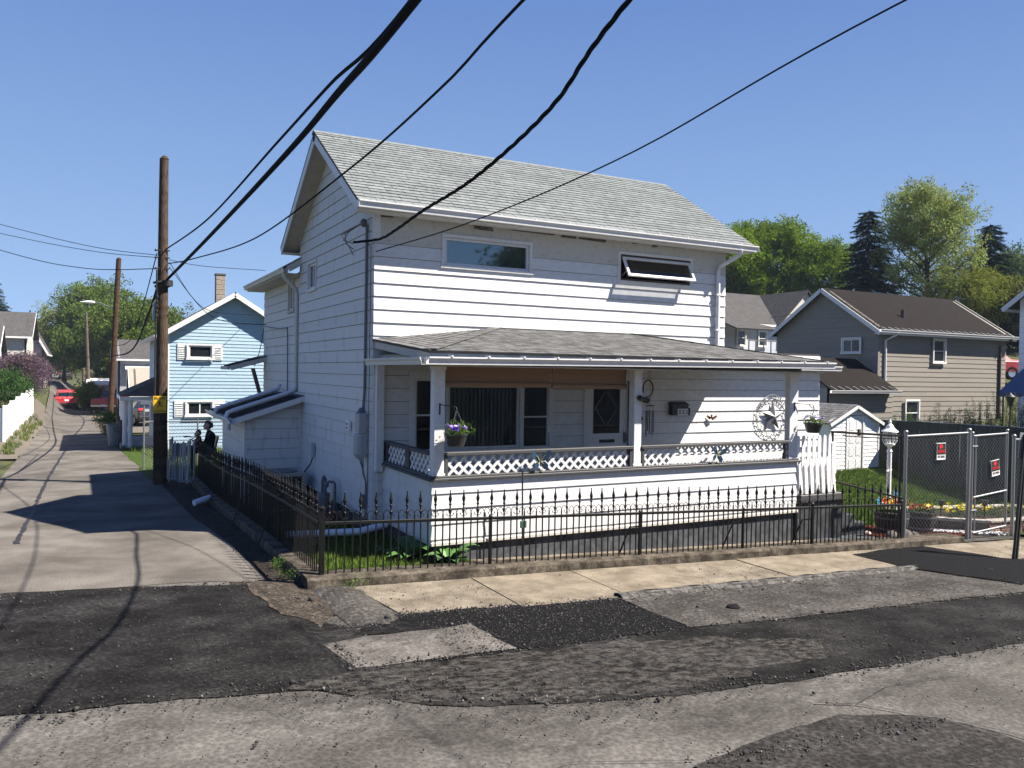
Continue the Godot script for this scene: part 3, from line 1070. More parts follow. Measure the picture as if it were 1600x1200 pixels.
func porch(h: Node3D) -> void:
	var X := Vector3.RIGHT
	var Y := Vector3.UP
	var Z := Vector3.BACK
	var flat := func(a: float, b: float) -> Callable: return func(_y): return [a, b]
	var fz := 2.1
	var fl := MB.new()
	fl.bb(Vector3(0.2, -0.42, 0.0), Vector3(7.13, -0.30, fz - 0.02))
	part(h, "porch_floor", fl, M.deck)
	slab(h, "porch_wall", Vector3(0, 0, fz), X, Z, -0.45, 0.40, flat.call(0.19, 7.14), [], 0.10, M.shade_backing)
	slab(h, "porch_wall", Vector3(0.19, 0, 0.0), Z, -X, -0.45, 0.40, flat.call(0.0, fz), [], 0.10, M.shade_backing)
	siding(h, "porch_board", Vector3(0, 0, fz), X, Z, E, 0.213 + 0.0, -0.45, 0.40, flat.call(0.172, 7.15), [], "siding", 0.016)
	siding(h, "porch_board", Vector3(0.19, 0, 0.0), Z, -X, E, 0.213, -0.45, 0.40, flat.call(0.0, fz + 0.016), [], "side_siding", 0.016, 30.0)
	var fd := MB.new()
	fd.bb(Vector3(0.24, -1.25, 0.0), Vector3(7.10, -0.50, fz - 0.02), 0.01)
	part(h, "porch_foundation", fd, M.foundation)
	var sk := MB.new()
	sk.bb(Vector3(0.17, -0.50, 0.0), Vector3(7.17, -0.452, fz + 0.035), 0.006)
	part(h, "skirt_board", sk, M.trim_old)
	# dark cap, rail and the uprights between them
	var cp := MB.new()
	cp.bb(Vector3(0.12, 0.40, fz - 0.14), Vector3(7.20, 0.435, fz + 0.06), 0.006)
	cp.bb(Vector3(0.15, 0.435, fz - 0.12), Vector3(7.16, 0.462, fz + 0.03), 0.005)
	cp.bb(Vector3(0.12, 0.40, 0.0), Vector3(0.30, 0.435, fz - 0.14), 0.006)
	cp.bb(Vector3(0.15, 0.435, 0.0), Vector3(0.28, 0.462, fz - 0.12), 0.005)
	part(h, "porch_sill", cp, M.porch_dark)
	var rl := MB.new()
	rl.bb(Vector3(0.37, 0.735, fz - 0.09), Vector3(3.57, 0.785, fz + 0.02), 0.006)
	rl.bb(Vector3(3.72, 0.735, fz - 0.09), Vector3(6.94, 0.785, fz + 0.02), 0.006)
	rl.bb(Vector3(0.18, 0.735, 0.0), Vector3(0.28, 0.785, fz - 0.16), 0.006)
	part(h, "porch_rail", rl, M.porch_dark)
	for q in [Vector3(0.395, 0, fz - 0.04), Vector3(3.53, 0, fz - 0.04), Vector3(3.765, 0, fz - 0.04), Vector3(6.89, 0, fz - 0.04), Vector3(0.23, 0, 0.10), Vector3(0.23, 0, 1.07)]:
		var up := MB.new()
		var w := 0.05 if q.x != 6.89 else 0.10
		if q.x < 0.3:
			up.bb(Vector3(q.x - 0.035, 0.462, q.z - 0.08), Vector3(q.x + 0.035, 0.735, q.z + 0.08), 0.004)
		else:
			up.bb(Vector3(q.x - w / 2, 0.462, q.z - 0.04), Vector3(q.x + w / 2, 0.735, q.z + 0.04), 0.004)
		part(h, "porch_upright", up, M.porch_dark)
	lattice(h, Vector3(0.42, 0.462, fz - 0.035), X, 3.08, 0.272, Z)
	lattice(h, Vector3(3.79, 0.462, fz - 0.035), X, 3.05, 0.272, Z)
	lattice(h, Vector3(0.225, 0.462, 0.18), Z, 0.81, 0.272, -X)
	lattice(h, Vector3(0.225, 0.462, 1.15), Z, 0.76, 0.272, -X)
	# posts
	for q in [[0.20, 0.36, fz - 0.15, fz - 0.0], [3.573, 3.72, fz - 0.15, fz], [6.945, 7.155, fz - 0.12, fz]]:
		var po := MB.new()
		po.bb(Vector3(q[0], 0.462, q[2]), Vector3(q[1], 1.99, q[3]), 0.008)
		po.bb(Vector3(q[0] - 0.012, 0.462, q[2] - 0.012), Vector3(q[1] + 0.012, 0.50, q[3] + 0.012), 0.006)
		po.bb(Vector3(q[0] - 0.012, 1.93, q[2] - 0.012), Vector3(q[1] + 0.012, 1.99, q[3] + 0.012), 0.006)
		part(h, "porch_post", po, M.trim)
	var hp := MB.new()
	hp.bb(Vector3(0.03, 0.3, 0.03), Vector3(0.16, 2.0, 0.12), 0.006)
	part(h, "half_post", hp, M.trim)
	# beams, ceiling, soffit boards
	var bm := MB.new()
	bm.bb(Vector3(0.10, 1.99, fz - 0.16), Vector3(7.22, 2.13, fz + 0.0), 0.006)
	bm.bb(Vector3(0.10, 1.99, 0.03), Vector3(0.24, 2.13, fz - 0.16), 0.006)
	bm.bb(Vector3(7.10, 1.99, 0.3), Vector3(7.22, 2.13, fz - 0.16), 0.006)
	part(h, "porch_beam", bm, M.trim_old)
	var ce := MB.new()
	ce.bb(Vector3(0.1, 2.13, 0.02), Vector3(7.3, 2.15, fz + 0.3))
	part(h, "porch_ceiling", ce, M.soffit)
	for i in 44:
		var s := MB.new()
		var sx := 0.10 + i * 0.165
		s.box(Vector3(sx + 0.0825, 1.985 + rf(-0.004, 0.004), fz + 0.19), Vector3(0.159, 0.012, 0.36), Basis(), 0.002)
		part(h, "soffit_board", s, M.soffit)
	# roof: front slope, left and right hips
	var el := Vector3(-0.02, 2.185, 2.45)
	var er := Vector3(7.42, 2.175, 2.45)
	var pl := Vector3(2.18, 2.655, 0.0)
	var pr := Vector3(5.08, 2.655, 0.0)
	var wl := Vector3(-0.02, 2.405, 0.0)
	var wr := Vector3(7.42, 2.455, 0.0)
	roof_slab(h, "porch_roof", [el, er, pr, pl], 0.035, M.deck)
	roof_slab(h, "porch_roof", [wl, el, pl], 0.035, M.deck)
	var rt := roof_slab(h, "porch_roof", [er, wr, pr], 0.035, M.deck)
	var V := Vector3(0, 0.475, -2.45)
	var ln := V.length()
	V = V.normalized()
	shingles(rt, el, X, V, ln, 0.127, func(v): return [2.2 * v / ln, 7.44 - 2.34 * v / ln], "porch_shingle")
	# left hip, laid from its eave up to the hip line
	var u2 := (el - wl).normalized()
	var n2 := (el - wl).cross(pl - wl).normalized()
	var v2 := n2.cross(u2).normalized()
	var lu := (el - wl).length()
	var pk := Vector2((pl - wl).dot(u2), (pl - wl).dot(v2))
	shingles(rt, wl, u2, v2, pk.y, 0.127, func(v): return [pk.x * v / pk.y, lu + (pk.x - lu) * v / pk.y], "porch_shingle")
	var u3 := (wr - er).normalized()
	var n3 := (wr - er).cross(pr - er).normalized()
	var v3 := n3.cross(u3).normalized()
	var lu3 := (wr - er).length()
	var pk3 := Vector2((pr - er).dot(u3), (pr - er).dot(v3))
	shingles(rt, er, u3, v3, pk3.y, 0.127, func(v): return [pk3.x * v / pk3.y, lu3 + (pk3.x - lu3) * v / pk3.y], "porch_shingle")
	for q in [[el, pl], [er, pr]]:
		var hc := MB.new()
		for i in 9:
			var a: Vector3 = (q[0] as Vector3).lerp(q[1], i / 9.0) + Y * 0.018
			var b: Vector3 = (q[0] as Vector3).lerp(q[1], (i + 1.08) / 9.0) + Y * 0.012
			hc.bar(a, b, 0.19, 0.012, Y, 0.002)
		part(rt, "hip_cap", hc, M.porch_shingle1)
	# fascias
	var fa := MB.new()
	fa.bb(Vector3(0.0, 2.05, 2.40), Vector3(7.40, 2.15, 2.425), 0.003)
	part(h, "porch_fascia", fa, M.trim_blue)
	var fl2 := MB.new()
	fl2.bar(Vector3(0.02, 2.32, 0.06), Vector3(0.02, 2.10, 2.42), 0.022, 0.13, Y, 0.003)
	fl2.bar(Vector3(7.39, 2.37, 0.35), Vector3(7.39, 2.10, 2.42), 0.022, 0.13, Y, 0.003)
	part(h, "side_fascia", fl2, M.trim_old)
	var gt := gutter(h, "porch_gutter", Vector3(-0.06, 2.10, 2.43), Vector3(7.58, 2.165, 2.43), Z, M.gutter, 0.105, 0.12)
	var hg := MB.new()
	for i in 14:
		var hx := 0.25 + i * 0.545
		hg.bb(Vector3(hx, 2.095 + hx * 0.0085, 2.44), Vector3(hx + 0.03, 2.118 + hx * 0.0085, 2.558), 0.002)
	part(gt, "hanger", hg, M.gutter)
	gutter(h, "porch_gutter", Vector3(-0.05, 2.085, 0.0), Vector3(-0.05, 2.095, 2.43), -X, M.gutter_old, 0.10, 0.10)
	# rolled bamboo shades
	for q in [[0.36, 2.17, 1.68], [2.19, 3.56, 1.66]]:
		var sd := MB.new()
		sd.bb(Vector3(q[0], q[2] + 0.06, fz - 0.23), Vector3(q[1], 1.99, fz - 0.215))
		sd.tube([Vector3(q[0], q[2] + 0.05, fz - 0.22), Vector3(q[1], q[2] + 0.05, fz - 0.22)], 0.042, 10)
		sd.bb(Vector3(q[0], 1.90, fz - 0.214), Vector3(q[1], 1.985, fz - 0.20), 0.003)
		var right: bool = q[0] > 1.0
		var so := solo("roller_shade", sd, M.shade_cloth, ("tan porch shade rolled up high in front of the white front door" if right else "tan porch shade rolled up high in front of the big porch window"), "shade", Vector3((q[0] + q[1]) / 2, q[2], fz - 0.22), "rolled shades under the porch roof")
		var cd := MB.new()
		cd.tube([Vector3(q[1] - 0.02, q[2] + 0.1, fz - 0.20), Vector3(q[1] - 0.025, q[2] - 0.60, fz - 0.20)], 0.005, 5)
		cd.lathe([Vector2(0, 0), Vector2(0.012, 0.01), Vector2(0.012, 0.10), Vector2(0, 0.12)], Vector3(q[1] - 0.025, q[2] - 0.68, fz - 0.20), 6)
		part(so, "pull_cord", cd, M.soffit)

func lattice(h: Node3D, o: Vector3, u: Vector3, w: float, ht: float, n: Vector3) -> void:
	# crossed diagonal slats, the two directions one behind the other
	var step := 0.152
	for dirn in [1.0, -1.0]:
		var t := -ht - 0.02
		while t < w:
			var a := Vector2(t, 0.0)
			var b := Vector2(t + ht, ht)
			if a.x < 0:
				a = Vector2(0, -t)
			if b.x > w:
				b = Vector2(w, w - t)
			if b.x - a.x > 0.03:
				if dirn < 0:
					a.x = w - a.x
					b.x = w - b.x
				var mb := MB.new()
				var off: Vector3 = n * (0.006 * dirn)
				mb.bar(o + u * a.x + Vector3.UP * a.y + off, o + u * b.x + Vector3.UP * b.y + off, 0.040, 0.007, n)
				part(h, "lattice_slat", mb, M.trim)
			t += step

func extension_roof(h: Node3D) -> void:
	var Y := Vector3.UP
	var Z := Vector3.BACK
	var a := [Vector3(7.36, 2.452, 0.22), Vector3(10.30, 2.235, 0.22), Vector3(10.30, 2.235, -4.1), Vector3(7.32, 2.455, -4.1)]
	var r := roof_slab(h, "extension_roof", a, 0.03, M.deck)
	shingles(r, a[1], -Z, (a[0] - a[1]).normalized(), 2.94, 0.127, func(_v): return [0.0, 4.32], "porch_shingle")
	var f := MB.new()
	f.bar(Vector3(7.15, 2.36, 0.19), Vector3(10.28, 2.15, 0.19), 0.022, 0.15, Y, 0.003)
	f.bar(Vector3(10.29, 2.15, 0.2), Vector3(10.29, 2.15, -4.1), 0.022, 0.12, Y, 0.003)
	f.bb(Vector3(7.02, 2.09, 0.001), Vector3(10.28, 2.10, 0.20))
	f.bb(Vector3(7.23, 2.10, 0.001), Vector3(7.45, 2.40, 0.18))
	part(h, "extension_fascia", f, M.trim_old)
	gutter(h, "extension_gutter", Vector3(7.05, 2.15, 0.205), Vector3(10.42, 2.145, 0.205), Z, M.gutter, 0.10, 0.11)

func rear_wing(h: Node3D) -> void:
	var X := Vector3.RIGHT
	var Y := Vector3.UP
	var Z := Vector3.BACK
	var flat := func(a: float, b: float) -> Callable: return func(_y): return [a, b]
	var win := Rect2(2.98, 3.24, 0.50, 0.72)
	var o := Vector3(0.10, 0, -9.55)
	slab(h, "wing_wall", o, Z, -X, -1.2, 4.05, flat.call(0.0, 4.45), [win], 0.12, M.shade_backing)
	slab(h, "wing_wall", Vector3(5.0, 0, -9.55), -X, -Z, -1.2, 4.05, flat.call(0.0, 4.9), [], 0.12, M.shade_backing)
	slab(h, "wing_wall", Vector3(5.0, 0, -5.1), -Z, X, -1.2, 4.05, flat.call(0.0, 4.45), [], 0.12, M.shade_backing)
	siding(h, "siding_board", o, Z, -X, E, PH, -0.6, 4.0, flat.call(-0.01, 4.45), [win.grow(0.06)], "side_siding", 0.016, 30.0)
	window(h, o, Z, -X, win, 0.05, 0.05, "slider", M.trim_old, M.trim, M.glass_far)
	var V := Vector3(1.0, 0.62, 0).normalized()
	var e := Vector3(-0.30, 4.10, -9.85)
	var w := 4.9
	var rs := roof_slab(h, "wing_roof", [e, e + V * 3.3, e + V * 3.3 + Z * w, e + Z * w], 0.05, M.deck)
	roof_slab(h, "wing_roof", [e + V * 3.3, e + Vector3(5.6, 0, 0), e + Vector3(5.6, 0, w), e + V * 3.3 + Z * w], 0.05, M.shingle1)
	shingles(rs, e, Z, V, 3.3, 0.136, func(_v): return [0.0, w], "shingle")
	var f := MB.new()
	f.bb(Vector3(-0.30, 3.93, -9.85), Vector3(-0.275, 4.06, -4.97), 0.003)
	f.bb(Vector3(-0.29, 3.93, -9.8), Vector3(0.10, 3.945, -5.0))
	f.bar(Vector3(-0.28, 4.02, -4.955), Vector3(0.3, 4.38, -4.955), 0.022, 0.13, Y, 0.003)
	part(h, "wing_fascia", f, M.trim_old)
	gutter(h, "wing_gutter", Vector3(-0.29, 4.075, -9.9), Vector3(-0.29, 4.06, -5.0), -X, M.gutter_old, 0.10, 0.11)
	var ds := MB.new()
	ds.tube([Vector3(-0.34, 3.98, -5.12), Vector3(-0.34, 3.88, -5.14), Vector3(-0.04, 3.62, -5.26), Vector3(-0.02, 3.5, -5.27), Vector3(-0.02, 1.40, -5.27)], 0.045, 8)
	part(h, "downspout", ds, M.gutter_old)
	var cw := MB.new()
	cw.tube([Vector3(0.05, 3.0, -9.3), Vector3(0.03, 2.86, -7.2), Vector3(0.06, 2.86, -6.6), Vector3(0.06, 2.7, -6.55), Vector3(0.06, 1.40, -6.5)], 0.013, 5)
	part(h, "conduit", cw, M.meter_dark)
	# small roof over the back door at the far end, with its brace
	var cr := roof_slab(h, "canopy", [Vector3(-0.80, 1.98, -9.2), Vector3(0.1, 2.24, -9.2), Vector3(0.1, 2.24, -10.4), Vector3(-0.80, 1.98, -10.4)], 0.04, M.dark_shingle0)
	var cf := MB.new()
	cf.bar(Vector3(-0.80, 1.90, -9.19), Vector3(0.1, 2.15, -9.19), 0.022, 0.12, Y, 0.003)
	cf.bb(Vector3(-0.88, 1.86, -10.4), Vector3(-0.80, 1.95, -9.2), 0.004)
	part(cr, "fascia", cf, M.trim_old)
	var br := MB.new()
	br.bar(Vector3(-0.24, 1.9, -9.25), Vector3(-0.02, 1.10, -9.25), 0.09, 0.09, Z, 0.004)
	part(cr, "brace", br, M.brown_frame)

func lean_to(h: Node3D) -> void:
	var X := Vector3.RIGHT
	var Y := Vector3.UP
	var Z := Vector3.BACK
	var top := func(y: float):
		# the wall narrows where it meets the slope of the roof
		return [clampf((y - 0.86) / 0.36, 0.0, 1.0) * 1.14 - 0.001, 1.14]
	slab(h, "shed_wall", Vector3(-1.14, 0, -4.8), X, Z, -1.3, 1.22, top, [], 0.1, M.shade_backing, [0.86])
	siding(h, "shed_board", Vector3(-1.14, 0, -4.8), X, Z, E, 0.02, -0.95, 1.21, top, [], "side_siding", 0.014)
	slab(h, "shed_wall", Vector3(-1.14, 0, -8.0), Z, -X, -1.3, 0.86, func(_y): return [0.0, 3.2], [], 0.1, M.shade_backing)
	siding(h, "shed_board", Vector3(-1.14, 0, -8.0), Z, -X, 0.32, 0.02, -1.0, 0.86, func(_y): return [0.0, 3.2], [], "side_siding", 0.006)
	slab(h, "shed_wall", Vector3(0, 0, -8.0), -X, -Z, -1.3, 0.86, func(_y): return [0.0, 1.14], [], 0.1, M.shade_backing)
	var cb := MB.new()
	cb.bb(Vector3(-1.17, -1.0, -4.90), Vector3(-1.142, 0.80, -4.80), 0.003)
	cb.bb(Vector3(-0.03, -0.9, -4.80), Vector3(-0.016, 1.2, -4.775), 0.003)
	part(h, "shed_trim", cb, M.trim)
	var e := Vector3(-1.42, 0.90, -8.15)
	var V := Vector3(1.42, 0.46, 0).normalized()
	var rs := roof_slab(h, "shed_roof", [e, e + V * 1.49, e + V * 1.49 + Z * 3.6, e + Z * 3.6], 0.04, M.deck)
	shingles(rs, e, Z, V, 1.49, 0.136, func(_v): return [0.0, 3.6], "dark_shingle")
	var f := MB.new()
	f.bar(Vector3(-1.40, 0.83, -4.545), Vector3(0.0, 1.285, -4.545), 0.022, 0.11, Y, 0.003)
	f.bb(Vector3(-1.42, 0.76, -8.15), Vector3(-1.395, 0.87, -4.56), 0.003)
	part(rs, "fascia", f, M.trim)
	gutter(h, "shed_gutter", Vector3(-1.415, 0.895, -8.2), Vector3(-1.415, 0.875, -4.52), -X, M.gutter, 0.10, 0.11)
	# two downspouts carried across the lean-to roof
	for q in [[-5.25, 0.0], [-6.95, -0.03]]:
		var z: float = q[0]
		var ds := MB.new()
		ds.tube([Vector3(-0.02, 1.55, z), Vector3(-0.06, 1.44, z), Vector3(-0.25, 1.36, z + 0.02), Vector3(-1.32, 1.02, z + 0.10), Vector3(-1.44, 0.97, z + 0.10), Vector3(-1.50, 0.80, z + 0.10)], 0.052, 8)
		part(h, "downspout", ds, M.gutter)
	var sp := MB.new()
	sp.tube([Vector3(-1.46, 0.78, -4.95), Vector3(-1.46, 0.62, -4.95)], 0.05, 8)
	part(h, "downspout", sp, M.gutter)

# ---------------------------------------------------------------- the ground
func P2(a: Array) -> Array:
	var out := []
	for i in range(0, a.size(), 2):
		out.append(Vector2(a[i], a[i + 1]))
	return out

func sheet(called: String, pts: PackedVector2Array, off: float, m: Material, cell := 0.5, cellz := 0.0) -> MeshInstance3D:
	var mb := MB.new()
	drape(mb, pts, off, cell, cellz)
	return struct(called, mb, m)

func alley_r(z: float) -> float:
	return ramp(z, [-200.0, -100.0, -62.0, -32.0, -20.0, -6.0, 0.0, 4.0], [-11.2, -5.9, -4.35, -3.35, -2.95, -2.25, -2.15, -2.1])

func alley_l(z: float) -> float:
	return ramp(z, [-200.0, -100.0, -65.0, -35.0, -10.0, 4.0], [-12.9, -8.3, -7.0, -6.1, -6.0, -6.3])

func setting() -> void:
	# the whole land as one sheet to the horizon
	var xs := [-420.0, -200.0, -120.0, -80.0, -60.0, -45.0, -35.0]
	for i in range(-28, 60, 2):
		xs.append(float(i))
	xs.append_array([-5.0, -5.6, -6.4, -7.2, -9.0])
	xs.sort()
	xs.append_array([64.0, 72.0, 84.0, 100.0, 140.0, 220.0, 420.0])
	var zs := [-420.0, -300.0, -240.0, -200.0, -160.0, -130.0, -110.0, -100.0, -90.0, -80.0, -72.0]
	for i in range(-65, 21, 2):
		zs.append(float(i))
	zs.append_array([26.0, 34.0, 45.0, 60.0, 120.0])
	var mb := MB.new()
	for i in xs.size() - 1:
		for j in zs.size() - 1:
			var q := [gp(xs[i], zs[j + 1], -0.07), gp(xs[i + 1], zs[j + 1], -0.07), gp(xs[i + 1], zs[j], -0.07), gp(xs[i], zs[j], -0.07)]
			mb.quad(q[0], q[1], q[2], q[3])
	struct("ground", mb, M.ground)
	# street
	sheet("street", PackedVector2Array([Vector2(-60, 4.2), Vector2(-6.6, 4.2), Vector2(-6.2, 2.0), Vector2(-2.0, 2.0), Vector2(-1.2, 2.98), Vector2(1.4, 3.3), Vector2(60, 3.3), Vector2(60, 15), Vector2(-60, 15)]), 0.0, M.road, 0.75)
	# alley
	var al := PackedVector2Array()
	for z in [2.45, 0.0, -3.0, -6.0, -10.0, -20.0, -32.0, -62.0, -100.0, -200.0]:
		al.append(Vector2(alley_r(z) + (rf(-0.06, 0.06) if z > -40.0 else 0.0), z))
	for z in [-200.0, -100.0, -65.0, -35.0, -10.0, 2.2]:
		al.append(Vector2(alley_l(z), z))
	for x in [-5.2, -4.4, -3.8, -3.2, -2.7]:
		al.append(Vector2(x, 2.25 + rf(-0.05, 0.05)))
	sheet("alley", al, 0.006, M.alley, 1.0, 1.0)
	# dirt on the right of the alley, under the pole and up to the fence curb
	sheet("dirt_verge", ragged(P2([-2.5, 2.5, -2.4, -6.0, -3.2, -20.0, -3.6, -32.0, -2.6, -32.0, -1.2, -20.0, -1.3, -10.2, -1.55, -9.6, -1.58, 2.9]), 0.5, 0.05), 0.002, M.dirt, 0.75)
	# patches in the asphalt, each with a worn edge
	sheet("asphalt_patch", ragged(P2([-9.0, 2.3, -4.81, 2.21, -3.58, 2.29, -2.30, 2.5, -2.0, 4.0, -1.55, 4.75, -2.0, 5.02, -1.9, 5.68, -0.41, 5.72, 1.72, 5.69, 7.44, 5.86, 30.0, 6.2, 30.0, 7.6, 4.89, 7.33, 1.87, 7.30, -0.08, 7.16, -1.6, 6.7, -2.42, 6.05, -3.28, 5.9, -4.51, 5.79, -9.0, 5.7]), 0.09, 0.022), 0.010, M.dark_asphalt, 0.5)
	sheet("fresh_patch", ragged(P2([-1.70, 4.78, -1.45, 4.42, -1.10, 4.24, 0.2, 4.28, 1.66, 4.38, 1.70, 5.70, -0.38, 5.70, -0.46, 4.78, -1.2, 4.86]), 0.16, 0.025), 0.016, M.fresh_asphalt, 0.5)
	sheet("fresh_patch", ragged(P2([7.25, 3.22, 8.3, 3.05, 9.37, 2.98, 9.9, 4.30, 14.0, 4.5, 14.0, 5.2, 9.9, 5.0, 7.95, 5.6, 7.3, 4.35]), 0.2, 0.05), 0.030, M.fresh_asphalt, 0.5)
	sheet("pale_patch", ragged(P2([-2.05, 4.98, -1.2, 4.86, -0.46, 4.79, -0.39, 5.69, -1.95, 5.69]), 0.2, 0.02), 0.014, M.pale_patch, 0.5)
	sheet("old_gutter", ragged(P2([1.69, 4.36, 5.45, 4.26, 7.2, 4.2, 7.95, 5.6, 7.6, 5.86, 1.72, 5.68]), 0.22, 0.02), 0.016, M.old_gutter, 0.5)
	sheet("dust_strip", ragged(P2([1.9, 5.5, 4.0, 5.52, 7.4, 5.6, 12.0, 5.75, 12.0, 5.9, 7.5, 5.88, 4.0, 5.74, 1.8, 5.68]), 0.1, 0.03), 0.022, M.dust_film, 0.5)
	sheet("asphalt_patch", ragged(P2([-0.45, 8.25, 0.4, 8.08, 1.24, 7.99, 1.75, 8.2, 2.05, 8.5, 2.3, 9.6, -0.4, 9.6]), 0.10, 0.015), 0.012, M.worn_asphalt, 0.5)
	sheet("sandy_patch", ragged(P2([-2.32, 2.5, -1.9, 2.3, -1.62, 2.7, -1.66, 3.4, -1.82, 4.2, -1.95, 4.5, -2.2, 3.9]), 0.15, 0.05), 0.018, M.sandy, 0.4)
	# films of dust dragged over the dark patch, and of tar crumbs over the old road
	sheet("dust_film", ragged(P2([-2.6, 6.0, -1.7, 5.85, -0.4, 5.80, 0.9, 5.95, 1.9, 6.25, 2.8, 6.5, 2.4, 6.9, 1.2, 7.1, -0.1, 7.1, -1.6, 6.65]), 0.16, 0.09), 0.021, M.dust_film)
	sheet("tar_film", ragged(P2([-3.4, 5.95, -2.4, 6.1, -1.6, 6.75, -0.1, 7.2, 2.0, 7.35, 5.0, 7.4, 4.0, 7.75, 1.0, 7.9, -1.0, 7.8, -2.6, 6.9]), 0.1, 0.04), 0.019, M.tar_film)
	sheet("tar_film", ragged(P2([-2.3, 2.5, -1.7, 2.4, -1.3, 4.4, -0.6, 5.1, -1.8, 5.4, -2.2, 4.2]), 0.1, 0.03), 0.024, M.tar_film)
	sheet("tar_film", ragged(P2([1.8, 4.6, 6.5, 4.5, 7.3, 5.2, 2.2, 5.4]), 0.1, 0.03), 0.021, M.tar_film)
	# cracks and tar lines
	for q in [[[1.24, 7.75, 1.55, 7.9, 1.80, 8.2, 1.98, 8.33, 2.2, 8.75, 2.3, 9.4], 0.007], [[1.55, 7.9, 2.2, 7.7, 3.1, 7.75], 0.003], [[-1.9, 8.2, -1.2, 7.9, -0.4, 8.2], 0.003]]:
		tar_line("crack", q[0], q[1], 0.018)
	tar_line("tar_seam", [-4.9, -1.2, -4.95, -9.0, -4.85, -16.0, -4.75, -22.0, -4.7, -28.0, -4.35, -38.0, -4.35, -48.0, -4.9, -57.0], 0.035, 0.014)
	tar_line("tar_seam", [-5.7, -14.0, -5.55, -19.0, -5.5, -25.0], 0.02, 0.014)
	tar_line("tar_seam", [-6.1, -28.5, -4.7, -28.3, -3.2, -28.6], 0.03, 0.016)
	# sidewalk of separate slabs, its curb wall and the stone along the gutter
	var sw := Node3D.new()
	sw.name = "sidewalk"
	add_child(sw)
	sw.set_meta("kind", "structure")
	org[sw] = Vector3.ZERO
	var x := -1.12
	var i := 0
	while x < 22.0:
		var w := 1.50
		var l := x + 0.006
		var r := x + w - 0.006
		var oz := 4.24 + (0.14 if x < 1.0 else 0.0)
		var s := MB.new()
		var h := 0.022 + rf(-0.006, 0.006)
		var c := [gp(l + (0.0 if i else -0.08), 2.99, h), gp(r, 2.99, h), gp(r, oz, h - 0.006), gp(l + (0.12 if i == 0 else 0.0), oz, h - 0.006)]
		var d := c.map(func(p): return p - Vector3(0, 0.10, 0))
		s.quad(c[3], c[2], c[1], c[0])
		for j in 4:
			s.quad(c[j], c[(j + 1) % 4], d[(j + 1) % 4], d[j])
		part(sw, "concrete_slab", s, M.concrete if i % 3 else M.concrete_b)
		x += w
		i += 1
	var cw := Node3D.new()
	cw.name = "curb_wall"
	add_child(cw)
	cw.set_meta("kind", "structure")
	org[cw] = Vector3.ZERO
	var cx := -1.72
	while cx < 10.6:
		var wd := 2.46
		curb_piece(cw, Vector3(cx + 0.003, 0, 2.62), Vector3(minf(cx + wd, 10.62) - 0.003, 0, 2.62), 0.36, 0.145)
		cx += wd
	var cz := 2.60
	while cz > -9.6:
		curb_piece(cw, Vector3(-1.40, 0, cz - 0.003), Vector3(-1.40, 0, cz - 2.44 + 0.003), 0.32, 0.13)
		cz -= 2.44
	var gs := Node3D.new()
	gs.name = "gutter_curb"
	add_child(gs)
	gs.set_meta("kind", "structure")
	org[gs] = Vector3.ZERO
	var gx := 1.72
	while gx < 6.0:
		var mbx := MB.new()
		var n := 14
		for k in n:
			var u0 := gx + 1.4 * k / n
			var u1 := gx + 1.4 * (k + 1) / n
			var zc := 4.34 - 0.018 * (u0 - 1.7)
			var pr := [[-0.10, 0.0], [-0.08, 0.045], [0.0, 0.06], [0.07, 0.045], [0.13, 0.0]]
			for m in 4:
				mbx.quad(gp(u0, zc + pr[m + 1][0], pr[m + 1][1] + 0.008 * sin(u0 * 9.0)), gp(u1, zc + pr[m + 1][0], pr[m + 1][1] + 0.008 * sin(u1 * 9.0)), gp(u1, zc + pr[m][0], pr[m][1]), gp(u0, zc + pr[m][0], pr[m][1]))
		part(gs, "curb_stone", mbx, M.curb_pale)
		gx += 1.42
	# humped old asphalt where the alley corner meets the walk
	var hump := MB.new()
	for a in 12:
		for b in 10:
			var q := []
			for o in [[0, 1], [1, 1], [1, 0], [0, 0]]:
				var uu: float = (a + o[0]) / 12.0
				var vv: float = (b + o[1]) / 10.0
				var px := lerpf(-1.74 + 0.1 * vv, -1.12 + 0.05 * vv, uu)
				var pz := lerpf(2.92, 4.55, vv)
				var hh := 0.075 * sin(PI * clampf(uu * 1.0, 0, 1)) * sin(PI * clampf(vv * 0.9 + 0.1, 0, 1)) + 0.012 * sin(px * 23.0) * sin(pz * 17.0)
				q.append(gp(px, pz, hh + 0.010))
			hump.quad(q[0], q[1], q[2], q[3])
	struct("asphalt_ramp", hump, M.old_gutter)
	# front yard: walk by the porch, grass in the corner, and the yard on the right
	sheet("front_walk", PackedVector2Array([Vector2(0.75, 1.9), Vector2(7.2, 1.9), Vector2(9.1, 1.2), Vector2(9.1, 2.66), Vector2(0.75, 2.66)]), 0.05, M.walk, 0.75)
	sheet("yard", PackedVector2Array([Vector2(-1.42, -9.6), Vector2(0.3, -9.6), Vector2(0.3, 2.1), Vector2(0.76, 2.1), Vector2(0.76, 2.66), Vector2(-1.42, 2.66)]), 0.04, M.lawn, 0.75)
	sheet("right_yard", PackedVector2Array([Vector2(9.0, -9.0), Vector2(24.0, -9.0), Vector2(22.0, -6.0), Vector2(17.6, 0.0), Vector2(17.2, 2.64), Vector2(9.0, 2.64)]), 0.03, M.lawn, 0.75)
	sheet("side_path", ragged(P2([7.2, -4.0, 9.05, -4.0, 9.4, -0.5, 9.7, 0.6, 9.3, 1.5, 9.0, 2.6, 7.2, 2.0]), 0.4, 0.04), 0.060, M.foundation, 0.75)
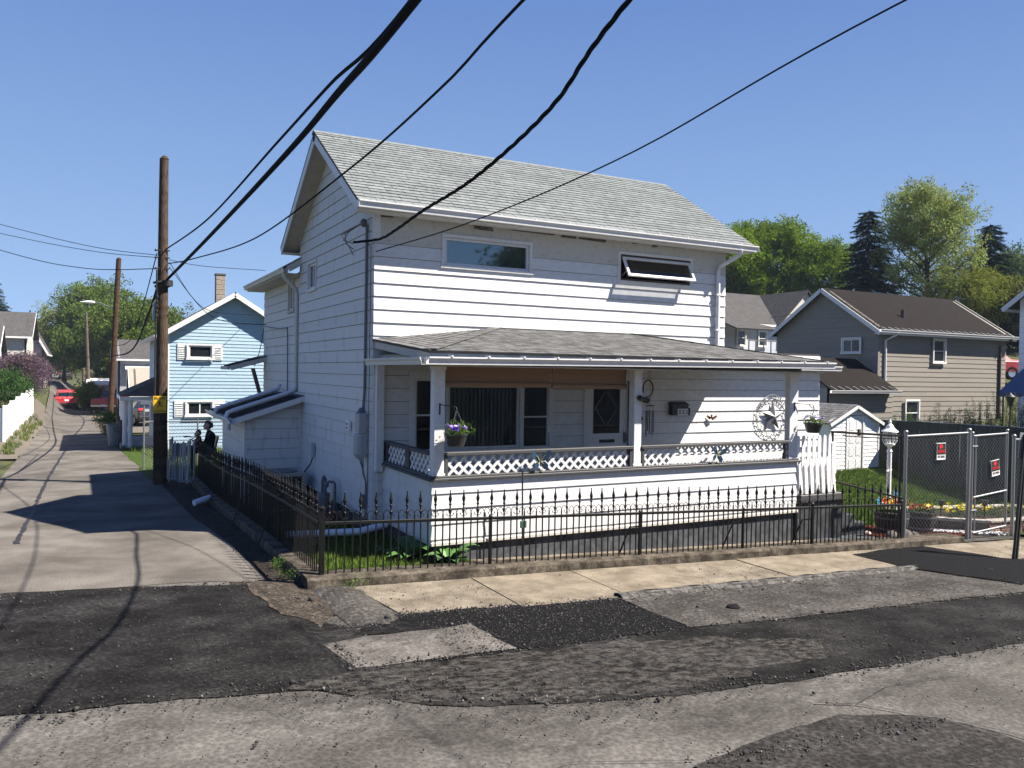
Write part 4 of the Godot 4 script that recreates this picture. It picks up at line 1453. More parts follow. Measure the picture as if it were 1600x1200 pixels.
	sheet("mulch_bed", ragged(P2([9.05, 1.55, 9.6, 1.25, 10.6, 1.5, 11.6, 2.0, 11.5, 2.60, 9.2, 2.60]), 0.2, 0.04), 0.075, M.mulch, 0.4)
	sheet("gate_path", PackedVector2Array([Vector2(10.66, 2.2), Vector2(12.4, 2.2), Vector2(12.6, 3.0), Vector2(10.66, 3.0)]), 0.045, M.old_gutter, 0.5)
	sheet("neighbour_lawn", ragged(P2([-2.6, -10.3, -2.9, -19.5, -3.1, -22.0, 6.0, -22.0, 6.0, -9.7, -1.2, -9.8]), 0.5, 0.05), 0.01, M.lawn, 1.0)
	sheet("parking_strip", ragged(P2([-5.2, -64.0, -4.2, -31.5, 1.5, -31.5, 1.5, -64.0]), 0.8, 0.1), 0.0, M.dust, 1.5)
	sheet("gravel_verge", ragged(P2([-6.9, -18.0, -6.0, -18.0, -6.05, -36.0, -6.5, -46.0, -7.6, -46.0, -6.8, -36.0]), 0.5, 0.06), 0.008, M.dust, 1.0)

func tar_line(called: String, a: Array, half: float, off: float) -> void:
	var pts := P2(a)
	var cv := Curve2D.new()
	for i in pts.size():
		var tn: Vector2 = (pts[mini(i + 1, pts.size() - 1)] - pts[maxi(i - 1, 0)]) / 6.0
		cv.add_point(pts[i], -tn, tn)
	var bl := cv.get_baked_length()
	var n := maxi(6, int(bl / maxf(0.08, half * 6.0)))
	var mb := MB.new()
	var pa := []
	for i in n + 1:
		var p := cv.sample_baked(bl * i / n)
		var t := (cv.sample_baked(minf(bl * i / n + 0.05, bl)) - cv.sample_baked(maxf(bl * i / n - 0.05, 0.0))).normalized().orthogonal()
		p += t * rf(-half, half) * 0.5
		var w := half * rf(0.6, 1.3)
		pa.append([gp(p.x + t.x * w, p.y + t.y * w, off), gp(p.x - t.x * w, p.y - t.y * w, off)])
	for i in n:
		var nn: Vector3 = (pa[i][1] - pa[i][0]).cross(pa[i + 1][0] - pa[i][0])
		if nn.y > 0:
			mb.quad(pa[i][0], pa[i][1], pa[i + 1][1], pa[i + 1][0])
		else:
			mb.quad(pa[i][1], pa[i][0], pa[i + 1][0], pa[i + 1][1])
	struct(called, mb, M.tar)

# a length of concrete curb from a to b, w deep to the left of the way, its top h above the ground
func curb_piece(p: Node3D, a: Vector3, b: Vector3, w: float, h: float) -> void:
	var mb := MB.new()
	var along := (b - a).normalized()
	var side := Vector3(along.z, 0, along.x) if absf(along.z) < 0.5 else Vector3(along.z, 0, 0)
	if absf(along.z) < 0.5:
		side = Vector3(0, 0, 1)
	var n := 5
	var rows := []
	for i in n + 1:
		var q := a.lerp(b, i / float(n))
		var base := gy(q.x, q.z)
		var r := []
		var c := 0.025 + rf(-0.008, 0.008)
		for o in [[0.0, -0.2], [0.0, h], [w - c, h + rf(-0.004, 0.004)], [w + rf(-0.004, 0.004), h - c], [w + 0.012, -0.2]]:
			var s: Vector3 = q + side * o[0]
			r.append(Vector3(s.x, base + o[1], s.z))
		rows.append(r)
	for i in n:
		for k in 4:
			var f := [rows[i][k], rows[i + 1][k], rows[i + 1][k + 1], rows[i][k + 1]]
			if absf(along.z) < 0.5:
				f.reverse()
			mb.quad(f[0], f[1], f[2], f[3])
	var turned := absf(along.z) < 0.5
	for e in [0, n]:
		for k in range(1, 4):
			if (e == 0) != turned:
				mb.tri(rows[e][0], rows[e][k], rows[e][k + 1])
			else:
				mb.tri(rows[e][0], rows[e][k + 1], rows[e][k])
	part(p, "curb_stone", mb, M.curb)

# ---------------------------------------------------------------- plants
func leaf_clump(count: int, size: float, spread: float, seed_: int, long := 1.6) -> ArrayMesh:
	var r := RandomNumberGenerator.new()
	r.seed = seed_
	var mb := MB.new()
	for i in count:
		var d := Vector3(r.randfn(), r.randfn(), r.randfn()).normalized()
		var c := d * spread * pow(r.randf(), 0.5)
		var u := Vector3(r.randfn(), r.randfn() * 0.6, r.randfn()).normalized()
		var w := u.cross(Vector3(r.randfn(), r.randfn(), r.randfn())).normalized()
		var s := size * r.randf_range(0.7, 1.3)
		var nn := u.cross(w)
		mb.k = Color.WHITE * r.randf_range(0.75, 1.2)
		mb.tri(c - u * s * long * 0.5, c + w * s * 0.4 + nn * s * 0.12, c + u * s * long * 0.5)
		mb.tri(c - u * s * long * 0.5, c + u * s * long * 0.5, c - w * s * 0.4 + nn * s * 0.12)
	return mb.mesh()

# a broad-leaved tree: trunk with forking limbs, and clumps of leaves round the limb ends
func tree(called: String, label: String, at: Vector3, ht: float, rad: float, trunk_h: float, tint: Color, opt := {}) -> Node3D:
	var o := thing(called, label, "tree", at, opt.get("group", ""))
	var r := RandomNumberGenerator.new()
	r.seed = opt.get("seed", 1)
	var tips := []
	var mb := MB.new()
	var base_r: float = opt.get("girth", ht * 0.022)
	var lean := Vector3(r.randf_range(-0.05, 0.05), 0, r.randf_range(-0.05, 0.05))
	var tp := [at - Vector3(0, 0.3, 0)]
	var tr := [base_r * 1.4]
	for i in 6:
		var f := (i + 1) / 6.0
		tp.append(at + Vector3(0, ht * 0.86 * f, 0) + lean * ht * f + Vector3(r.randf_range(-1, 1), 0, r.randf_range(-1, 1)) * rad * 0.05 * f)
		tr.append(base_r * (1.0 - f * 0.85))
	mb.tube(tp, tr, 8)
	var limbs: int = opt.get("limbs", 16)
	var low: float = trunk_h / ht
	for i in limbs:
		var f := lerpf(low, 0.97, (i + 0.5) / limbs)
		var ff := clampf((f * ht / (ht * 0.86)), 0.0, 1.0)
		var s: Vector3 = tp[mini(int(ff * 6), 6)]
		s.y = at.y + f * ht * 0.86
		var ang := i * 2.399 + r.randf_range(-0.4, 0.4)
		# half-width of the crown at this height
		var prof: float = opt.get("shape", 1.0)
		var cf := (f - low) / (1.0 - low)
		var cr := rad * pow(sin(PI * clampf(0.16 + cf * 0.80, 0, 1)), 0.65 * prof) * r.randf_range(0.72, 1.06)
		var rise: float = cr * opt.get("rise", 0.55) * r.randf_range(0.6, 1.2)
		var e := s + Vector3(cos(ang) * cr, minf(rise, at.y + ht - s.y), sin(ang) * cr)
		var mid := s.lerp(e, 0.5) + Vector3(0, -cr * 0.06, 0)
		var lr := base_r * (0.42 - 0.28 * f)
		mb.tube([s, mid, e], [lr, lr * 0.65, lr * 0.2], 5, false)
		tips.append([e, 1.0])
		tips.append([mid.lerp(e, 0.4), 0.8])
		for k in int(opt.get("twigs", 3)):
			var q := mid.lerp(e, r.randf())
			var te := q + Vector3(r.randfn() * 0.8, r.randf_range(-0.1, 0.9), r.randfn() * 0.8) * cr * 0.42
			mb.tube([q, te], [lr * 0.35, lr * 0.1], 4, false)
			tips.append([te, 0.8])
	tips.append([at + Vector3(0, ht * 0.97, 0) + lean * ht, 0.6])
	part(o, "trunk", mb, opt.get("bark", M.bark))
	var ts := []
	var cs := []
	var per: int = opt.get("per_tip", 16)
	var cl: float = opt.get("clump", 0.5)
	for t in tips:
		for k in per:
			var g: float = t[1] * rad * opt.get("fuzz", 0.17)
			var p: Vector3 = t[0] - at + Vector3(r.randfn() * g, r.randfn() * g * 0.8, r.randfn() * g)
			var sc := cl * r.randf_range(0.6, 1.25)
			ts.append(Transform3D(Basis.from_euler(Vector3(r.randf() * TAU, r.randf() * TAU, r.randf() * TAU)) * sc, p))
			var v := r.randf_range(0.7, 1.3)
			cs.append(Color(tint.r * v * r.randf_range(0.85, 1.15), tint.g * v, tint.b * v))
	copies(o, "crown", opt.get("leaf_mesh", leaf_a), M.leaf, ts, cs, "")
	return o

func conifer(called: String, label: String, at: Vector3, ht: float, rad: float, tint: Color, seed_: int, group := "", bare := 0.08) -> Node3D:
	var o := thing(called, label, "tree", at, group)
	var r := RandomNumberGenerator.new()
	r.seed = seed_
	var mb := MB.new()
	mb.tube([at - Vector3(0, 0.3, 0), at + Vector3(0, ht * 0.5, 0), at + Vector3(0, ht, 0)], [ht * 0.02, ht * 0.012, 0.01], 7)
	var ts := []
	var cs := []
	var lv := int(ht * 4.4)
	for i in lv:
		var f := lerpf(bare, 1.0, i / float(lv))
		var cr := rad * pow(1.0 - f, 0.85) * r.randf_range(0.72, 1.18) + 0.12
		var n := 7 + int(cr * 5)
		for k in n:
			var a := TAU * k / n + r.randf_range(-0.3, 0.3) + i * 0.7
			var ln := cr * r.randf_range(0.75, 1.12)
			var s := at + Vector3(0, f * ht, 0)
			var e := s + Vector3(cos(a) * ln, -ln * r.randf_range(0.05, 0.42), sin(a) * ln)
			if k % 4 == 0:
				mb.tube([s, e], [0.03, 0.008], 3, false)
			var m := maxi(2, int(ln / 0.30))
			for j in m:
				var q := s.lerp(e, (j + 0.8) / m)
				var bs := Basis(Vector3.UP, -a) * Basis(Vector3.BACK, -0.25 + r.randf_range(-0.25, 0.25))
				ts.append(Transform3D(bs * Basis(Vector3.RIGHT, r.randf_range(-0.4, 0.4)) * (0.72 * r.randf_range(0.75, 1.3)), q - at))
				var v := r.randf_range(0.65, 1.3)
				cs.append(Color(tint.r * v, tint.g * v, tint.b * v))
	part(o, "trunk", mb, M.bark)
	copies(o, "crown", needle_a, M.needle, ts, cs, "")
	return o

var leaf_a: ArrayMesh
var leaf_b: ArrayMesh
var leaf_lilac: ArrayMesh
var needle_a: ArrayMesh
var grass_a: ArrayMesh
var rock_a: ArrayMesh
var petal_a: ArrayMesh

func make_leaves() -> void:
	leaf_a = leaf_clump(16, 0.26, 0.75, 21)
	leaf_b = leaf_clump(14, 0.16, 0.8, 22, 2.4)
	leaf_lilac = leaf_clump(14, 0.22, 0.8, 23)
	var nb := MB.new()
	for i in 26:
		var t := i / 26.0
		var s := 1.0 if i % 2 else -1.0
		var c := Vector3(t - 0.3, 0, 0)
		var e := c + Vector3(0.20, rf(-0.10, 0.06), s * rf(0.16, 0.34) * (1.15 - t))
		var w := Vector3(0.05, 0.0, 0.0)
		nb.k = Color.WHITE * rf(0.7, 1.2)
		nb.tri(c - w, c + w, e)
		var e2 := c + Vector3(0.24, rf(-0.22, 0.16), s * rf(0.03, 0.14))
		nb.tri(c - w, e2, c + w)
	needle_a = nb.mesh()
	var gb := MB.new()
	for i in 9:
		var a := rf(0, TAU)
		var d := Vector3(cos(a), 0, sin(a))
		var b := d * rf(0.0, 0.05)
		var t := b + d * rf(0.01, 0.05) + Vector3(0, rf(0.05, 0.10), 0)
		var w := d.cross(Vector3.UP) * 0.006
		gb.k = Color.WHITE * rf(0.7, 1.25)
		gb.tri(b - w, b + w, t)
	grass_a = gb.mesh()
	var rb := MB.new()
	rb.ball(Vector3.ZERO, Vector3(0.5, 0.36, 0.42), 4, 6)
	for i in rb.v.size():
		var q := rb.v[i]
		rb.v[i] = q * (1.0 + 0.25 * sin(q.x * 9.0 + q.y * 7.0) * cos(q.z * 8.0))
	rock_a = rb.mesh()
	var pb := MB.new()
	for i in 5:
		var a := TAU * i / 5.0
		var d := Vector3(cos(a), 0.25, sin(a))
		var sd := Vector3(-sin(a), 0.1, cos(a))
		pb.tri(Vector3.ZERO, d * 0.7 - sd * 0.45, d)
		pb.tri(Vector3.ZERO, d, d * 0.7 + sd * 0.45)
	petal_a = pb.mesh()

# flowers and leaves heaped in a pot or bed
func blooms(p: Node3D, c: Vector3, rad: Vector3, leaves: int, tint: Color, flowers: Array, seed_: int, leaf_size := 0.05, bloom_size := 0.035) -> void:
	var r := RandomNumberGenerator.new()
	r.seed = seed_
	var ts := []
	var cs := []
	for i in leaves:
		var d := Vector3(r.randfn() * 0.5, absf(r.randfn()) * 0.5, r.randfn() * 0.5)
		ts.append(Transform3D(Basis.from_euler(Vector3(r.randf() * TAU, r.randf() * TAU, 0)) * leaf_size * r.randf_range(0.8, 1.5), c + d * rad - org[p]))
		var v := r.randf_range(0.6, 1.3)
		cs.append(Color(tint.r * v, tint.g * v, tint.b * v))
	copies(p, "foliage", leaf_lilac, M.leaf, ts, cs, "")
	ts = []
	cs = []
	for f in flowers:
		for i in f[1]:
			var a := r.randf() * TAU
			var q := sqrt(r.randf())
			var d := Vector3(cos(a) * q, 0.55 + 0.5 * r.randf(), sin(a) * q)
			ts.append(Transform3D(Basis.from_euler(Vector3(r.randf_range(0.2, 1.3), r.randf() * TAU, 0)) * bloom_size * r.randf_range(0.8, 1.2), c + d * rad - org[p]))
			var v := r.randf_range(0.8, 1.15)
			cs.append(Color(f[0].r * v, f[0].g * v, f[0].b * v))
	if ts.size():
		copies(p, "flowers", petal_a, M.petal, ts, cs, "")

func grass_on(called: String, test: Callable, lo: Vector2, hi: Vector2, count: int, tint: Color, off: float, size: float, seed_: int) -> void:
	var r := RandomNumberGenerator.new()
	r.seed = seed_
	var ts := []
	var cs := []
	while ts.size() < count:
		var p := Vector2(r.randf_range(lo.x, hi.x), r.randf_range(lo.y, hi.y))
		count -= 0 if test.call(p) else 1
		if not test.call(p):
			continue
		ts.append(Transform3D(Basis(Vector3.UP, r.randf() * TAU) * (size * r.randf_range(0.6, 1.3)), gp(p.x, p.y, off)))
		var v := r.randf_range(0.65, 1.3)
		cs.append(Color(tint.r * v * r.randf_range(0.85, 1.3), tint.g * v, tint.b * v))
	copies(self, called, grass_a, M.blade, ts, cs, "stuff")

# ---------------------------------------------------------------- fences
var picket_tall: ArrayMesh
var picket_short: ArrayMesh
var finial_m: ArrayMesh
var hoop_m: ArrayMesh

func make_fence_pieces() -> void:
	var b := MB.new()
	b.box(Vector3(0, 0.37, 0), Vector3(0.015, 0.78, 0.015))
	picket_tall = b.mesh()
	b = MB.new()
	b.box(Vector3(0, 0.335, 0), Vector3(0.015, 0.71, 0.015))
	picket_short = b.mesh()
	# spear head on its collar, with a curl to each side
	b = MB.new()
	b.lathe([Vector2(0.010, 0.70), Vector2(0.019, 0.72), Vector2(0.019, 0.735), Vector2(0.011, 0.75), Vector2(0.011, 0.79), Vector2(0.020, 0.80), Vector2(0.020, 0.815), Vector2(0.012, 0.825), Vector2(0.023, 0.865), Vector2(0.026, 0.88), Vector2(0.013, 0.93), Vector2(0.007, 0.965), Vector2(0.010, 0.985), Vector2(0.0, 1.0)], Vector3.ZERO, 6)
	for s in [-1.0, 1.0]:
		b.tube([Vector3(s * 0.008, 0.665, 0), Vector3(s * 0.022, 0.655, 0), Vector3(s * 0.038, 0.664, 0), Vector3(s * 0.046, 0.68, 0)], 0.0045, 4)
		b.ball(Vector3(s * 0.046, 0.684, 0), Vector3.ONE * 0.009, 4, 6)
	finial_m = b.mesh()
	# half hoop from a short picket over to the collar of the tall one
	b = MB.new()
	for s in [-1.0, 1.0]:
		var pts := []
		for i in 8:
			var a: float = PI * i / 7.0
			pts.append(Vector3(s * (0.042 - 0.042 * cos(a)), 0.685 + 0.065 * sin(a), 0))
		b.tube(pts, 0.0048, 4, false)
	hoop_m = b.mesh()

# an ornamental iron fence along points of its base
func iron_fence(called: String, label: String, pts: Array, posts: Array, braces: Array) -> Node3D:
	var f := thing(called, label, "fence", pts[0])
	var lens := [0.0]
	for i in pts.size() - 1:
		lens.append(lens[-1] + Vector2(pts[i + 1].x - pts[i].x, pts[i + 1].z - pts[i].z).length())
	var where := func(d: float) -> Vector3:
		for i in pts.size() - 1:
			if d <= lens[i + 1] or i == pts.size() - 2:
				return (pts[i] as Vector3).lerp(pts[i + 1], (d - lens[i]) / (lens[i + 1] - lens[i]))
		return pts[0]
	var dir: Vector3 = pts[-1] - pts[0]
	dir.y = 0
	dir = dir.normalized()
	var bas := Basis(dir, Vector3.UP, dir.cross(Vector3.UP))
	for i in pts.size() - 1:
		var rl := MB.new()
		rl.bar(pts[i] + Vector3(0, 0.61, 0), pts[i + 1] + Vector3(0, 0.61, 0), 0.028, 0.040, Vector3.UP, 0.004)
		part(f, "rail", rl, M.iron)
	var n := int(lens[-1] / 0.0985)
	for i in range(1, n):
		var d: float = lens[-1] * i / n
		var p: Vector3 = where.call(d)
		var lean := Basis(bas.z, rf(-0.012, 0.012)) * Basis(bas.x, rf(-0.012, 0.012))
		var t := Transform3D(lean * bas, p)
		if i % 2:
			var pk := inst(f, "picket", picket_tall, M.iron, t)
			org[pk] = p
			inst(pk, "finial", finial_m, M.iron, Transform3D(Basis(), p))
		else:
			var pk2 := inst(f, "picket", picket_short, M.iron, t)
			org[pk2] = p
			inst(pk2, "hoop", hoop_m, M.iron, Transform3D(Basis(), p))
	for d in posts:
		var q: Vector3 = where.call(d[0])
		var pm := MB.new()
		pm.box(q + Vector3(0, d[2] / 2 - 0.03, 0), Vector3(d[1], d[2] + 0.06, d[1]), Basis(), 0.004)
		pm.lathe([Vector2(d[1] * 0.72, d[2]), Vector2(d[1] * 0.72, d[2] + 0.02), Vector2(0.0, d[2] + 0.05)], q, 8)
		part(f, "post", pm, M.iron)
	for d in braces:
		var q: Vector3 = where.call(d)
		var side := dir.cross(Vector3.UP)
		var bm := MB.new()
		bm.tube([q + Vector3(0, 0.42, 0), q - side * 0.16 + Vector3(0, 0.38, 0) - dir * 0.06, q - side * 0.34 - dir * 0.14 + Vector3(0, -0.10, 0)], 0.013, 6)
		part(f, "brace", bm, M.iron)
	return f

# woven wire between two posts; the wires zigzag as chain link does
func chain_mesh(p: Node3D, a: Vector3, b: Vector3, y0a: float, y1a: float, y0b: float, y1b: float, m: Material, gap := 0.080, r := 0.0016) -> void:
	var mb := MB.new()
	var u := Vector3(b.x - a.x, 0, b.z - a.z)
	var w := u.length()
	u /= w
	var n := u.cross(Vector3.UP)
	var h := y1a - y0a
	for s in [1.0, -1.0]:
		var t := -h
		while t < w:
			var a2 := Vector2(maxf(t, 0.0), maxf(-t, 0.0))
			var b2 := Vector2(minf(t + h, w), minf(h, w - t))
			if b2.x - a2.x > 0.01:
				var q := []
				for e in [a2, b2]:
					var xx: float = e.x if s > 0 else w - e.x
					var f := xx / w
					q.append(Vector3(a.x, 0, a.z) + u * xx + Vector3.UP * lerpf(lerpf(y0a, y0b, f), lerpf(y1a, y1b, f), e.y / h) + n * (0.003 * s))
				mb.tube(q, r, 3, false)
			t += gap * 1.15
	part(p, "wire_mesh", mb, m)

func pipe(p: Node3D, called: String, pts: Array, r: float, m: Material, cap := false) -> void:
	var mb := MB.new()
	mb.tube(pts, r, 9)
	if cap:
		var q: Vector3 = pts[-1]
		mb.ball(q + Vector3(0, 0.008, 0), Vector3(r * 1.35, r * 1.2, r * 1.35), 6, 9)
	part(p, called, mb, m)

func fences() -> void:
	make_fence_pieces()
	var base := func(x: float, z: float) -> Vector3: return gp(x, z, 0.142)
	var fp := []
	for i in 5:
		fp.append(base.call(lerpf(-1.53, 9.06, i / 4.0), 2.8))
	iron_fence("iron_fence", "black wrought iron fence with spear finials along the sidewalk in front of the porch", fp, [[0.02, 0.06, 0.78], [2.27, 0.04, 0.62], [4.72, 0.034, 0.62], [6.75, 0.034, 0.62], [8.30, 0.045, 0.66], [10.58, 0.03, 0.66]], [4.72, 6.75, 8.30])
	var sp := []
	for z in [2.74, 0.7, -1.35, -2.5, -4.1, -6.0, -9.2]:
		sp.append(gp(-1.53, z, 0.14))
	iron_fence("iron_fence", "black wrought iron fence with spear finials running back along the alley", sp, [[2.3, 0.035, 0.62], [4.6, 0.035, 0.62], [6.9, 0.035, 0.62], [9.3, 0.035, 0.62], [11.9, 0.05, 0.75]], [2.3, 4.6])
	# chain link round the right yard
	var z0 := 2.79
	var g := thing("chain_link_fence", "silver chain link fence panel on the sidewalk between the iron fence and the gate", "fence", gp(9.14, z0))
	pipe(g, "post", [gp(9.14, z0, -0.1), Vector3(9.14, 0.93, z0)], 0.030, M.galvanised, true)
	pipe(g, "post", [gp(9.06, z0 - 0.05, -0.1), Vector3(9.06, 0.90, z0 - 0.05)], 0.020, M.rusty_pipe)
	pipe(g, "post", [gp(11.00, z0, -0.1), Vector3(11.00, 0.93, z0)], 0.033, M.galvanised, true)
	pipe(g, "top_rail", [Vector3(9.17, 0.86, z0), Vector3(10.98, 0.885, z0)], 0.021, M.galvanised)
	chain_mesh(g, Vector3(9.17, 0, z0), Vector3(10.97, 0, z0), -0.95, 0.89, -1.03, 0.91, M.wire_mesh)
	var cl := MB.new()
	for y in [-0.7, -0.3, 0.1, 0.5, 0.8]:
		for xx in [9.14, 11.0]:
			cl.lathe([Vector2(0.036, -0.012), Vector2(0.038, 0.0), Vector2(0.036, 0.012)], Vector3(xx, y, z0), 9)
	part(g, "clamp", cl, M.galvanised)
	var gt := thing("chain_link_gate", "silver chain link gate with a middle rail beside the black sign post", "gate", gp(11.10, z0))
	pipe(gt, "post", [gp(11.12, z0 - 0.01, -0.1), Vector3(11.12, 0.87, z0 - 0.01)], 0.026, M.galvanised, true)
	pipe(gt, "frame", [Vector3(11.22, -1.02, z0), Vector3(11.22, 0.78, z0), Vector3(11.28, 0.83, z0), Vector3(12.22, 0.85, z0)], 0.016, M.galvanised)
	pipe(gt, "frame", [Vector3(11.12, 0.82, z0 + 0.01), Vector3(12.22, 0.85, z0 + 0.01)], 0.020, M.galvanised)
	pipe(gt, "frame", [Vector3(12.23, -1.05, z0), Vector3(12.23, 0.90, z0)], 0.024, M.galvanised, true)
	pipe(gt, "middle_rail", [Vector3(11.15, -0.37, z0 + 0.01), Vector3(12.22, -0.29, z0 + 0.01)], 0.019, M.galvanised)
	pipe(gt, "bottom_rail", [Vector3(11.16, -1.06, z0 + 0.01), Vector3(12.22, -1.0, z0 + 0.01)], 0.019, M.galvanised)
	chain_mesh(gt, Vector3(11.22, 0, z0), Vector3(12.22, 0, z0), -1.04, 0.82, -1.0, 0.84, M.wire_mesh)
	var hn := MB.new()
	for y in [0.62, -0.62]:
		hn.bb(Vector3(11.08, y - 0.012, z0 - 0.03), Vector3(11.24, y + 0.012, z0 + 0.03), 0.003)
	part(gt, "hinge", hn, M.galvanised)
	var g2 := thing("chain_link_fence", "silver chain link fence at the right edge behind the black sign post", "fence", gp(12.4, z0))
	pipe(g2, "post", [gp(12.46, z0, -0.1), Vector3(12.46, 0.78, z0)], 0.034, M.galvanised, true)
	pipe(g2, "top_rail", [Vector3(12.48, 0.72, z0), Vector3(15.6, 0.62, z0)], 0.021, M.galvanised)
	pipe(g2, "post", [gp(14.9, z0, -0.1), Vector3(14.9, 0.72, z0)], 0.030, M.galvanised, true)
	chain_mesh(g2, Vector3(12.5, 0, z0), Vector3(15.6, 0, z0), -1.06, 0.76, -1.15, 0.68, M.wire_mesh)
	# brown pipe panel running back from the corner post
	var g3 := thing("chain_link_fence", "rusty brown pipe fence panel with wire mesh in front of the white shed", "fence", gp(9.12, 2.7))
	pipe(g3, "top_rail", [Vector3(9.14, 0.86, 2.76), Vector3(9.15, 0.82, 1.12)], 0.022, M.rusty_pipe)
	pipe(g3, "post", [gp(9.15, 1.16, -0.1), Vector3(9.15, 0.81, 1.16)], 0.026, M.rusty_pipe)
	pipe(g3, "bottom_rail", [Vector3(9.14, -0.28, 2.76), Vector3(9.15, -0.16, 1.2)], 0.020, M.rusty_pipe)
	pipe(g3, "cross_rail", [Vector3(9.14, 0.80, 2.76), Vector3(9.15, 0.76, 1.4)], 0.010, M.rusty_pipe)
	var lc := MB.new()
	lc.bb(Vector3(9.12, 0.79, 1.76), Vector3(9.18, 0.92, 1.80), 0.004)
	part(g3, "latch", lc, M.rusty_pipe)
	chain_mesh(g3, Vector3(9.145, 0, 2.74), Vector3(9.15, 0, 1.2), -0.3, 0.84, -0.18, 0.80, M.rusty_pipe)
	# black privacy cloth along the far side of the yard
	var pf := thing("privacy_fence", "tall fence hung with dark green black privacy cloth across the back of the right yard", "fence", Vector3(19.0, gy(19.0, -3.0), -3.0))
	var pts := [Vector3(20.6, 0, -6.7), Vector3(19.7, 0, -4.4), Vector3(18.7, 0, -2.4), Vector3(17.6, 0, -0.3), Vector3(16.9, 0, 1.4), Vector3(16.7, 0, 2.75)]
	var tops := [0.45, 0.53, 0.60, 0.68, 0.70, 0.70]
	for i in pts.size() - 1:
		var mb := MB.new()
		var n := 16
		var dirv: Vector3 = (pts[i + 1] - pts[i])
		var nn := dirv.normalized().cross(Vector3.UP)
		var rows := []
		for k in n + 1:
			var q: Vector3 = pts[i].lerp(pts[i + 1], k / float(n))
			var yb := gy(q.x, q.z)
			var col := []
			for j in 6:
				var f := j / 5.0
				var bulge := 0.03 * sin(k * 0.9 + f * 2.0 + i * 2.0) * sin(PI * f) + 0.015 * sin(k * 2.3 + f * 6.0)
				col.append(Vector3(q.x, lerpf(yb - 0.03, lerpf(tops[i], tops[i + 1], k / float(n)) - 0.02 * sin(PI * k / n), f), q.z) + nn * bulge)
			rows.append(col)
		for k in n:
			for j in 5:
				mb.quad(rows[k][j], rows[k + 1][j], rows[k + 1][j + 1], rows[k][j + 1])
				mb.quad(rows[k + 1][j] - nn * 0.006, rows[k][j] - nn * 0.006, rows[k][j + 1] - nn * 0.006, rows[k + 1][j + 1] - nn * 0.006)
		part(pf, "privacy_cloth", mb, M.privacy)
		var pm := MB.new()
		pm.tube([gp(pts[i].x, pts[i].z, -0.1) - nn * 0.04, Vector3(pts[i].x, tops[i] + 0.03, pts[i].z) - nn * 0.04], 0.025, 7)
		part(pf, "post", pm, M.galvanised)
		var rm := MB.new()
		rm.tube([Vector3(pts[i].x, tops[i] - 0.02, pts[i].z) - nn * 0.04, Vector3(pts[i + 1].x, tops[i + 1] - 0.02, pts[i + 1].z) - nn * 0.04], 0.02, 6)
		part(pf, "top_rail", rm, M.galvanised)
	# slatted gate leaf at the far end of the alley fence
	var sg := thing("alley_gate", "grey chain link gate with slats leaning open beside the near utility pole", "gate", gp(-2.0, -9.5))
	var ga := gp(-2.27, -9.75, 0.04)
	var gb := gp(-1.66, -9.05, 0.04)
	var ud := (gb - ga)
	for e in [ga, gb]:
		pipe(sg, "frame", [e, e + Vector3(0, 1.12 if e == ga else 1.06, 0)], 0.026, M.galvanised)
	pipe(sg, "frame", [ga + Vector3(0, 0.06, 0), gb + Vector3(0, 0.02, 0)], 0.022, M.galvanised)
	pipe(sg, "frame", [ga + ud * 0.86, ga + ud * 0.86 + Vector3(0, 1.05, 0)], 0.016, M.galvanised)
	for i in 9:
		var s := MB.new()
		var q := ga + ud * (0.06 + i * 0.09)
		s.box(q + Vector3(0, 0.53 + rf(-0.05, 0.05), 0), Vector3(0.060, 1.0 + rf(-0.1, 0.1), 0.006), Basis(Vector3.UP, -atan2(ud.z, ud.x)) * Basis(Vector3.BACK, rf(-0.05, 0.05)))
		part(sg, "slat", s, M.meter_grey if i % 3 != 1 else M.galvanised)
	chain_mesh(sg, ga, gb, ga.y + 0.06, ga.y + 1.08, gb.y + 0.06, gb.y + 1.05, M.wire_mesh)
	# wire fence before the blue house
	var bf := thing("chain_link_fence", "thin chain link fence standing in front of the pale blue house", "fence", gp(-2.2, -13.0))
	for i in 5:
		var q := gp(-2.6 + i * 1.45, -13.0, 0)
		pipe(bf, "post", [q - Vector3(0, 0.1, 0), Vector3(q.x, gy(q.x, -13.0) + (1.85 if i == 0 else 1.45), -13.0)], 0.024, M.galvanised)
	pipe(bf, "top_rail", [gp(-2.6, -13.0, 1.40), gp(3.2, -13.0, 1.40)], 0.018, M.galvanised)
	chain_mesh(bf, gp(-2.6, -13.0), gp(3.2, -13.0), gy(0, -13) + 0.05, gy(0, -13) + 1.40, gy(0, -13) + 0.05, gy(0, -13) + 1.40, M.wire_mesh, 0.08, 0.003)
	var wf := thing("wire_fence", "low leaning wire fence with wooden posts behind the trash bin", "fence", gp(-2.9, -24.0))
	for i in 6:
		var q := gp(-3.0 + i * 0.06, -22.5 - i * 1.8)
		var pm := MB.new()
		pm.tube([q - Vector3(0, 0.2, 0), q + Vector3(rf(-0.1, 0.1), rf(0.95, 1.25), 0)], 0.05, 7)
		part(wf, "post", pm, M.pole_grey)
	for y in [0.35, 0.95]:
		pipe(wf, "wire", [gp(-3.0, -22.5, y), gp(-2.7, -31.5, y)], 0.012, M.meter_dark)
	chain_mesh(wf, gp(-3.0, -22.5), gp(-2.7, -31.5), -1.2, -0.25, -1.35, -0.4, M.meter_dark, 0.1, 0.006)
	# white board fence on the left of the alley
	var vf := thing("vinyl_fence", "white board fence along the left side of the alley", "fence", gp(-6.7, -24.0))
	var fz := -22.6
	var run := 0
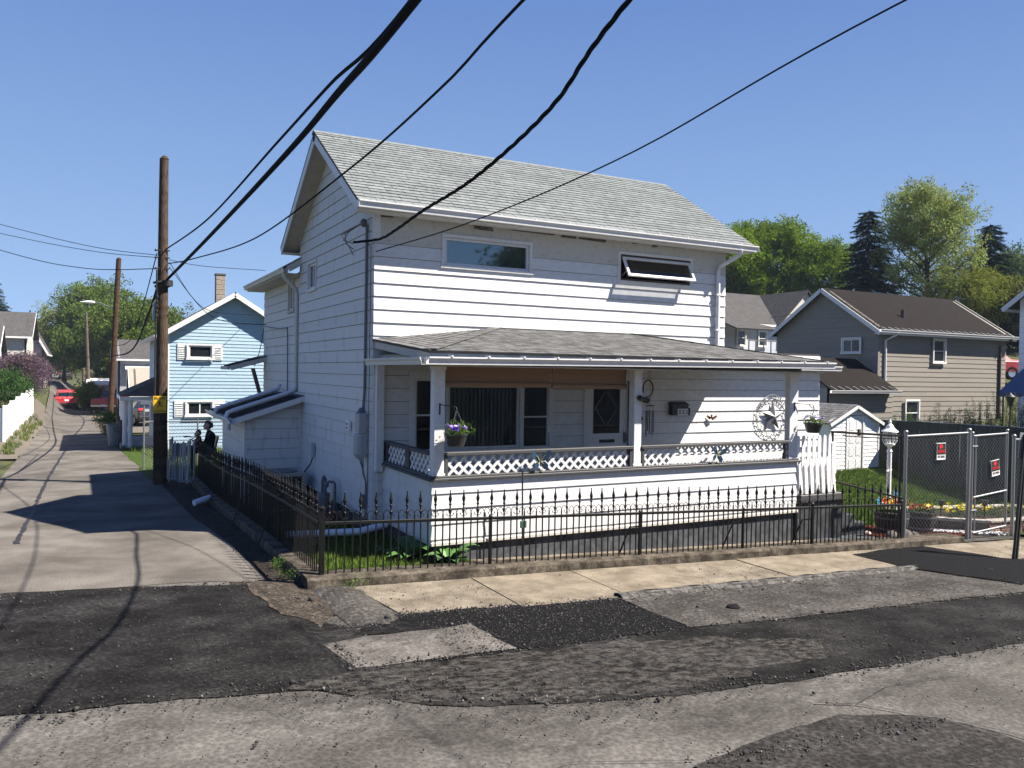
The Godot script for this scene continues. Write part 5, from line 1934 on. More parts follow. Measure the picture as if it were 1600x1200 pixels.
	while fz > -36.0:
		var mb := MB.new()
		var fx := lerpf(-6.78, -6.60, (fz + 22.6) / -13.0)
		var y := gy(fx, fz)
		mb.bb(Vector3(fx - 0.012, y + 0.02, fz - 0.295), Vector3(fx + 0.012, y + 1.26 + 0.02 * (run % 3), fz), 0.004)
		part(vf, "board", mb, M["gate_vinyl%d" % (run % 4)])
		if run % 8 == 0:
			var pm := MB.new()
			pm.bb(Vector3(fx - 0.055, y - 0.1, fz - 0.05), Vector3(fx + 0.055, y + 1.36, fz + 0.06), 0.008)
			part(vf, "post", pm, M.gate_vinyl0)
		fz -= 0.30
		run += 1
	for i in 12:
		var mb := MB.new()
		var fx := -6.84 - i * 0.30
		var y := gy(-6.84, -22.6)
		mb.bb(Vector3(fx - 0.295, y + 0.02, -22.62), Vector3(fx, y + 1.24, -22.60), 0.004)
		part(vf, "board", mb, M["gate_vinyl%d" % (i % 4)])
	# white picket panels by the porch steps
	var pg := thing("picket_railing", "white picket railing beside the grey steps at the right end of the porch", "railing", Vector3(7.6, -0.3, 2.0))
	for q in [[7.20, 8.10, 0.60, 0.66, 2.02], [7.22, 8.22, -0.14, -0.02, 2.02]]:
		var rl := MB.new()
		rl.bar(Vector3(q[0], q[2], q[4]), Vector3(q[1], q[2] - 0.005, q[4]), 0.03, 0.10, Vector3.UP, 0.005)
		part(pg, "rail", rl, M.gate_vinyl0)
	for i in 7:
		var mb := MB.new()
		var x := 7.215 + i * 0.135
		var pv := PackedVector2Array([Vector2(-0.036, 0), Vector2(0.036, 0), Vector2(0.036, 0.95), Vector2(0.022, 0.99), Vector2(0, 1.0), Vector2(-0.022, 0.99), Vector2(-0.036, 0.95)])
		mb.ext(pv, Vector3(x, -0.14, 2.045), Vector3(1, 0, 0), Vector3(0.0, 1, 0), 0.02)
		part(pg, "picket", mb, M["gate_vinyl%d" % (i % 4)])
	for i in 7:
		var mb := MB.new()
		var x := 7.23 + i * 0.142
		var hh := 0.66
		var pv := PackedVector2Array([Vector2(-0.034, 0), Vector2(0.034, 0), Vector2(0.026, hh - 0.04), Vector2(0, hh), Vector2(-0.026, hh - 0.04)])
		mb.ext(pv, Vector3(x, -0.18, 2.12), Vector3(1, 0, 0), Vector3(-0.10, 1, 0).normalized(), 0.02)
		part(pg, "picket", mb, M["gate_vinyl%d" % ((i + 2) % 4)])
	lattice(pg, Vector3(7.25, -0.16, 1.96), Vector3.RIGHT, 1.05, 0.62, Vector3.BACK)
	var pr := MB.new()
	pr.bb(Vector3(8.06, -0.2, 1.98), Vector3(8.16, 0.72, 2.08), 0.008)
	part(pg, "post", pr, M.gate_vinyl0)
	# the steps it stands on
	var st := thing("porch_steps", "grey painted concrete steps at the right end of the porch", "steps", Vector3(7.7, -1.0, 1.4))
	for q in [[7.18, 8.28, -0.20, -0.34], [7.18, 8.34, -0.335, -1.2]]:
		var mb := MB.new()
		mb.bb(Vector3(q[0], q[2], 0.7), Vector3(q[1], q[3], 2.10 - (0.0 if q[3] < -1 else -0.04)), 0.012)
		part(st, "block", mb, M.step_grey if q[3] < -1 else M.porch_dark)
	for i in 3:
		var mb := MB.new()
		mb.bb(Vector3(8.35 + i * 0.27, -1.2, 0.75), Vector3(8.61 + i * 0.27, -0.50 - i * 0.17, 1.95), 0.012)
		part(st, "step", mb, M.step_grey)

# ---------------------------------------------------------------- things on and about the house
func star_poly(n: int, ro: float, ri: float, rot: float) -> PackedVector2Array:
	var p := PackedVector2Array()
	for i in n * 2:
		var r := ro if i % 2 == 0 else ri
		var a := rot + PI * i / n
		p.append(Vector2(cos(a), sin(a)) * r)
	return p

func hanging_basket(label: String, c: Vector3, hook: Vector3, tints: Array, seed_: int) -> void:
	var b := thing("hanging_basket", label, "flower basket", c - Vector3(0, 0.14, 0), "flower baskets hung from the porch posts")
	var mb := MB.new()
	mb.lathe([Vector2(0.0, -0.13), Vector2(0.10, -0.13), Vector2(0.115, -0.115), Vector2(0.155, 0.02), Vector2(0.168, 0.025), Vector2(0.168, 0.045), Vector2(0.150, 0.045), Vector2(0.142, 0.02), Vector2(0.0, 0.015)], c, 18)
	part(b, "pot", mb, M.basket)
	var ch := MB.new()
	for i in 3:
		var a := TAU * i / 3.0 + 0.4
		ch.tube([c + Vector3(cos(a) * 0.155, 0.04, sin(a) * 0.155), Vector3(c.x, hook.y - 0.06, c.z)], 0.003, 4)
	part(b, "hanger_wire", ch, M.meter_dark)
	blooms(b, c + Vector3(0, 0.05, 0), Vector3(0.17, 0.11, 0.17), 70, C(0.10, 0.17, 0.03), tints, seed_, 0.055, 0.034)
	var br := thing("basket_bracket", label.replace("basket", "bracket holding the basket").replace("hanging bracket", "iron bracket"), "bracket", hook, "iron brackets on the porch posts")
	var bm := MB.new()
	bm.bb(hook + Vector3(-0.010, -0.14, -0.006), hook + Vector3(0.010, 0.02, 0.004), 0.002)
	var d := Vector3(c.x - hook.x, 0, c.z - hook.z)
	bm.tube([hook, hook + d * 0.85 - Vector3(0, 0.02, 0), hook + d - Vector3(0, 0.035, 0), hook + d - Vector3(0, 0.06, 0)], 0.007, 6)
	bm.tube([hook + d * 0.75 - Vector3(0, 0.02, 0), hook + d * 0.9 - Vector3(0, 0.08, 0), hook + d * 1.02 - Vector3(0, 0.05, 0), hook + d * 1.0 - Vector3(0, 0.16, 0), hook + d * 0.92 - Vector3(0, 0.19, 0)], 0.007, 6)
	part(br, "arm", bm, M.black_plastic)

func butterfly(label: String, c: Vector3, s: float, turn: float) -> void:
	var b := thing("butterfly_ornament", label, "ornament", c, "metal butterflies on the porch lattice")
	var bas := Basis(Vector3.BACK, turn) * Basis.from_scale(Vector3.ONE * s)
	for sd in [-1.0, 1.0]:
		for w in [[PackedVector2Array([Vector2(0.02, 0.0), Vector2(0.10, 0.16), Vector2(0.22, 0.24), Vector2(0.26, 0.20), Vector2(0.22, 0.08), Vector2(0.10, -0.01)]), 0], [PackedVector2Array([Vector2(0.02, -0.01), Vector2(0.12, -0.02), Vector2(0.19, -0.10), Vector2(0.16, -0.20), Vector2(0.09, -0.19), Vector2(0.03, -0.10)]), 1]]:
			var mb := MB.new()
			var u := bas * Vector3(sd * 0.94, 0.0, 0.32)
			var pts: PackedVector2Array = w[0]
			if sd < 0:
				mb.ext(pts, c, bas * Vector3(-0.94, 0.0, 0.32), bas * Vector3.UP, 0.006)
			else:
				mb.ext(pts, c, u, bas * Vector3.UP, 0.006)
			part(b, "wing", mb, mat_once("wing_blue", C(0.018, 0.045, 0.085), 0.35))
		var sp := MB.new()
		sp.tube([c + bas * Vector3(sd * 0.02, 0.0, 0.015), c + bas * Vector3(sd * 0.09, 0.11, 0.05), c + bas * Vector3(sd * 0.13, 0.13, 0.06)], [0.016 * s, 0.010 * s, 0.003 * s], 5)
		sp.tube([c + bas * Vector3(sd * 0.02, -0.02, 0.015), c + bas * Vector3(sd * 0.07, -0.07, 0.04)], [0.014 * s, 0.004 * s], 5)
		part(b, "wing_marking", sp, mat_once("wing_yellow", C(0.26, 0.27, 0.12), 0.5))
	var bd := MB.new()
	bd.ball(c + bas * Vector3(0, -0.03, 0.02), Vector3(0.018, 0.10, 0.018) * s, 6, 8)
	bd.ball(c + bas * Vector3(0, 0.085, 0.025), Vector3.ONE * 0.022 * s, 6, 8)
	for sd in [-1.0, 1.0]:
		bd.tube([c + bas * Vector3(0, 0.09, 0.03), c + bas * Vector3(sd * 0.04, 0.17, 0.04)], 0.003 * s, 4)
	part(b, "body", bd, M.ink_black)

func mat_once(key: String, col: Color, rough: float) -> Material:
	if not M.has(key):
		mat(key, col, rough)
	return M[key]

func house_things() -> void:
	var X := Vector3.RIGHT
	var Y := Vector3.UP
	var Z := Vector3.BACK
	# mailbox with the house number
	var mx := thing("mailbox", "black wall mailbox with white tiles reading 333 right of the front door", "mailbox", Vector3(6.16, 1.12, 0.03))
	var mb := MB.new()
	mb.bb(Vector3(5.93, 1.13, 0.02), Vector3(6.33, 1.33, 0.13), 0.008)
	part(mx, "box", mb, M.black_plastic)
	var lid := MB.new()
	lid.box(Vector3(6.13, 1.352, 0.083), Vector3(0.42, 0.012, 0.15), Basis(X, 0.45), 0.003)
	lid.bb(Vector3(5.93, 1.32, 0.02), Vector3(6.33, 1.375, 0.05), 0.004)
	part(mx, "lid", lid, M.black_plastic)
	var rk := MB.new()
	rk.bb(Vector3(6.33, 1.12, 0.02), Vector3(6.40, 1.27, 0.10), 0.006)
	part(mx, "paper_holder", rk, M.black_plastic)
	for i in 3:
		var tl := MB.new()
		var x := 6.06 + i * 0.088
		tl.bb(Vector3(x, 1.13, 0.13), Vector3(x + 0.078, 1.255, 0.136), 0.002)
		var tile := part(mx, "number_tile", tl, M.sign_white)
		org[tile] = Vector3(6.16, 1.12, 0.03)
		text(tile, "digit", "3", 0.12, M.ink_black, Transform3D(Basis(), Vector3(x + 0.039, 1.192, 0.1365)))
	# star in a ring of letters
	var c := Vector3(8.645, 1.07, 0.05)
	var sr := thing("metal_star", "grey metal star in a lettered ring on the sunlit porch wall", "wall ornament", c)
	var ro := 0.335
	var ri := 0.135
	var sp := star_poly(5, ro, ri, PI / 2)
	var sm := MB.new()
	for i in 10:
		var a := Vector3(sp[i].x, sp[i].y, 0) + c
		var b := Vector3(sp[(i + 1) % 10].x, sp[(i + 1) % 10].y, 0) + c
		sm.tri(a, b, c + Vector3(0, 0, 0.075))
		sm.tri(b, a, c - Vector3(0, 0, 0.004))
	part(sr, "star", sm, M.star_metal)
	var rg := MB.new()
	var rp := []
	for r in [0.455, 0.345]:
		rp = []
		for i in 41:
			var a := TAU * i / 40.0
			rp.append(c + Vector3(cos(a) * r, sin(a) * r, 0.0))
		rg.tube(rp, 0.005 if r > 0.4 else 0.003, 5, false)
	part(sr, "ring", rg, M.star_metal)
	var word := "WELCOME"
	for i in 7:
		var a := deg_to_rad(90.0 + 52.0 - i * 17.3)
		text(sr, "letter", word[i], 0.135, M.star_metal, Transform3D(Basis(Z, a - PI / 2) * Basis.from_scale(Vector3(1.1, 1, 1)), c + Vector3(cos(a), sin(a), 0) * 0.40 + Vector3(0, 0, 0.003)))
	for i in 14:
		var a := deg_to_rad(165.0 + i * 16.2)
		var sc := MB.new()
		var pts := []
		for k in 9:
			var t := k / 8.0
			var th := a + 0.10 * (t - 0.5) * 2.0
			var rr := 0.40 + 0.035 * sin(t * TAU * 0.9 + (PI if i % 2 else 0.0))
			pts.append(c + Vector3(cos(th) * rr, sin(th) * rr, 0.003))
		sc.tube(pts, 0.006, 4)
		sc.ball(pts[-1], Vector3(0.016, 0.016, 0.006), 4, 6)
		sc.ball(pts[3], Vector3(0.014, 0.020, 0.006), 4, 6)
		part(sr, "scroll", sc, M.star_metal)
	hanging_basket("black hanging basket of purple pansies on the left porch post", Vector3(0.435, 1.02, 2.32), Vector3(0.28, 1.45, 2.108), [[C(0.30, 0.20, 0.62), 9], [C(0.12, 0.04, 0.36), 4], [C(0.62, 0.52, 0.80), 4]], 31)
	hanging_basket("black hanging basket of white and lilac flowers on the right porch post", Vector3(7.40, 1.05, 2.22), Vector3(7.06, 1.44, 2.108), [[C(0.70, 0.70, 0.72), 11], [C(0.36, 0.26, 0.66), 5]], 32)
	butterfly("blue metal butterfly on the lattice in front of the porch window", Vector3(1.86, 0.62, 2.14), 0.66, 0.05)
	butterfly("blue metal butterfly tilted on the lattice right of the middle porch post", Vector3(5.26, 0.60, 2.14), 0.60, -0.25)
	# wind chime and hoop ornament by the middle post
	var wc := thing("wind_chime", "dark wind chime with long tubes hanging right of the middle porch post", "wind chime", Vector3(4.03, 0.95, 1.9))
	var w1 := MB.new()
	w1.lathe([Vector2(0, 0.0), Vector2(0.075, 0.0), Vector2(0.08, 0.012), Vector2(0.0, 0.02)], Vector3(4.03, 1.40, 1.9), 12)
	w1.tube([Vector3(4.03, 1.98, 1.9), Vector3(4.03, 1.42, 1.9)], 0.004, 4)
	part(wc, "top_disc", w1, M.rust)
	for i in 5:
		var a := TAU * i / 5.0 + 0.3
		var q := Vector3(4.03 + cos(a) * 0.06, 1.33, 1.9 + sin(a) * 0.06)
		var tb := MB.new()
		tb.tube([q, q - Vector3(0, [0.36, 0.40, 0.33, 0.43, 0.38][i], 0)], 0.013, 7)
		tb.tube([q + Vector3(0, 0.07, 0), q], 0.002, 3)
		part(wc, "chime_tube", tb, M.meter_dark)
	var hp := thing("hoop_ornament", "oval hoop ornament with a pale feather above the wind chime", "ornament", Vector3(4.05, 1.55, 1.86))
	var hb := MB.new()
	var pts := []
	for i in 25:
		var a := TAU * i / 24.0
		pts.append(Vector3(4.06 + cos(a) * 0.07, 1.68 + sin(a) * 0.135, 1.80 + cos(a) * 0.04))
	hb.tube(pts, 0.012, 5, false)
	hb.tube([Vector3(4.06, 1.81, 1.8), Vector3(4.06, 1.98, 1.8)], 0.003, 4)
	part(hp, "hoop", hb, M.rust)
	var ff := MB.new()
	ff.ext(PackedVector2Array([Vector2(0, 0), Vector2(0.035, 0.06), Vector2(0.03, 0.17), Vector2(-0.01, 0.19), Vector2(-0.035, 0.08)]), Vector3(4.0, 1.50, 1.80), X, Y, 0.004)
	part(hp, "feather", ff, M.blue_wall)
	var sc2 := thing("security_light", "small black spotlight fixed to the middle porch post", "light", Vector3(3.70, 1.53, 2.12))
	var s1 := MB.new()
	s1.ball(Vector3(3.64, 1.54, 2.15), Vector3.ONE * 0.045, 8, 10)
	s1.tube([Vector3(3.66, 1.53, 2.15), Vector3(3.74, 1.51, 2.14), Vector3(3.80, 1.49, 2.16)], [0.03, 0.045, 0.05], 9)
	part(sc2, "lamp_head", s1, M.black_plastic)
	var s3 := MB.new()
	s3.bb(Vector3(3.71, 1.18, 2.03), Vector3(3.745, 1.24, 2.10), 0.004)
	part(sc2, "bracket", s3, M.black_plastic)
	var bo := thing("bird_ornament", "small brown metal bird on the sunlit porch wall left of the star", "ornament", Vector3(6.97, 1.03, 0.05))
	var b1 := MB.new()
	b1.ball(Vector3(6.985, 1.06, 0.07), Vector3(0.022, 0.05, 0.022), 6, 8, Basis(Z, 0.5))
	b1.ball(Vector3(6.965, 1.115, 0.075), Vector3.ONE * 0.02, 5, 7)
	b1.tube([Vector3(6.955, 1.12, 0.075), Vector3(6.90, 1.125, 0.08)], [0.006, 0.002], 4)
	part(bo, "body", b1, M.rust)
	for s in [-1.0, 1.0]:
		var wg := MB.new()
		wg.ext(PackedVector2Array([Vector2(0, 0), Vector2(0.10 * 1.0, 0.05), Vector2(0.12, 0.02), Vector2(0.05, -0.04)]), Vector3(6.985, 1.07, 0.06), Vector3(s, 0, 0.2 * s).normalized() * 1.0, Vector3(0, 1, 0), 0.004)
		part(bo, "wing", wg, M.rust)
	# electric service on the corner of the side wall
	var mt := thing("electric_meter", "grey electric meter box with its conduit on the shaded side wall near the house corner", "meter", Vector3(-0.05, 0.4, -0.3))
	var m1 := MB.new()
	m1.bb(Vector3(-0.16, 0.90, -0.42), Vector3(-0.014, 1.21, -0.20), 0.012)
	part(mt, "upper_box", m1, M.meter_grey)
	var m2 := MB.new()
	m2.lathe([Vector2(0.0, 0.0), Vector2(0.06, 0.02), Vector2(0.10, 0.10), Vector2(0.10, 0.38), Vector2(0.085, 0.42), Vector2(0.0, 0.42)], Vector3(-0.12, 0.46, -0.27), 12)
	m2.bb(Vector3(-0.12, 0.50, -0.36), Vector3(-0.014, 0.88, -0.18), 0.01)
	part(mt, "meter", m2, M.meter_grey)
	var m3 := MB.new()
	m3.lathe([Vector2(0.085, 0.0), Vector2(0.05, 0.06), Vector2(0.028, 0.10)], Vector3(-0.09, 1.20, -0.30), 9)
	m3.tube([Vector3(-0.06, 1.25, -0.29), Vector3(-0.045, 1.6, -0.275), Vector3(-0.045, 4.25, -0.26)], 0.024, 7)
	part(mt, "conduit", m3, M.meter_dark)
	var m4 := MB.new()
	m4.ball(Vector3(-0.09, 4.28, -0.29), Vector3(0.06, 0.07, 0.06), 7, 9)
	for k in 3:
		m4.tube([Vector3(-0.12, 4.27, -0.30), Vector3(-0.32 - 0.06 * k, 4.12 - k * 0.03, -0.35), Vector3(-0.40 + 0.05 * k, 3.98 - 0.05 * k, -0.36), Vector3(-0.26, 3.93 - 0.09 * k, -0.28)], 0.009, 5)
	part(mt, "weatherhead", m4, M.meter_dark)
	var m5 := MB.new()
	for k in 3:
		m5.tube([Vector3(-0.06 - k * 0.04, 0.48, -0.26 + k * 0.03), Vector3(-0.07 - 0.02 * k, 0.30 - 0.06 * (k % 2), -0.22 + k * 0.06), Vector3(-0.035, 0.1, -0.20 + k * 0.02), Vector3(-0.035, -0.5, -0.22 + 0.03 * k)], 0.010, 5)
	m5.tube([Vector3(-0.04, 3.88, -0.05), Vector3(-0.035, 3.0, -0.07), Vector3(-0.035, 1.0, -0.08), Vector3(-0.035, -0.3, -0.10)], 0.008, 5)
	m5.bb(Vector3(-0.06, -0.35, -0.42), Vector3(-0.014, -0.12, -0.30), 0.006)
	part(mt, "cable", m5, M.meter_dark)
	var jb := thing("junction_box", "small pale junction box on the side wall left of the electric meter", "box", Vector3(-0.03, 0.86, -1.18))
	var j1 := MB.new()
	j1.bb(Vector3(-0.07, 0.86, -1.26), Vector3(-0.014, 1.04, -1.09), 0.008)
	part(jb, "case", j1, M.white_plastic)
	var j2 := MB.new()
	for y in [0.91, 0.98]:
		j2.bb(Vector3(-0.078, y - 0.02, -1.21), Vector3(-0.07, y + 0.02, -1.14), 0.003)
	part(jb, "socket", j2, M.meter_dark)
	var db := thing("disconnect_box", "narrow grey box with a hanging black cable above the air conditioner", "box", Vector3(-0.03, 0.2, -3.6))
	var d1 := MB.new()
	d1.bb(Vector3(-0.08, 0.16, -3.66), Vector3(-0.014, 0.44, -3.52), 0.006)
	part(db, "case", d1, M.meter_grey)
	var d2 := MB.new()
	d2.tube([Vector3(-0.05, 0.16, -3.60), Vector3(-0.09, 0.02, -3.62), Vector3(-0.30, -0.30, -3.72), Vector3(-0.42, -0.55, -3.75)], 0.014, 6)
	part(db, "cable", d2, M.black_plastic)
	var gm := thing("gas_meter", "grey gas meter with bent pipes standing against the side wall", "meter", Vector3(-0.25, -0.7, -1.95))
	var g1 := MB.new()
	g1.lathe([Vector2(0, -0.70), Vector2(0.11, -0.69), Vector2(0.13, -0.62), Vector2(0.13, -0.36), Vector2(0.10, -0.30), Vector2(0.0, -0.29)], Vector3(-0.26, 0, -1.92), 14)
	part(gm, "case", g1, M.meter_dark)
	var g2 := MB.new()
	g2.tube([Vector3(-0.26, -0.30, -2.02), Vector3(-0.26, -0.12, -2.02), Vector3(-0.24, -0.05, -2.05), Vector3(-0.20, -0.04, -2.14), Vector3(-0.16, -0.10, -2.18), Vector3(-0.16, -0.9, -2.18)], 0.026, 7)
	g2.tube([Vector3(-0.26, -0.30, -1.82), Vector3(-0.26, -0.13, -1.82), Vector3(-0.20, -0.09, -1.80), Vector3(-0.14, -0.09, -1.74), Vector3(-0.12, -0.12, -1.70), Vector3(-0.12, -0.9, -1.70)], 0.026, 7)
	g2.ball(Vector3(-0.24, -0.15, -1.82), Vector3(0.05, 0.05, 0.05), 6, 8)
	g2.tube([Vector3(-0.12, -0.62, -1.68), Vector3(-0.16, -0.62, -1.40), Vector3(-0.10, -0.38, -1.30), Vector3(-0.05, -0.45, -0.6)], 0.011, 5)
	part(gm, "pipe", g2, M.meter_dark)
	var rp2 := thing("rusty_pipes", "cluster of rusty pipe fittings on the ground below the electric meter", "pipes", Vector3(-0.3, -0.72, -1.2))
	var r1 := MB.new()
	r1.tube([Vector3(-0.5, -0.66, -1.4), Vector3(-0.3, -0.62, -1.25), Vector3(-0.25, -0.52, -1.15), Vector3(-0.15, -0.6, -1.0)], 0.045, 7)
	r1.tube([Vector3(-0.45, -0.7, -1.1), Vector3(-0.2, -0.55, -1.25)], 0.05, 7)
	r1.ball(Vector3(-0.3, -0.56, -1.2), Vector3(0.08, 0.07, 0.08), 6, 8)
	part(rp2, "fitting", r1, M.rust)
	var ac := thing("air_conditioner", "square outdoor air conditioner unit in the corner beside the lean-to", "air conditioner", Vector3(-0.62, -0.9, -3.9))
	var a1 := MB.new()
	for q in [[-1.0, -4.25], [-0.24, -4.25], [-1.0, -3.55], [-0.24, -3.55]]:
		a1.bb(Vector3(q[0] - 0.03, -0.92, q[1] - 0.03), Vector3(q[0] + 0.03, -0.20, q[1] + 0.03), 0.006)
	a1.bb(Vector3(-1.04, -0.21, -4.29), Vector3(-0.20, -0.14, -3.51), 0.012)
	a1.bb(Vector3(-1.02, -0.94, -4.27), Vector3(-0.22, -0.86, -3.53), 0.006)
	part(ac, "cabinet", a1, M.ac_grey)
	var a2 := MB.new()
	a2.lathe([Vector2(0.33, 0.0), Vector2(0.33, 0.02), Vector2(0.30, 0.03), Vector2(0.05, 0.05), Vector2(0, 0.05)], Vector3(-0.62, -0.142, -3.9), 20)
	part(ac, "fan_grille", a2, M.meter_dark)
	var a3 := MB.new()
	a3.bb(Vector3(-0.98, -0.88, -4.2), Vector3(-0.26, -0.21, -3.6))
	part(ac, "coil", a3, M.ink_black)
	for i in 10:
		var fn := MB.new()
		fn.bb(Vector3(-1.0, -0.84 + i * 0.065, -3.555), Vector3(-0.24, -0.83 + i * 0.065, -3.545))
		part(ac, "guard_wire", fn, M.meter_dark)
	# pipes on the ground
	var dp := MB.new()
	dp.tube([Vector3(0.15, -0.50, 0.35), Vector3(-0.3, -0.58, 0.35), Vector3(-1.36, -0.60, 0.05)], 0.055, 9)
	solo("drain_pipe", dp, M.white_plastic, "long white drain pipe lying across the grass from the house corner", "pipe", Vector3(-0.5, -0.62, 0.3))
	var wp := MB.new()
	wp.tube([gp(-2.06, -5.35, 0.06), gp(-1.86, -5.45, 0.10), gp(-1.72, -5.7, 0.13)], [0.065, 0.072, 0.05], 9)
	solo("white_pipe", wp, M.white_plastic, "short white pipe lying on the alley edge below the iron fence", "pipe", gp(-1.9, -5.5))
	# thin garden stake before the porch
	var gs := thing("garden_stake", "thin dark garden stake with a small green tag in front of the porch wall", "stake", gp(1.44, 2.42))
	var k1 := MB.new()
	k1.tube([gp(1.44, 2.42, 0.0), Vector3(1.43, 0.53, 2.40)], 0.012, 6)
	part(gs, "rod", k1, M.channel)
	var k2 := MB.new()
	k2.bb(Vector3(1.39, -0.28, 2.42), Vector3(1.49, -0.18, 2.44), 0.004)
	part(gs, "tag", k2, mat_once("tag_green", C(0.02, 0.07, 0.05), 0.6))

func yard_things() -> void:
	var X := Vector3.RIGHT
	var Y := Vector3.UP
	var Z := Vector3.BACK
	# white lantern post
	var lb := Vector3(10.75, gy(10.75, 1.25), 1.25)
	var lp := thing("lantern_post", "white lantern post with a glass lantern rising behind the fence by the planter", "lamp post", lb)
	var l1 := MB.new()
	l1.lathe([Vector2(0.10, -0.1), Vector2(0.10, 0.10), Vector2(0.065, 0.16), Vector2(0.05, 0.2), Vector2(0.048, 1.55), Vector2(0.06, 1.58), Vector2(0.03, 1.64), Vector2(0.05, 1.68), Vector2(0.11, 1.72), Vector2(0.11, 1.74), Vector2(0.0, 1.74)], lb, 10)
	l1.tube([lb + Vector3(-0.19, 1.18, 0.09), lb + Vector3(0.19, 1.18, -0.09)], 0.018, 7)
	part(lp, "post", l1, M.white_plastic)
	var l2 := MB.new()
	l2.lathe([Vector2(0.10, 1.74), Vector2(0.135, 1.80), Vector2(0.135, 1.90), Vector2(0.11, 1.99)], lb, 12)
	part(lp, "lantern_glass", l2, M.lantern_glass)
	var l3 := MB.new()
	l3.lathe([Vector2(0.17, 1.985), Vector2(0.165, 2.0), Vector2(0.09, 2.06), Vector2(0.06, 2.12), Vector2(0.02, 2.16), Vector2(0.03, 2.19), Vector2(0.0, 2.26)], lb, 12)
	part(lp, "lantern_roof", l3, M.white_plastic)
	var l4 := MB.new()
	for i in 6:
		var a := TAU * i / 6.0
		var e := Vector3(cos(a), 0, sin(a))
		l4.tube([lb + e * 0.104 + Y * 1.74, lb + e * 0.139 + Y * 1.80, lb + e * 0.139 + Y * 1.90, lb + e * 0.114 + Y * 1.99], 0.006, 4)
	l4.tube([lb + Y * 1.74, lb + Y * 1.88], 0.02, 6)
	part(lp, "lantern_rib", l4, M.white_plastic)
	# tubs
	for q in [[9.88, 1.98, "dark barrel planter of yellow and red flowers at the foot of the lantern post", [[C(0.75, 0.50, 0.03), 16], [C(0.55, 0.03, 0.015), 16]], 41, 0.22], [10.72, 1.98, "dark barrel planter of rust and orange flowers behind the chain link fence", [[C(0.25, 0.02, 0.01), 16], [C(0.70, 0.35, 0.03), 10], [C(0.6, 0.55, 0.4), 3]], 42, 0.10]]:
		var b := gp(q[0], q[1], 0.06)
		var t := thing("barrel_planter", q[2], "planter", b, "barrel planters in the right yard")
		for i in 14:
			var a0 := TAU * i / 14.0 + 0.012
			var a1 := TAU * (i + 1) / 14.0 - 0.012
			var sm := MB.new()
			var prof := [[0.24, 0.0], [0.30, 0.20], [0.325, 0.42]]
			for k in 2:
				var p0: Array = prof[k]
				var p1: Array = prof[k + 1]
				sm.quad(b + Vector3(cos(a0) * p0[0], p0[1], -sin(a0) * p0[0]), b + Vector3(cos(a1) * p0[0], p0[1], -sin(a1) * p0[0]), b + Vector3(cos(a1) * p1[0], p1[1], -sin(a1) * p1[0]), b + Vector3(cos(a0) * p1[0], p1[1], -sin(a0) * p1[0]))
			sm.quad(b + Vector3(cos(a0) * 0.325, 0.42, -sin(a0) * 0.325), b + Vector3(cos(a1) * 0.325, 0.42, -sin(a1) * 0.325), b + Vector3(cos(a1) * 0.29, 0.42, -sin(a1) * 0.29), b + Vector3(cos(a0) * 0.29, 0.42, -sin(a0) * 0.29))
			part(t, "stave", sm, M.tub)
		var sl := MB.new()
		sl.lathe([Vector2(0.30, 0.0), Vector2(0.30, 0.001), Vector2(0.0, 0.02)], b + Y * 0.36, 14)
		part(t, "soil", sl, M.dirt)
		for hb in [[0.270, 0.08], [0.314, 0.30]]:
			var hoop := MB.new()
			hoop.lathe([Vector2(hb[0], hb[1]), Vector2(hb[0] + 0.006, hb[1] + 0.02), Vector2(hb[0] + 0.006, hb[1] + 0.04)], b, 16)
			part(t, "band", hoop, M.meter_dark)
		blooms(t, b + Y * 0.42, Vector3(0.26, q[5], 0.26), 60, C(0.06, 0.12, 0.02), q[3], q[4], 0.06, 0.045)
	# pinwheel garden ornament by the lantern post
	var pw := thing("pinwheel", "blue and red pinwheel garden ornament beside the lantern post", "ornament", gp(10.35, 1.5))
	var pb := gp(10.35, 1.5)
	var p1 := MB.new()
	p1.tube([pb, pb + Y * 0.75], 0.008, 5)
	part(pw, "stick", p1, M.white_plastic)
	for q in [[-0.28, 0.62, C(0.06, 0.30, 0.45)], [-0.10, 0.58, C(0.10, 0.42, 0.55)], [0.24, 0.74, C(0.08, 0.20, 0.40)], [0.26, 0.58, C(0.6, 0.35, 0.28)], [0.27, 0.46, C(0.7, 0.7, 0.68)]]:
		for i in 5:
			var a: float = TAU * i / 5.0 + q[0] * 9.0
			var pc := MB.new()
			pc.ext(PackedVector2Array([Vector2(0, 0), Vector2(0.07, -0.02), Vector2(0.09, 0.03), Vector2(0.03, 0.03)]), pb + Vector3(q[0], q[1], 0.03 + 0.002 * i), Vector3(cos(a), sin(a), 0), Vector3(-sin(a), cos(a), 0), 0.004)
			part(pw, "blade", pc, mat_once("pin_%d" % int(q[0] * 100), q[2], 0.4))
	# raised bed of block with a cap, and its flowers
	var bd := thing("raised_bed", "low dark block raised flower bed behind the chain link gate", "flower bed", gp(12.0, 1.8))
	var ring := [Vector3(11.35, 0, 2.05), Vector3(12.05, 0, 2.35), Vector3(15.2, 0, 2.2), Vector3(15.2, 0, 1.2), Vector3(11.9, 0, 0.7), Vector3(10.75, 0, 1.25)]
	ring = [Vector3(10.95, 0, 1.70), Vector3(12.15, 0, 2.45), Vector3(15.4, 0, 2.35), Vector3(15.4, 0, 1.1), Vector3(11.7, 0, 0.9)]
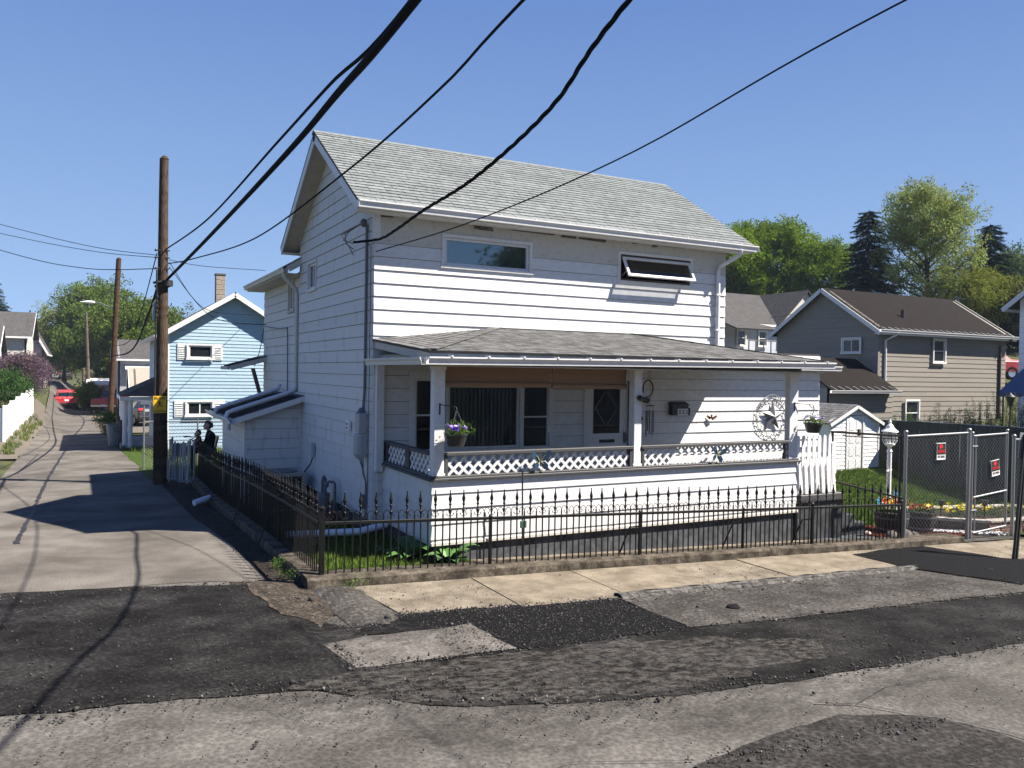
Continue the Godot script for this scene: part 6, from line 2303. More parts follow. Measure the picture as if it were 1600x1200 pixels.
	for i in 5:
		var a: Vector3 = ring[i]
		var b: Vector3 = ring[(i + 1) % 5]
		var n := maxi(2, int(a.distance_to(b) / 0.40))
		for k in n:
			for row in 2:
				var e0 := a.lerp(b, (k + (0.0 if row else 0.06)) / n)
				var e1 := a.lerp(b, (k + 0.97) / n)
				var y := gy(e0.x, e0.z)
				var bm := MB.new()
				bm.bar(Vector3(e0.x, y + 0.06 + row * 0.145, e0.z), Vector3(e1.x, y + 0.06 + row * 0.145, e1.z), 0.16, 0.138, Y, 0.01)
				part(bd, "block", bm, M.block_wall if i != 1 else M.block_red)
			var cm := MB.new()
			var f0 := a.lerp(b, k / float(n))
			var f1 := a.lerp(b, (k + 0.98) / n)
			cm.bar(gp(f0.x, f0.z, 0.30), gp(f1.x, f1.z, 0.30), 0.22, 0.045, Y, 0.008)
			part(bd, "cap_stone", cm, M.block_cap)
	var so := MB.new()
	for i in range(1, 4):
		so.tri(gp(ring[0].x, ring[0].z, 0.26), gp(ring[i].x, ring[i].z, 0.26), gp(ring[i + 1].x, ring[i + 1].z, 0.26))
	part(bd, "soil", so, M.dirt)
	for q in [[11.5, 1.6, 0.30, [[C(0.75, 0.60, 0.03), 14]], 51], [12.3, 1.75, 0.40, [[C(0.78, 0.62, 0.04), 46]], 52], [12.9, 1.8, 0.40, [[C(0.78, 0.60, 0.05), 36], [C(0.75, 0.72, 0.6), 6]], 53], [13.6, 1.8, 0.4, [[C(0.75, 0.6, 0.05), 10]], 54], [14.6, 1.7, 0.4, [[C(0.75, 0.6, 0.05), 8]], 55]]:
		var pl := thing("bedding_plants", ["small yellow flowers at the left end of the raised bed", "dense patch of yellow flowers in the middle of the raised bed", "yellow and white flowers beside the orange ornament in the raised bed", "sparse yellow flowers right of the orange ornament", "green plants at the right end of the raised bed"][q[4] - 51], "flowers", gp(q[0], q[1], 0.27), "flowers in the raised bed")
		blooms(pl, gp(q[0], q[1], 0.30), Vector3(q[2], 0.20, q[2] * 0.7), 70, C(0.05, 0.10, 0.02), q[3], q[4], 0.07, 0.035)
	var oo := thing("garden_flower_ornament", "orange metal flower stake standing in the raised bed", "ornament", gp(12.75, 1.7, 0.27))
	var ob := gp(12.75, 1.7, 0.27)
	var o1 := MB.new()
	o1.tube([ob, ob + Y * 0.85 + X * 0.02], 0.008, 5)
	part(oo, "stem", o1, M.channel)
	for q in [[0.0, 0.46, 0.07], [0.06, 0.36, 0.06], [-0.03, 0.62, 0.07], [-0.08, 0.80, 0.06], [0.03, 0.52, 0.06]]:
		var om := MB.new()
		for i in 5:
			var a := TAU * i / 5.0
			om.ball(ob + Vector3(q[0] + cos(a) * q[2] * 0.7, q[1] + sin(a) * q[2] * 0.7, 0.02), Vector3(q[2] * 0.5, q[2] * 0.5, 0.012), 4, 6)
		part(oo, "petal", om, mat_once("orange_paint", C(0.62, 0.16, 0.02), 0.4))
	for q in [[11.52, 1.9, "black solar path light at the left end of the raised bed"], [12.75, 2.05, "black solar path light under the orange ornament"]]:
		var b := gp(q[0], q[1], 0.26)
		var sl := thing("path_light", q[2], "garden light", b, "solar path lights")
		var s1 := MB.new()
		s1.tube([b, b + Y * 0.30], 0.014, 6)
		s1.lathe([Vector2(0.03, 0.28), Vector2(0.05, 0.30), Vector2(0.05, 0.36), Vector2(0.075, 0.365), Vector2(0.08, 0.40), Vector2(0, 0.41)], b, 10)
		part(sl, "lamp_head", s1, M.black_plastic)
	# pale stones edging the mulch
	var r := RandomNumberGenerator.new()
	r.seed = 5
	for q in [[9.22, 1.72, 0.12, "pale", "pale rounded stone in the middle of three at the left end of the red mulch"], [9.28, 1.48, 0.10, "pale", "farthest of the three pale stones at the left end of the red mulch"], [9.24, 1.95, 0.09, "pale", "nearest and smallest of the three pale stones at the left end of the red mulch"], [9.40, 2.34, 0.14, "dark grey", "leftmost dark stone in the row edging the red mulch"], [9.58, 2.40, 0.11, "dark grey", "smallest dark stone, second from the left in the row edging the mulch"], [9.74, 2.42, 0.15, "dark grey", "largest dark stone in the row edging the red mulch"], [9.95, 2.44, 0.12, "dark grey", "rightmost dark stone of the row, by the chain link corner post"]]:
		var sm := MB.new()
		var c := gp(q[0], q[1], q[2] * 0.5)
		sm.ball(c, Vector3(q[2] * r.randf_range(0.8, 1.1), q[2] * 0.85, q[2] * 0.75), 7, 9, Basis(Y, r.randf() * 3.0))
		for i in sm.v.size():
			var d := sm.v[i] - c
			sm.v[i] = c + d * (1.0 + 0.16 * sin(d.x * 31.0 + d.y * 17.0) * cos(d.z * 27.0 + q[0] * 9.0))
		solo("edging_stone", sm, M.stone_white if q[3] == "pale" else M.stone_dark, q[4], "stone", gp(q[0], q[1]), "%s stones edging the mulch" % q[3])
	var chips := []
	var cc := []
	for i in 900:
		var x := r.randf_range(9.15, 11.6)
		var z := r.randf_range(1.4, 2.6)
		chips.append(Transform3D(Basis.from_euler(Vector3(r.randf() * 3, r.randf() * 6, r.randf() * 3)) * Basis.from_scale(Vector3(0.05, 0.018, 0.02)), gp(x, z, 0.085)))
		var v := r.randf_range(0.4, 1.5)
		cc.append(Color(0.15 * v, 0.035 * v, 0.022 * v))
	copies(self, "mulch_chips", rock_a, M.pebble, chips, cc, "stuff")
	var wst := []
	cc = []
	for i in 420:
		var t := r.randf()
		var x := lerpf(10.9, 12.3, t) + r.randfn() * 0.12
		var z := lerpf(1.95, 2.62, t) + r.randfn() * 0.10
		wst.append(Transform3D(Basis.from_euler(Vector3(r.randf() * 3, r.randf() * 6, 0)) * (0.05 * r.randf_range(0.5, 1.4)), gp(x, z, 0.085)))
		var v := r.randf_range(0.3, 0.75)
		cc.append(Color(v, v * 0.98, v * 0.95))
	copies(self, "white_gravel", rock_a, M.pebble, wst, cc, "stuff")
	# warning signs wired to the fence
	for q in [[10.10, 0.56, 0.0, "black and red BEWARE OF DOG sign hung straight on the chain link fence panel"], [11.80, 0.18, 0.12, "black and red BEWARE OF DOG sign hung crooked on the chain link gate"]]:
		var c := Vector3(q[0], q[1] - 0.0, 2.83)
		var bs := Basis(Z, q[2])
		var sg := thing("warning_sign", q[3], "sign", c, "warning signs on the chain link")
		var s0 := MB.new()
		s0.box(c, Vector3(0.255, 0.315, 0.004), bs, 0.001)
		part(sg, "plate", s0, M.sign_white)
		var s1 := MB.new()
		s1.box(c + bs * Vector3(0, 0.045, 0.004), Vector3(0.235, 0.205, 0.004), bs)
		part(sg, "black_field", s1, M.ink_black)
		var s2 := MB.new()
		# head of a dog with pricked ears
		s2.ext(PackedVector2Array([Vector2(-0.045, -0.01), Vector2(-0.05, 0.04), Vector2(-0.035, 0.075), Vector2(-0.015, 0.05), Vector2(0.01, 0.055), Vector2(0.025, 0.078), Vector2(0.035, 0.04), Vector2(0.05, 0.015), Vector2(0.035, 0.0), Vector2(0.01, -0.005), Vector2(0.0, -0.02)]), c + bs * Vector3(-0.01, 0.07, 0.006), bs * X, bs * Y, 0.002)
		part(sg, "dog_head", s2, M.sign_red)
		text(sg, "lettering", "BEWARE", 0.075, M.sign_red, Transform3D(bs * Basis.from_scale(Vector3(0.72, 1, 1)), c + bs * Vector3(0, 0.0, 0.007)))
		text(sg, "lettering", "OF DOG", 0.062, M.ink_black, Transform3D(bs * Basis.from_scale(Vector3(0.9, 1, 1)), c + bs * Vector3(0, -0.10, 0.004)))
		var s3 := MB.new()
		for e in [Vector3(-0.12, 0.15, 0), Vector3(0.12, 0.15, 0), Vector3(-0.12, -0.15, 0), Vector3(0.12, -0.15, 0)]:
			s3.tube([c + bs * e + Vector3(0, 0, 0.004), c + bs * (e * 1.03) + Vector3(0, 0, -0.03)], 0.004, 4)
		part(sg, "tie", s3, M.white_plastic)
	# sign post at the right edge, seen from behind
	var pb2 := gp(10.0, 4.27)
	var up2 := Vector3(10.22, 0.98, 4.28) - pb2
	var ps := thing("sign_post", "dark steel channel sign post with a grey sign seen from behind at the right edge", "sign post", pb2)
	var c1 := MB.new()
	var ax := up2.normalized()
	var sx := Vector3(1, -ax.x / ax.y, 0).normalized()
	for q in [[-0.028, 0.0, 0.012, 0.05], [0.028, 0.0, 0.012, 0.05], [0.0, -0.018, 0.05, 0.010], [-0.042, 0.022, 0.026, 0.008], [0.042, 0.022, 0.026, 0.008]]:
		c1.bar(pb2 - ax * 0.2 + sx * q[0] + Z * q[1], pb2 + up2 + sx * q[0] + Z * q[1], q[2], q[3], Z)
	part(ps, "channel", c1, M.channel)
	var c2 := MB.new()
	c2.tube([pb2 - ax * 0.1 + Vector3(-0.06, 0, 0), pb2 + ax * 0.22 + Vector3(-0.045, 0, 0)], 0.02, 6)
	part(ps, "stub", c2, M.channel)
	for i in 22:
		var hm := MB.new()
		hm.box(pb2 + ax * (0.12 + i * 0.09) + Z * -0.010, Vector3(0.012, 0.012, 0.012), Basis())
		part(ps, "hole", hm, M.galvanised)
	var c3 := MB.new()
	var rp := PackedVector2Array()
	for q in [[0.115, 0.20, 0.0], [-0.115, 0.20, PI / 2], [-0.115, -0.20, PI], [0.115, -0.20, PI * 1.5]]:
		for k in 5:
			var a: float = q[2] + PI / 2 * k / 4.0
			rp.append(Vector2(q[0] + cos(a) * 0.03, q[1] + sin(a) * 0.03))
	c3.ext(rp, pb2 + up2 + Vector3(0.0, -0.20, -0.030), sx, ax, 0.004)
	part(ps, "sign_plate", c3, M.sign_back)
	var c4 := MB.new()
	for y in [-0.05, -0.35]:
		c4.box(pb2 + up2 + ax * y + Z * -0.015, Vector3(0.03, 0.03, 0.02), Basis(), 0.004)
	part(ps, "bolt", c4, M.galvanised)
	# garden shed
	shed()

func shed() -> void:
	var Y := Vector3.UP
	var a := Vector3(16.98, 0, -5.6)
	var b := Vector3(19.33, 0, -5.6)
	var sh := thing("garden_shed", "small white vinyl garden shed with a panelled door in the right yard", "shed", gp(18.0, -5.5))
	var u := (b - a).normalized()
	var n := u.cross(Y)
	var w := a.distance_to(b)
	var yb := gy(18.0, -5.5) - 0.05
	var ev := 0.50
	var pk := 1.0
	var dp := 2.2
	var lim := func(y: float):
		var half := w / 2 * clampf((pk - y) / (pk - ev), 0.0, 1.0)
		return [w / 2 - half, w / 2 + half]
	var door := Rect2(w / 2 - 0.36, yb, 0.72, 1.86)
	slab(sh, "wall", a, u, n, yb, pk - 0.02, lim, [door], 0.06, M.pale_wall, [ev])
	siding(sh, "siding_board", a, u, n, 0.125, yb, yb, pk - 0.04, lim, [door.grow(0.05)], "gate_vinyl", 0.014, 5.0)
	var back := func(_y): return [0.0, dp]
	slab(sh, "wall", a - n * dp, n, -u, yb, ev, back, [], 0.05, M.pale_wall)
	siding(sh, "siding_board", a - n * dp, n, -u, 0.125, yb, yb, ev, back, [], "gate_vinyl", 0.014, 5.0)
	slab(sh, "wall", b, -n, u, yb, ev, back, [], 0.05, M.pale_wall)
	slab(sh, "wall", b - n * dp, -u, -n, yb, pk - 0.02, lim, [], 0.05, M.pale_wall, [ev])
	var r0 := a - u * 0.10 + n * 0.12 + Y * (ev - 0.06)
	var r1 := a + u * w / 2 + n * 0.12 + Y * (pk + 0.03)
	var r2 := b + u * 0.10 + n * 0.12 + Y * (ev - 0.06)
	var bk := -n * (dp + 0.24)
	var rf1 := roof_slab(sh, "roof", [r0, r1, r1 + bk, r0 + bk], 0.03, M.grey_roof)
	roof_slab(sh, "roof", [r1, r2, r2 + bk, r1 + bk], 0.03, M.grey_roof)
	var v := (r1 - r0).normalized()
	var lv := r0.distance_to(r1)
	shingles(rf1, r0 + bk, n, v, lv, 0.14, func(_x): return [0.0, dp + 0.24], "porch_shingle")
	var fm := MB.new()
	fm.bar(r0 - Y * 0.07 + n * 0.005, r1 - Y * 0.07 + n * 0.005, 0.02, 0.10, Y, 0.002)
	fm.bar(r1 - Y * 0.07 + n * 0.005, r2 - Y * 0.07 + n * 0.005, 0.02, 0.10, Y, 0.002)
	part(sh, "rake_board", fm, M.trim)
	var bs := Basis(u, Y, n)
	var cm := MB.new()
	for x in [0.03, w - 0.03]:
		cm.box(a + u * x + n * 0.012 + Y * (yb + (ev - yb) / 2), Vector3(0.07, ev - yb, 0.03), bs, 0.002)
	part(sh, "corner_board", cm, M.trim)
	var dm := MB.new()
	dm.box(a + u * w / 2 - n * 0.01 + Y * (yb + 0.93), Vector3(0.70, 1.84, 0.03), bs, 0.003)
	var d := part(sh, "door", dm, M.door_white)
	var pm := MB.new()
	for r in 4:
		for c in 2:
			pm.box(a + u * (w / 2 - 0.16 + c * 0.32) + n * 0.008 + Y * (yb + 0.28 + r * 0.42), Vector3(0.22, 0.32, 0.012), bs, 0.005)
	part(d, "panel", pm, M.door_white)
	var tm := MB.new()
	tm.box(a + u * (w / 2 - 0.39) + n * 0.015 + Y * (yb + 0.95), Vector3(0.07, 1.94, 0.04), bs, 0.003)
	tm.box(a + u * (w / 2 + 0.39) + n * 0.015 + Y * (yb + 0.95), Vector3(0.07, 1.94, 0.04), bs, 0.003)
	tm.box(a + u * w / 2 + n * 0.015 + Y * (yb + 1.92), Vector3(0.85, 0.08, 0.04), bs, 0.003)
	part(sh, "door_casing", tm, M.trim)

# ---------------------------------------------------------------- houses and trees round about
# a plain gabled house: ridge along dir, its walls boarded on the two sides in view
func gabled_house(called: String, label: String, a: Vector3, b: Vector3, depth: float, yb: float, eave: float, peak: float, wall_m: Material, roof_m: Material, board := 0.0, gable_front := true, over := 0.3) -> Dictionary:
	# a to b is the front in view, left to right; the house reaches back by depth
	var u := Vector3(b.x - a.x, 0, b.z - a.z)
	var w := u.length()
	u /= w
	var n := u.cross(Vector3.UP)
	var Y := Vector3.UP
	var c := Vector3((a.x + b.x) / 2, yb, (a.z + b.z) / 2) - n * depth / 2
	var h := thing(called, label, "house", c)
	var fa := Vector3(a.x, 0, a.z)
	var fb := Vector3(b.x, 0, b.z)
	var ga := func(y: float):
		var half := (w if gable_front else depth) / 2 * clampf((peak - y) / (peak - eave), 0.01, 1.0)
		var m := (w if gable_front else depth) / 2
		return [m - half, m + half]
	var fl := func(y: float): return [0.0, (depth if gable_front else w)]
	slab(h, "wall", fa, u, n, yb, (peak - 0.12) if gable_front else eave, ga if gable_front else fl, [], 0.12, wall_m, [eave])
	slab(h, "wall", fa - n * depth, n, -u, yb, eave if gable_front else (peak - 0.12), fl if gable_front else ga, [], 0.12, wall_m, [eave])
	slab(h, "wall", fb, -n, u, yb, eave if gable_front else (peak - 0.12), fl if gable_front else ga, [], 0.12, wall_m, [eave])
	slab(h, "wall", fb - n * depth, -u, -n, yb, (peak - 0.12) if gable_front else eave, ga if gable_front else fl, [], 0.12, wall_m, [eave])
	var sl: float = (peak - eave) / ((w if gable_front else depth) / 2)
	var ed := eave - over * sl
	var tr := MB.new()
	var roofs := []
	if gable_front:
		var l0 := fa - u * over + n * over + Y * ed
		var r0 := fa + u * w / 2 + n * over + Y * peak
		var e0 := fb + u * over + n * over + Y * ed
		var bk := -n * (depth + over * 2)
		roofs = [[l0, r0, r0 + bk, l0 + bk], [r0, e0, e0 + bk, r0 + bk]]
		tr.bar(l0 - Y * 0.10, r0 - Y * 0.10, 0.03, 0.17, Y, 0.003)
		tr.bar(r0 - Y * 0.10, e0 - Y * 0.10, 0.03, 0.17, Y, 0.003)
		tr.bar(l0 - Y * 0.08, l0 - Y * 0.08 + bk, 0.03, 0.13, Y, 0.003)
		tr.bar(e0 - Y * 0.08, e0 - Y * 0.08 + bk, 0.03, 0.13, Y, 0.003)
		var so := MB.new()
		var m0 := fa + u * w / 2 + Y * (peak - over * sl * 0.0 - 0.10)
		so.quad(l0 - Y * 0.06, r0 - Y * 0.06, r0 - Y * 0.06 - n * over, l0 - Y * 0.06 - n * over)
		so.quad(r0 - Y * 0.06, e0 - Y * 0.06, e0 - Y * 0.06 - n * over, r0 - Y * 0.06 - n * over)
		part(h, "soffit", so, M.trim_old)
	else:
		var l0 := fa - u * over + n * over + Y * ed
		var e0 := fb + u * over + n * over + Y * ed
		var l1 := fa - u * over - n * depth / 2 + Y * peak
		var e1 := fb + u * over - n * depth / 2 + Y * peak
		var l2 := fa - u * over - n * (depth + over) + Y * ed
		var e2 := fb + u * over - n * (depth + over) + Y * ed
		roofs = [[l0, e0, e1, l1], [e2, l2, l1, e1]]
		for q in [[l0, l1], [l1, l2], [e0, e1]]:
			tr.bar(q[0] - Y * 0.10, q[1] - Y * 0.10, 0.03, 0.17, Y, 0.003)
		tr.bar(l0 - Y * 0.08, e0 - Y * 0.08, 0.03, 0.13, Y, 0.003)
		tr.bar(l0 - Y * 0.10 - n * over * 0.5, e0 - Y * 0.10 - n * over * 0.5, over, 0.02, Y)
	part(h, "trim", tr, M.trim)
	var rr := []
	for q in roofs:
		rr.append(roof_slab(h, "roof", q, 0.05, roof_m))
	return {"node": h, "u": u, "n": n, "w": w, "fa": fa, "fb": fb, "roofs": rr, "ga": ga, "fl": fl}

func far_window(h: Node3D, o: Vector3, u: Vector3, n: Vector3, r: Rect2, style := "hung", trim := "trim") -> Node3D:
	# set on the face of a far wall: casing, frame and pane stand proud of it
	return window(h, o + n * 0.07, u, n, r, 0.07, 0.05, style, M[trim], M[trim], M.glass_far)

func tan_house() -> void:
	var a := Vector3(24.26, 0, -9.50)
	var b := Vector3(32.9, 0, -9.50)
	var yb := -1.3
	var d := gabled_house("tan_house", "tan clapboard two storey house with brown roof beyond the dark privacy fence", a, b, 5.4, yb, 4.0, 5.77, M.plaster, M.tan_roof, 0.0, false, 0.3)
	var h: Node3D = d.node
	var Y := Vector3.UP
	var Z := Vector3.BACK
	var X := Vector3.RIGHT
	var w1 := Rect2(3.42, 2.62, 0.74, 0.95)
	var w2 := Rect2(1.70, -0.02, 0.80, 0.98)
	var w3 := Rect2(3.72, 2.96, 0.86, 0.56)
	siding(h, "siding_board", d.fa, X, Z, 0.205, yb, yb, 3.95, func(_y): return [0.0, d.w], [w1.grow(0.06), w2.grow(0.06)], "tan_siding", 0.016, 3.8)
	siding(h, "siding_board", d.fa - Z * 5.4, Z, -X, 0.205, yb, yb, 5.6, d.ga, [w3.grow(0.06)], "tan_siding", 0.016, 3.8)
	far_window(h, d.fa, X, Z, w1, "hung")
	far_window(h, d.fa, X, Z, w2, "hung")
	far_window(h, d.fa - Z * 5.4, Z, -X, w3, "slider")
	var cb := MB.new()
	cb.bb(Vector3(24.2, yb, -9.54), Vector3(24.34, 3.95, -9.46))
	part(h, "corner_board", cb, M.tan_siding1)
	gutter(h, "gutter", Vector3(23.9, 3.86, -9.19), Vector3(33.3, 3.86, -9.19), Z, M.gutter, 0.11, 0.12)
	var gb := MB.new()
	for i in 22:
		var x := 24.2 + i * 0.41
		gb.bar(Vector3(x, 3.885, -9.08), Vector3(x, 3.97, -9.32), 0.02, 0.008, Y)
	part(h, "snow_guard", gb, M.gutter)
	for q in [[24.62, M.gutter], [32.4, M.brown_frame]]:
		var ds := MB.new()
		ds.tube([Vector3(q[0] + 0.3, 3.76, -9.12), Vector3(q[0] + 0.25, 3.66, -9.15), Vector3(q[0], 3.45, -9.44), Vector3(q[0], -1.2, -9.44)], 0.05, 7)
		part(h, "downspout", ds, q[1])
	var vp := MB.new()
	vp.tube([Vector3(26.8, 4.4, -10.3), Vector3(26.8, 4.85, -10.3)], 0.07, 8)
	part(h, "vent_pipe", vp, M.black_plastic)
	# low wing on its left with a brown roof
	var e := Vector3(20.4, 1.43, -8.45)
	var V := Vector3(0, 0.62, -1.0).normalized()
	var rs := roof_slab(h, "wing_roof", [e, e + X * 3.75, e + X * 3.75 + V * 2.4, e + V * 2.4], 0.05, M.tan_roof)
	slab(h, "wing_wall", Vector3(20.6, 0, -8.75), X, Z, yb, 1.5, func(_y): return [0.0, 3.6], [], 0.1, M.plaster)
	siding(h, "siding_board", Vector3(20.6, 0, -8.75), X, Z, 0.205, yb, yb, 1.42, func(_y): return [0.0, 3.6], [], "tan_siding", 0.016, 3.8)
	slab(h, "wing_wall", Vector3(20.6, 0, -11.5), Z, -X, yb, 1.5, func(_y): return [0.0, 2.75], [], 0.1, M.plaster)
	gutter(h, "wing_gutter", Vector3(20.3, 1.42, -8.46), Vector3(24.25, 1.42, -8.46), Z, M.gutter, 0.10, 0.11)
	var sg := MB.new()
	for i in 9:
		var x := 20.6 + i * 0.41
		sg.bar(Vector3(x, 1.45, -8.38), Vector3(x - 0.1, 1.58, -8.62), 0.02, 0.008, Y)
	part(rs, "snow_guard", sg, M.gutter)
	var ch := MB.new()
	ch.bb(Vector3(19.75, 2.1, -9.9), Vector3(20.35, 2.45, -9.5), 0.02)
	ch.bb(Vector3(19.65, 2.45, -10.0), Vector3(20.45, 2.52, -9.4), 0.01)
	# brick stack low behind the porch roof
	var st := thing("brick_chimney", "low reddish brick chimney with a flat cap behind the porch roof end", "chimney", Vector3(20.0, -1.2, -11.2))
	for r in 20:
		for k in 3:
			var bm := MB.new()
			var xo := 0.11 if r % 2 else 0.0
			bm.bb(Vector3(19.78 + k * 0.215 + xo * 0.5, 1.45 + (r - 12) * 0.078, -11.35), Vector3(19.78 + k * 0.215 + 0.203 + xo * 0.5, 1.45 + (r - 12) * 0.078 + 0.066, -10.95), 0.004)
			part(st, "brick", bm, M.brick)
	var core := MB.new()
	core.bb(Vector3(19.80, -1.3, -11.33), Vector3(20.42, 2.04, -10.97))
	part(st, "mortar", core, M.plaster)
	var cp := MB.new()
	cp.bb(Vector3(19.62, 2.05, -11.5), Vector3(20.60, 2.13, -10.85), 0.01)
	cp.bb(Vector3(19.95, 2.13, -11.3), Vector3(20.3, 2.32, -11.0), 0.01)
	part(st, "cap", cp, mat_once("cap_red", C(0.20, 0.10, 0.07), 0.9))

func blue_house() -> void:
	var z := -19.2
	var a := Vector3(-1.55, 0, z)
	var b := Vector3(3.1, 0, z)
	var yb := -1.4
	var d := gabled_house("blue_house", "pale blue clapboard house with white trim and shutters behind the near utility pole", a, b, 9.0, yb, 3.25, 4.72, M.plaster, M.grey_roof, 0.0, true, 0.32)
	var h: Node3D = d.node
	var X := Vector3.RIGHT
	var Y := Vector3.UP
	var Z := Vector3.BACK
	# openings measured along the wall from its left corner
	var w1 := Rect2(0.75, 2.24, 0.80, 0.46)
	var w2 := Rect2(0.72, 0.14, 0.86, 0.48)
	siding(h, "siding_board", d.fa, X, Z, 0.127, yb, yb, 4.55, d.ga, [w1.grow(0.06), w2.grow(0.06)], "blue_siding", 0.016, 6.0)
	far_window(h, d.fa, X, Z, w1, "fixed")
	far_window(h, d.fa, X, Z, w2, "slider")
	for q in [[w1, 0.30], [w2, 0.36]]:
		var r: Rect2 = q[0]
		for s in [0, 1]:
			var x0: float = (r.position.x - 0.08 - q[1]) if s == 0 else (r.end.x + 0.08)
			var fr := MB.new()
			var o: Vector3 = d.fa + X * x0 + Y * (r.position.y - 0.07)
			fr.bb(o + Z * 0.02, o + Vector3(q[1], r.size.y + 0.14, 0.045), 0.004)
			var shp := part(h, "shutter", fr, M.trim)
			for k in 7:
				var lm := MB.new()
				lm.box(o + Vector3(q[1] / 2, 0.08 + k * (r.size.y) / 7.0, 0.05), Vector3(q[1] - 0.08, 0.012, 0.03), Basis(X, 0.5))
				part(shp, "louvre", lm, M.trim)
	var cb := MB.new()
	cb.bb(Vector3(a.x - 0.03, yb, z - 0.06), Vector3(a.x + 0.10, 3.2, z + 0.035), 0.004)
	part(h, "corner_board", cb, M.trim)
	siding(h, "siding_board", d.fa - Z * 9.0, Z, -X, 0.127, yb, yb, 3.2, func(_y): return [0.0, 9.0], [Rect2(6.6, 1.9, 0.7, 1.1), Rect2(4.0, 1.9, 0.7, 1.1)], "blue_siding", 0.016, 9.5)
	far_window(h, d.fa - Z * 9.0, Z, -X, Rect2(6.67, 1.97, 0.56, 0.96))
	far_window(h, d.fa - Z * 9.0, Z, -X, Rect2(4.07, 1.97, 0.56, 0.96))
	var ds := MB.new()
	ds.tube([Vector3(-1.85, 3.02, z + 0.15), Vector3(-1.66, 2.8, z + 0.07), Vector3(-1.64, -1.2, z + 0.07)], 0.045, 7)
	part(h, "downspout", ds, M.gutter)
	gutter(h, "gutter", Vector3(-1.88, 3.05, -28.4), Vector3(-1.88, 3.05, z + 0.3), -X, M.gutter, 0.10, 0.11)
	# chimney in courses of block
	for r in 9:
		var cm := MB.new()
		cm.bb(Vector3(0.56, 3.9 + r * 0.20, -22.9), Vector3(0.93, 4.09 + r * 0.20, -22.5), 0.012)
		part(h, "chimney_block", cm, M.chimney_tan)
	var cc := MB.new()
	cc.bb(Vector3(0.54, 5.70, -22.92), Vector3(0.95, 5.78, -22.48), 0.01)
	part(h, "chimney_cap", cc, M.deck)
	# side porch with white posts
	var e := [Vector3(-2.95, 0.78, -21.3), Vector3(-1.55, 1.45, -21.3), Vector3(-1.55, 1.45, -25.5), Vector3(-2.95, 0.78, -25.5)]
	var pr := roof_slab(h, "porch_roof", e, 0.05, M.grey_roof)
	roof_slab(h, "porch_roof", [Vector3(-2.95, 0.78, -21.3), Vector3(-1.55, 0.78, -20.9), Vector3(-1.55, 1.45, -21.3)], 0.04, M.grey_roof)
	var fm := MB.new()
	fm.bb(Vector3(-2.98, 0.60, -21.32), Vector3(-1.55, 0.74, -21.26), 0.004)
	fm.bb(Vector3(-2.98, 0.60, -25.5), Vector3(-2.92, 0.74, -21.32), 0.004)
	part(pr, "fascia", fm, M.trim)
	for q in [[-2.80, -21.45], [-2.62, -21.40], [-2.80, -23.4], [-2.80, -25.3]]:
		var pm := MB.new()
		pm.lathe([Vector2(0.10, -1.5), Vector2(0.10, -1.1), Vector2(0.085, -1.05), Vector2(0.085, 0.5), Vector2(0.11, 0.56), Vector2(0.11, 0.60)], Vector3(q[0], 0, q[1]), 10)
		part(h, "porch_post", pm, M.trim)
	var dk := MB.new()
	dk.bb(Vector3(-2.95, -1.6, -25.5), Vector3(-1.55, -1.1, -21.35), 0.01)
	part(h, "porch_floor", dk, M.grey_wall)
	far_window(h, Vector3(-1.60, 0, -28.2), Z, -X, Rect2(3.4, -0.5, 1.2, 0.9))
	var dr := MB.new()
	dr.bb(Vector3(-1.66, -1.1, -22.9), Vector3(-1.60, 0.5, -22.1), 0.01)
	part(h, "door", dr, M.door_white)

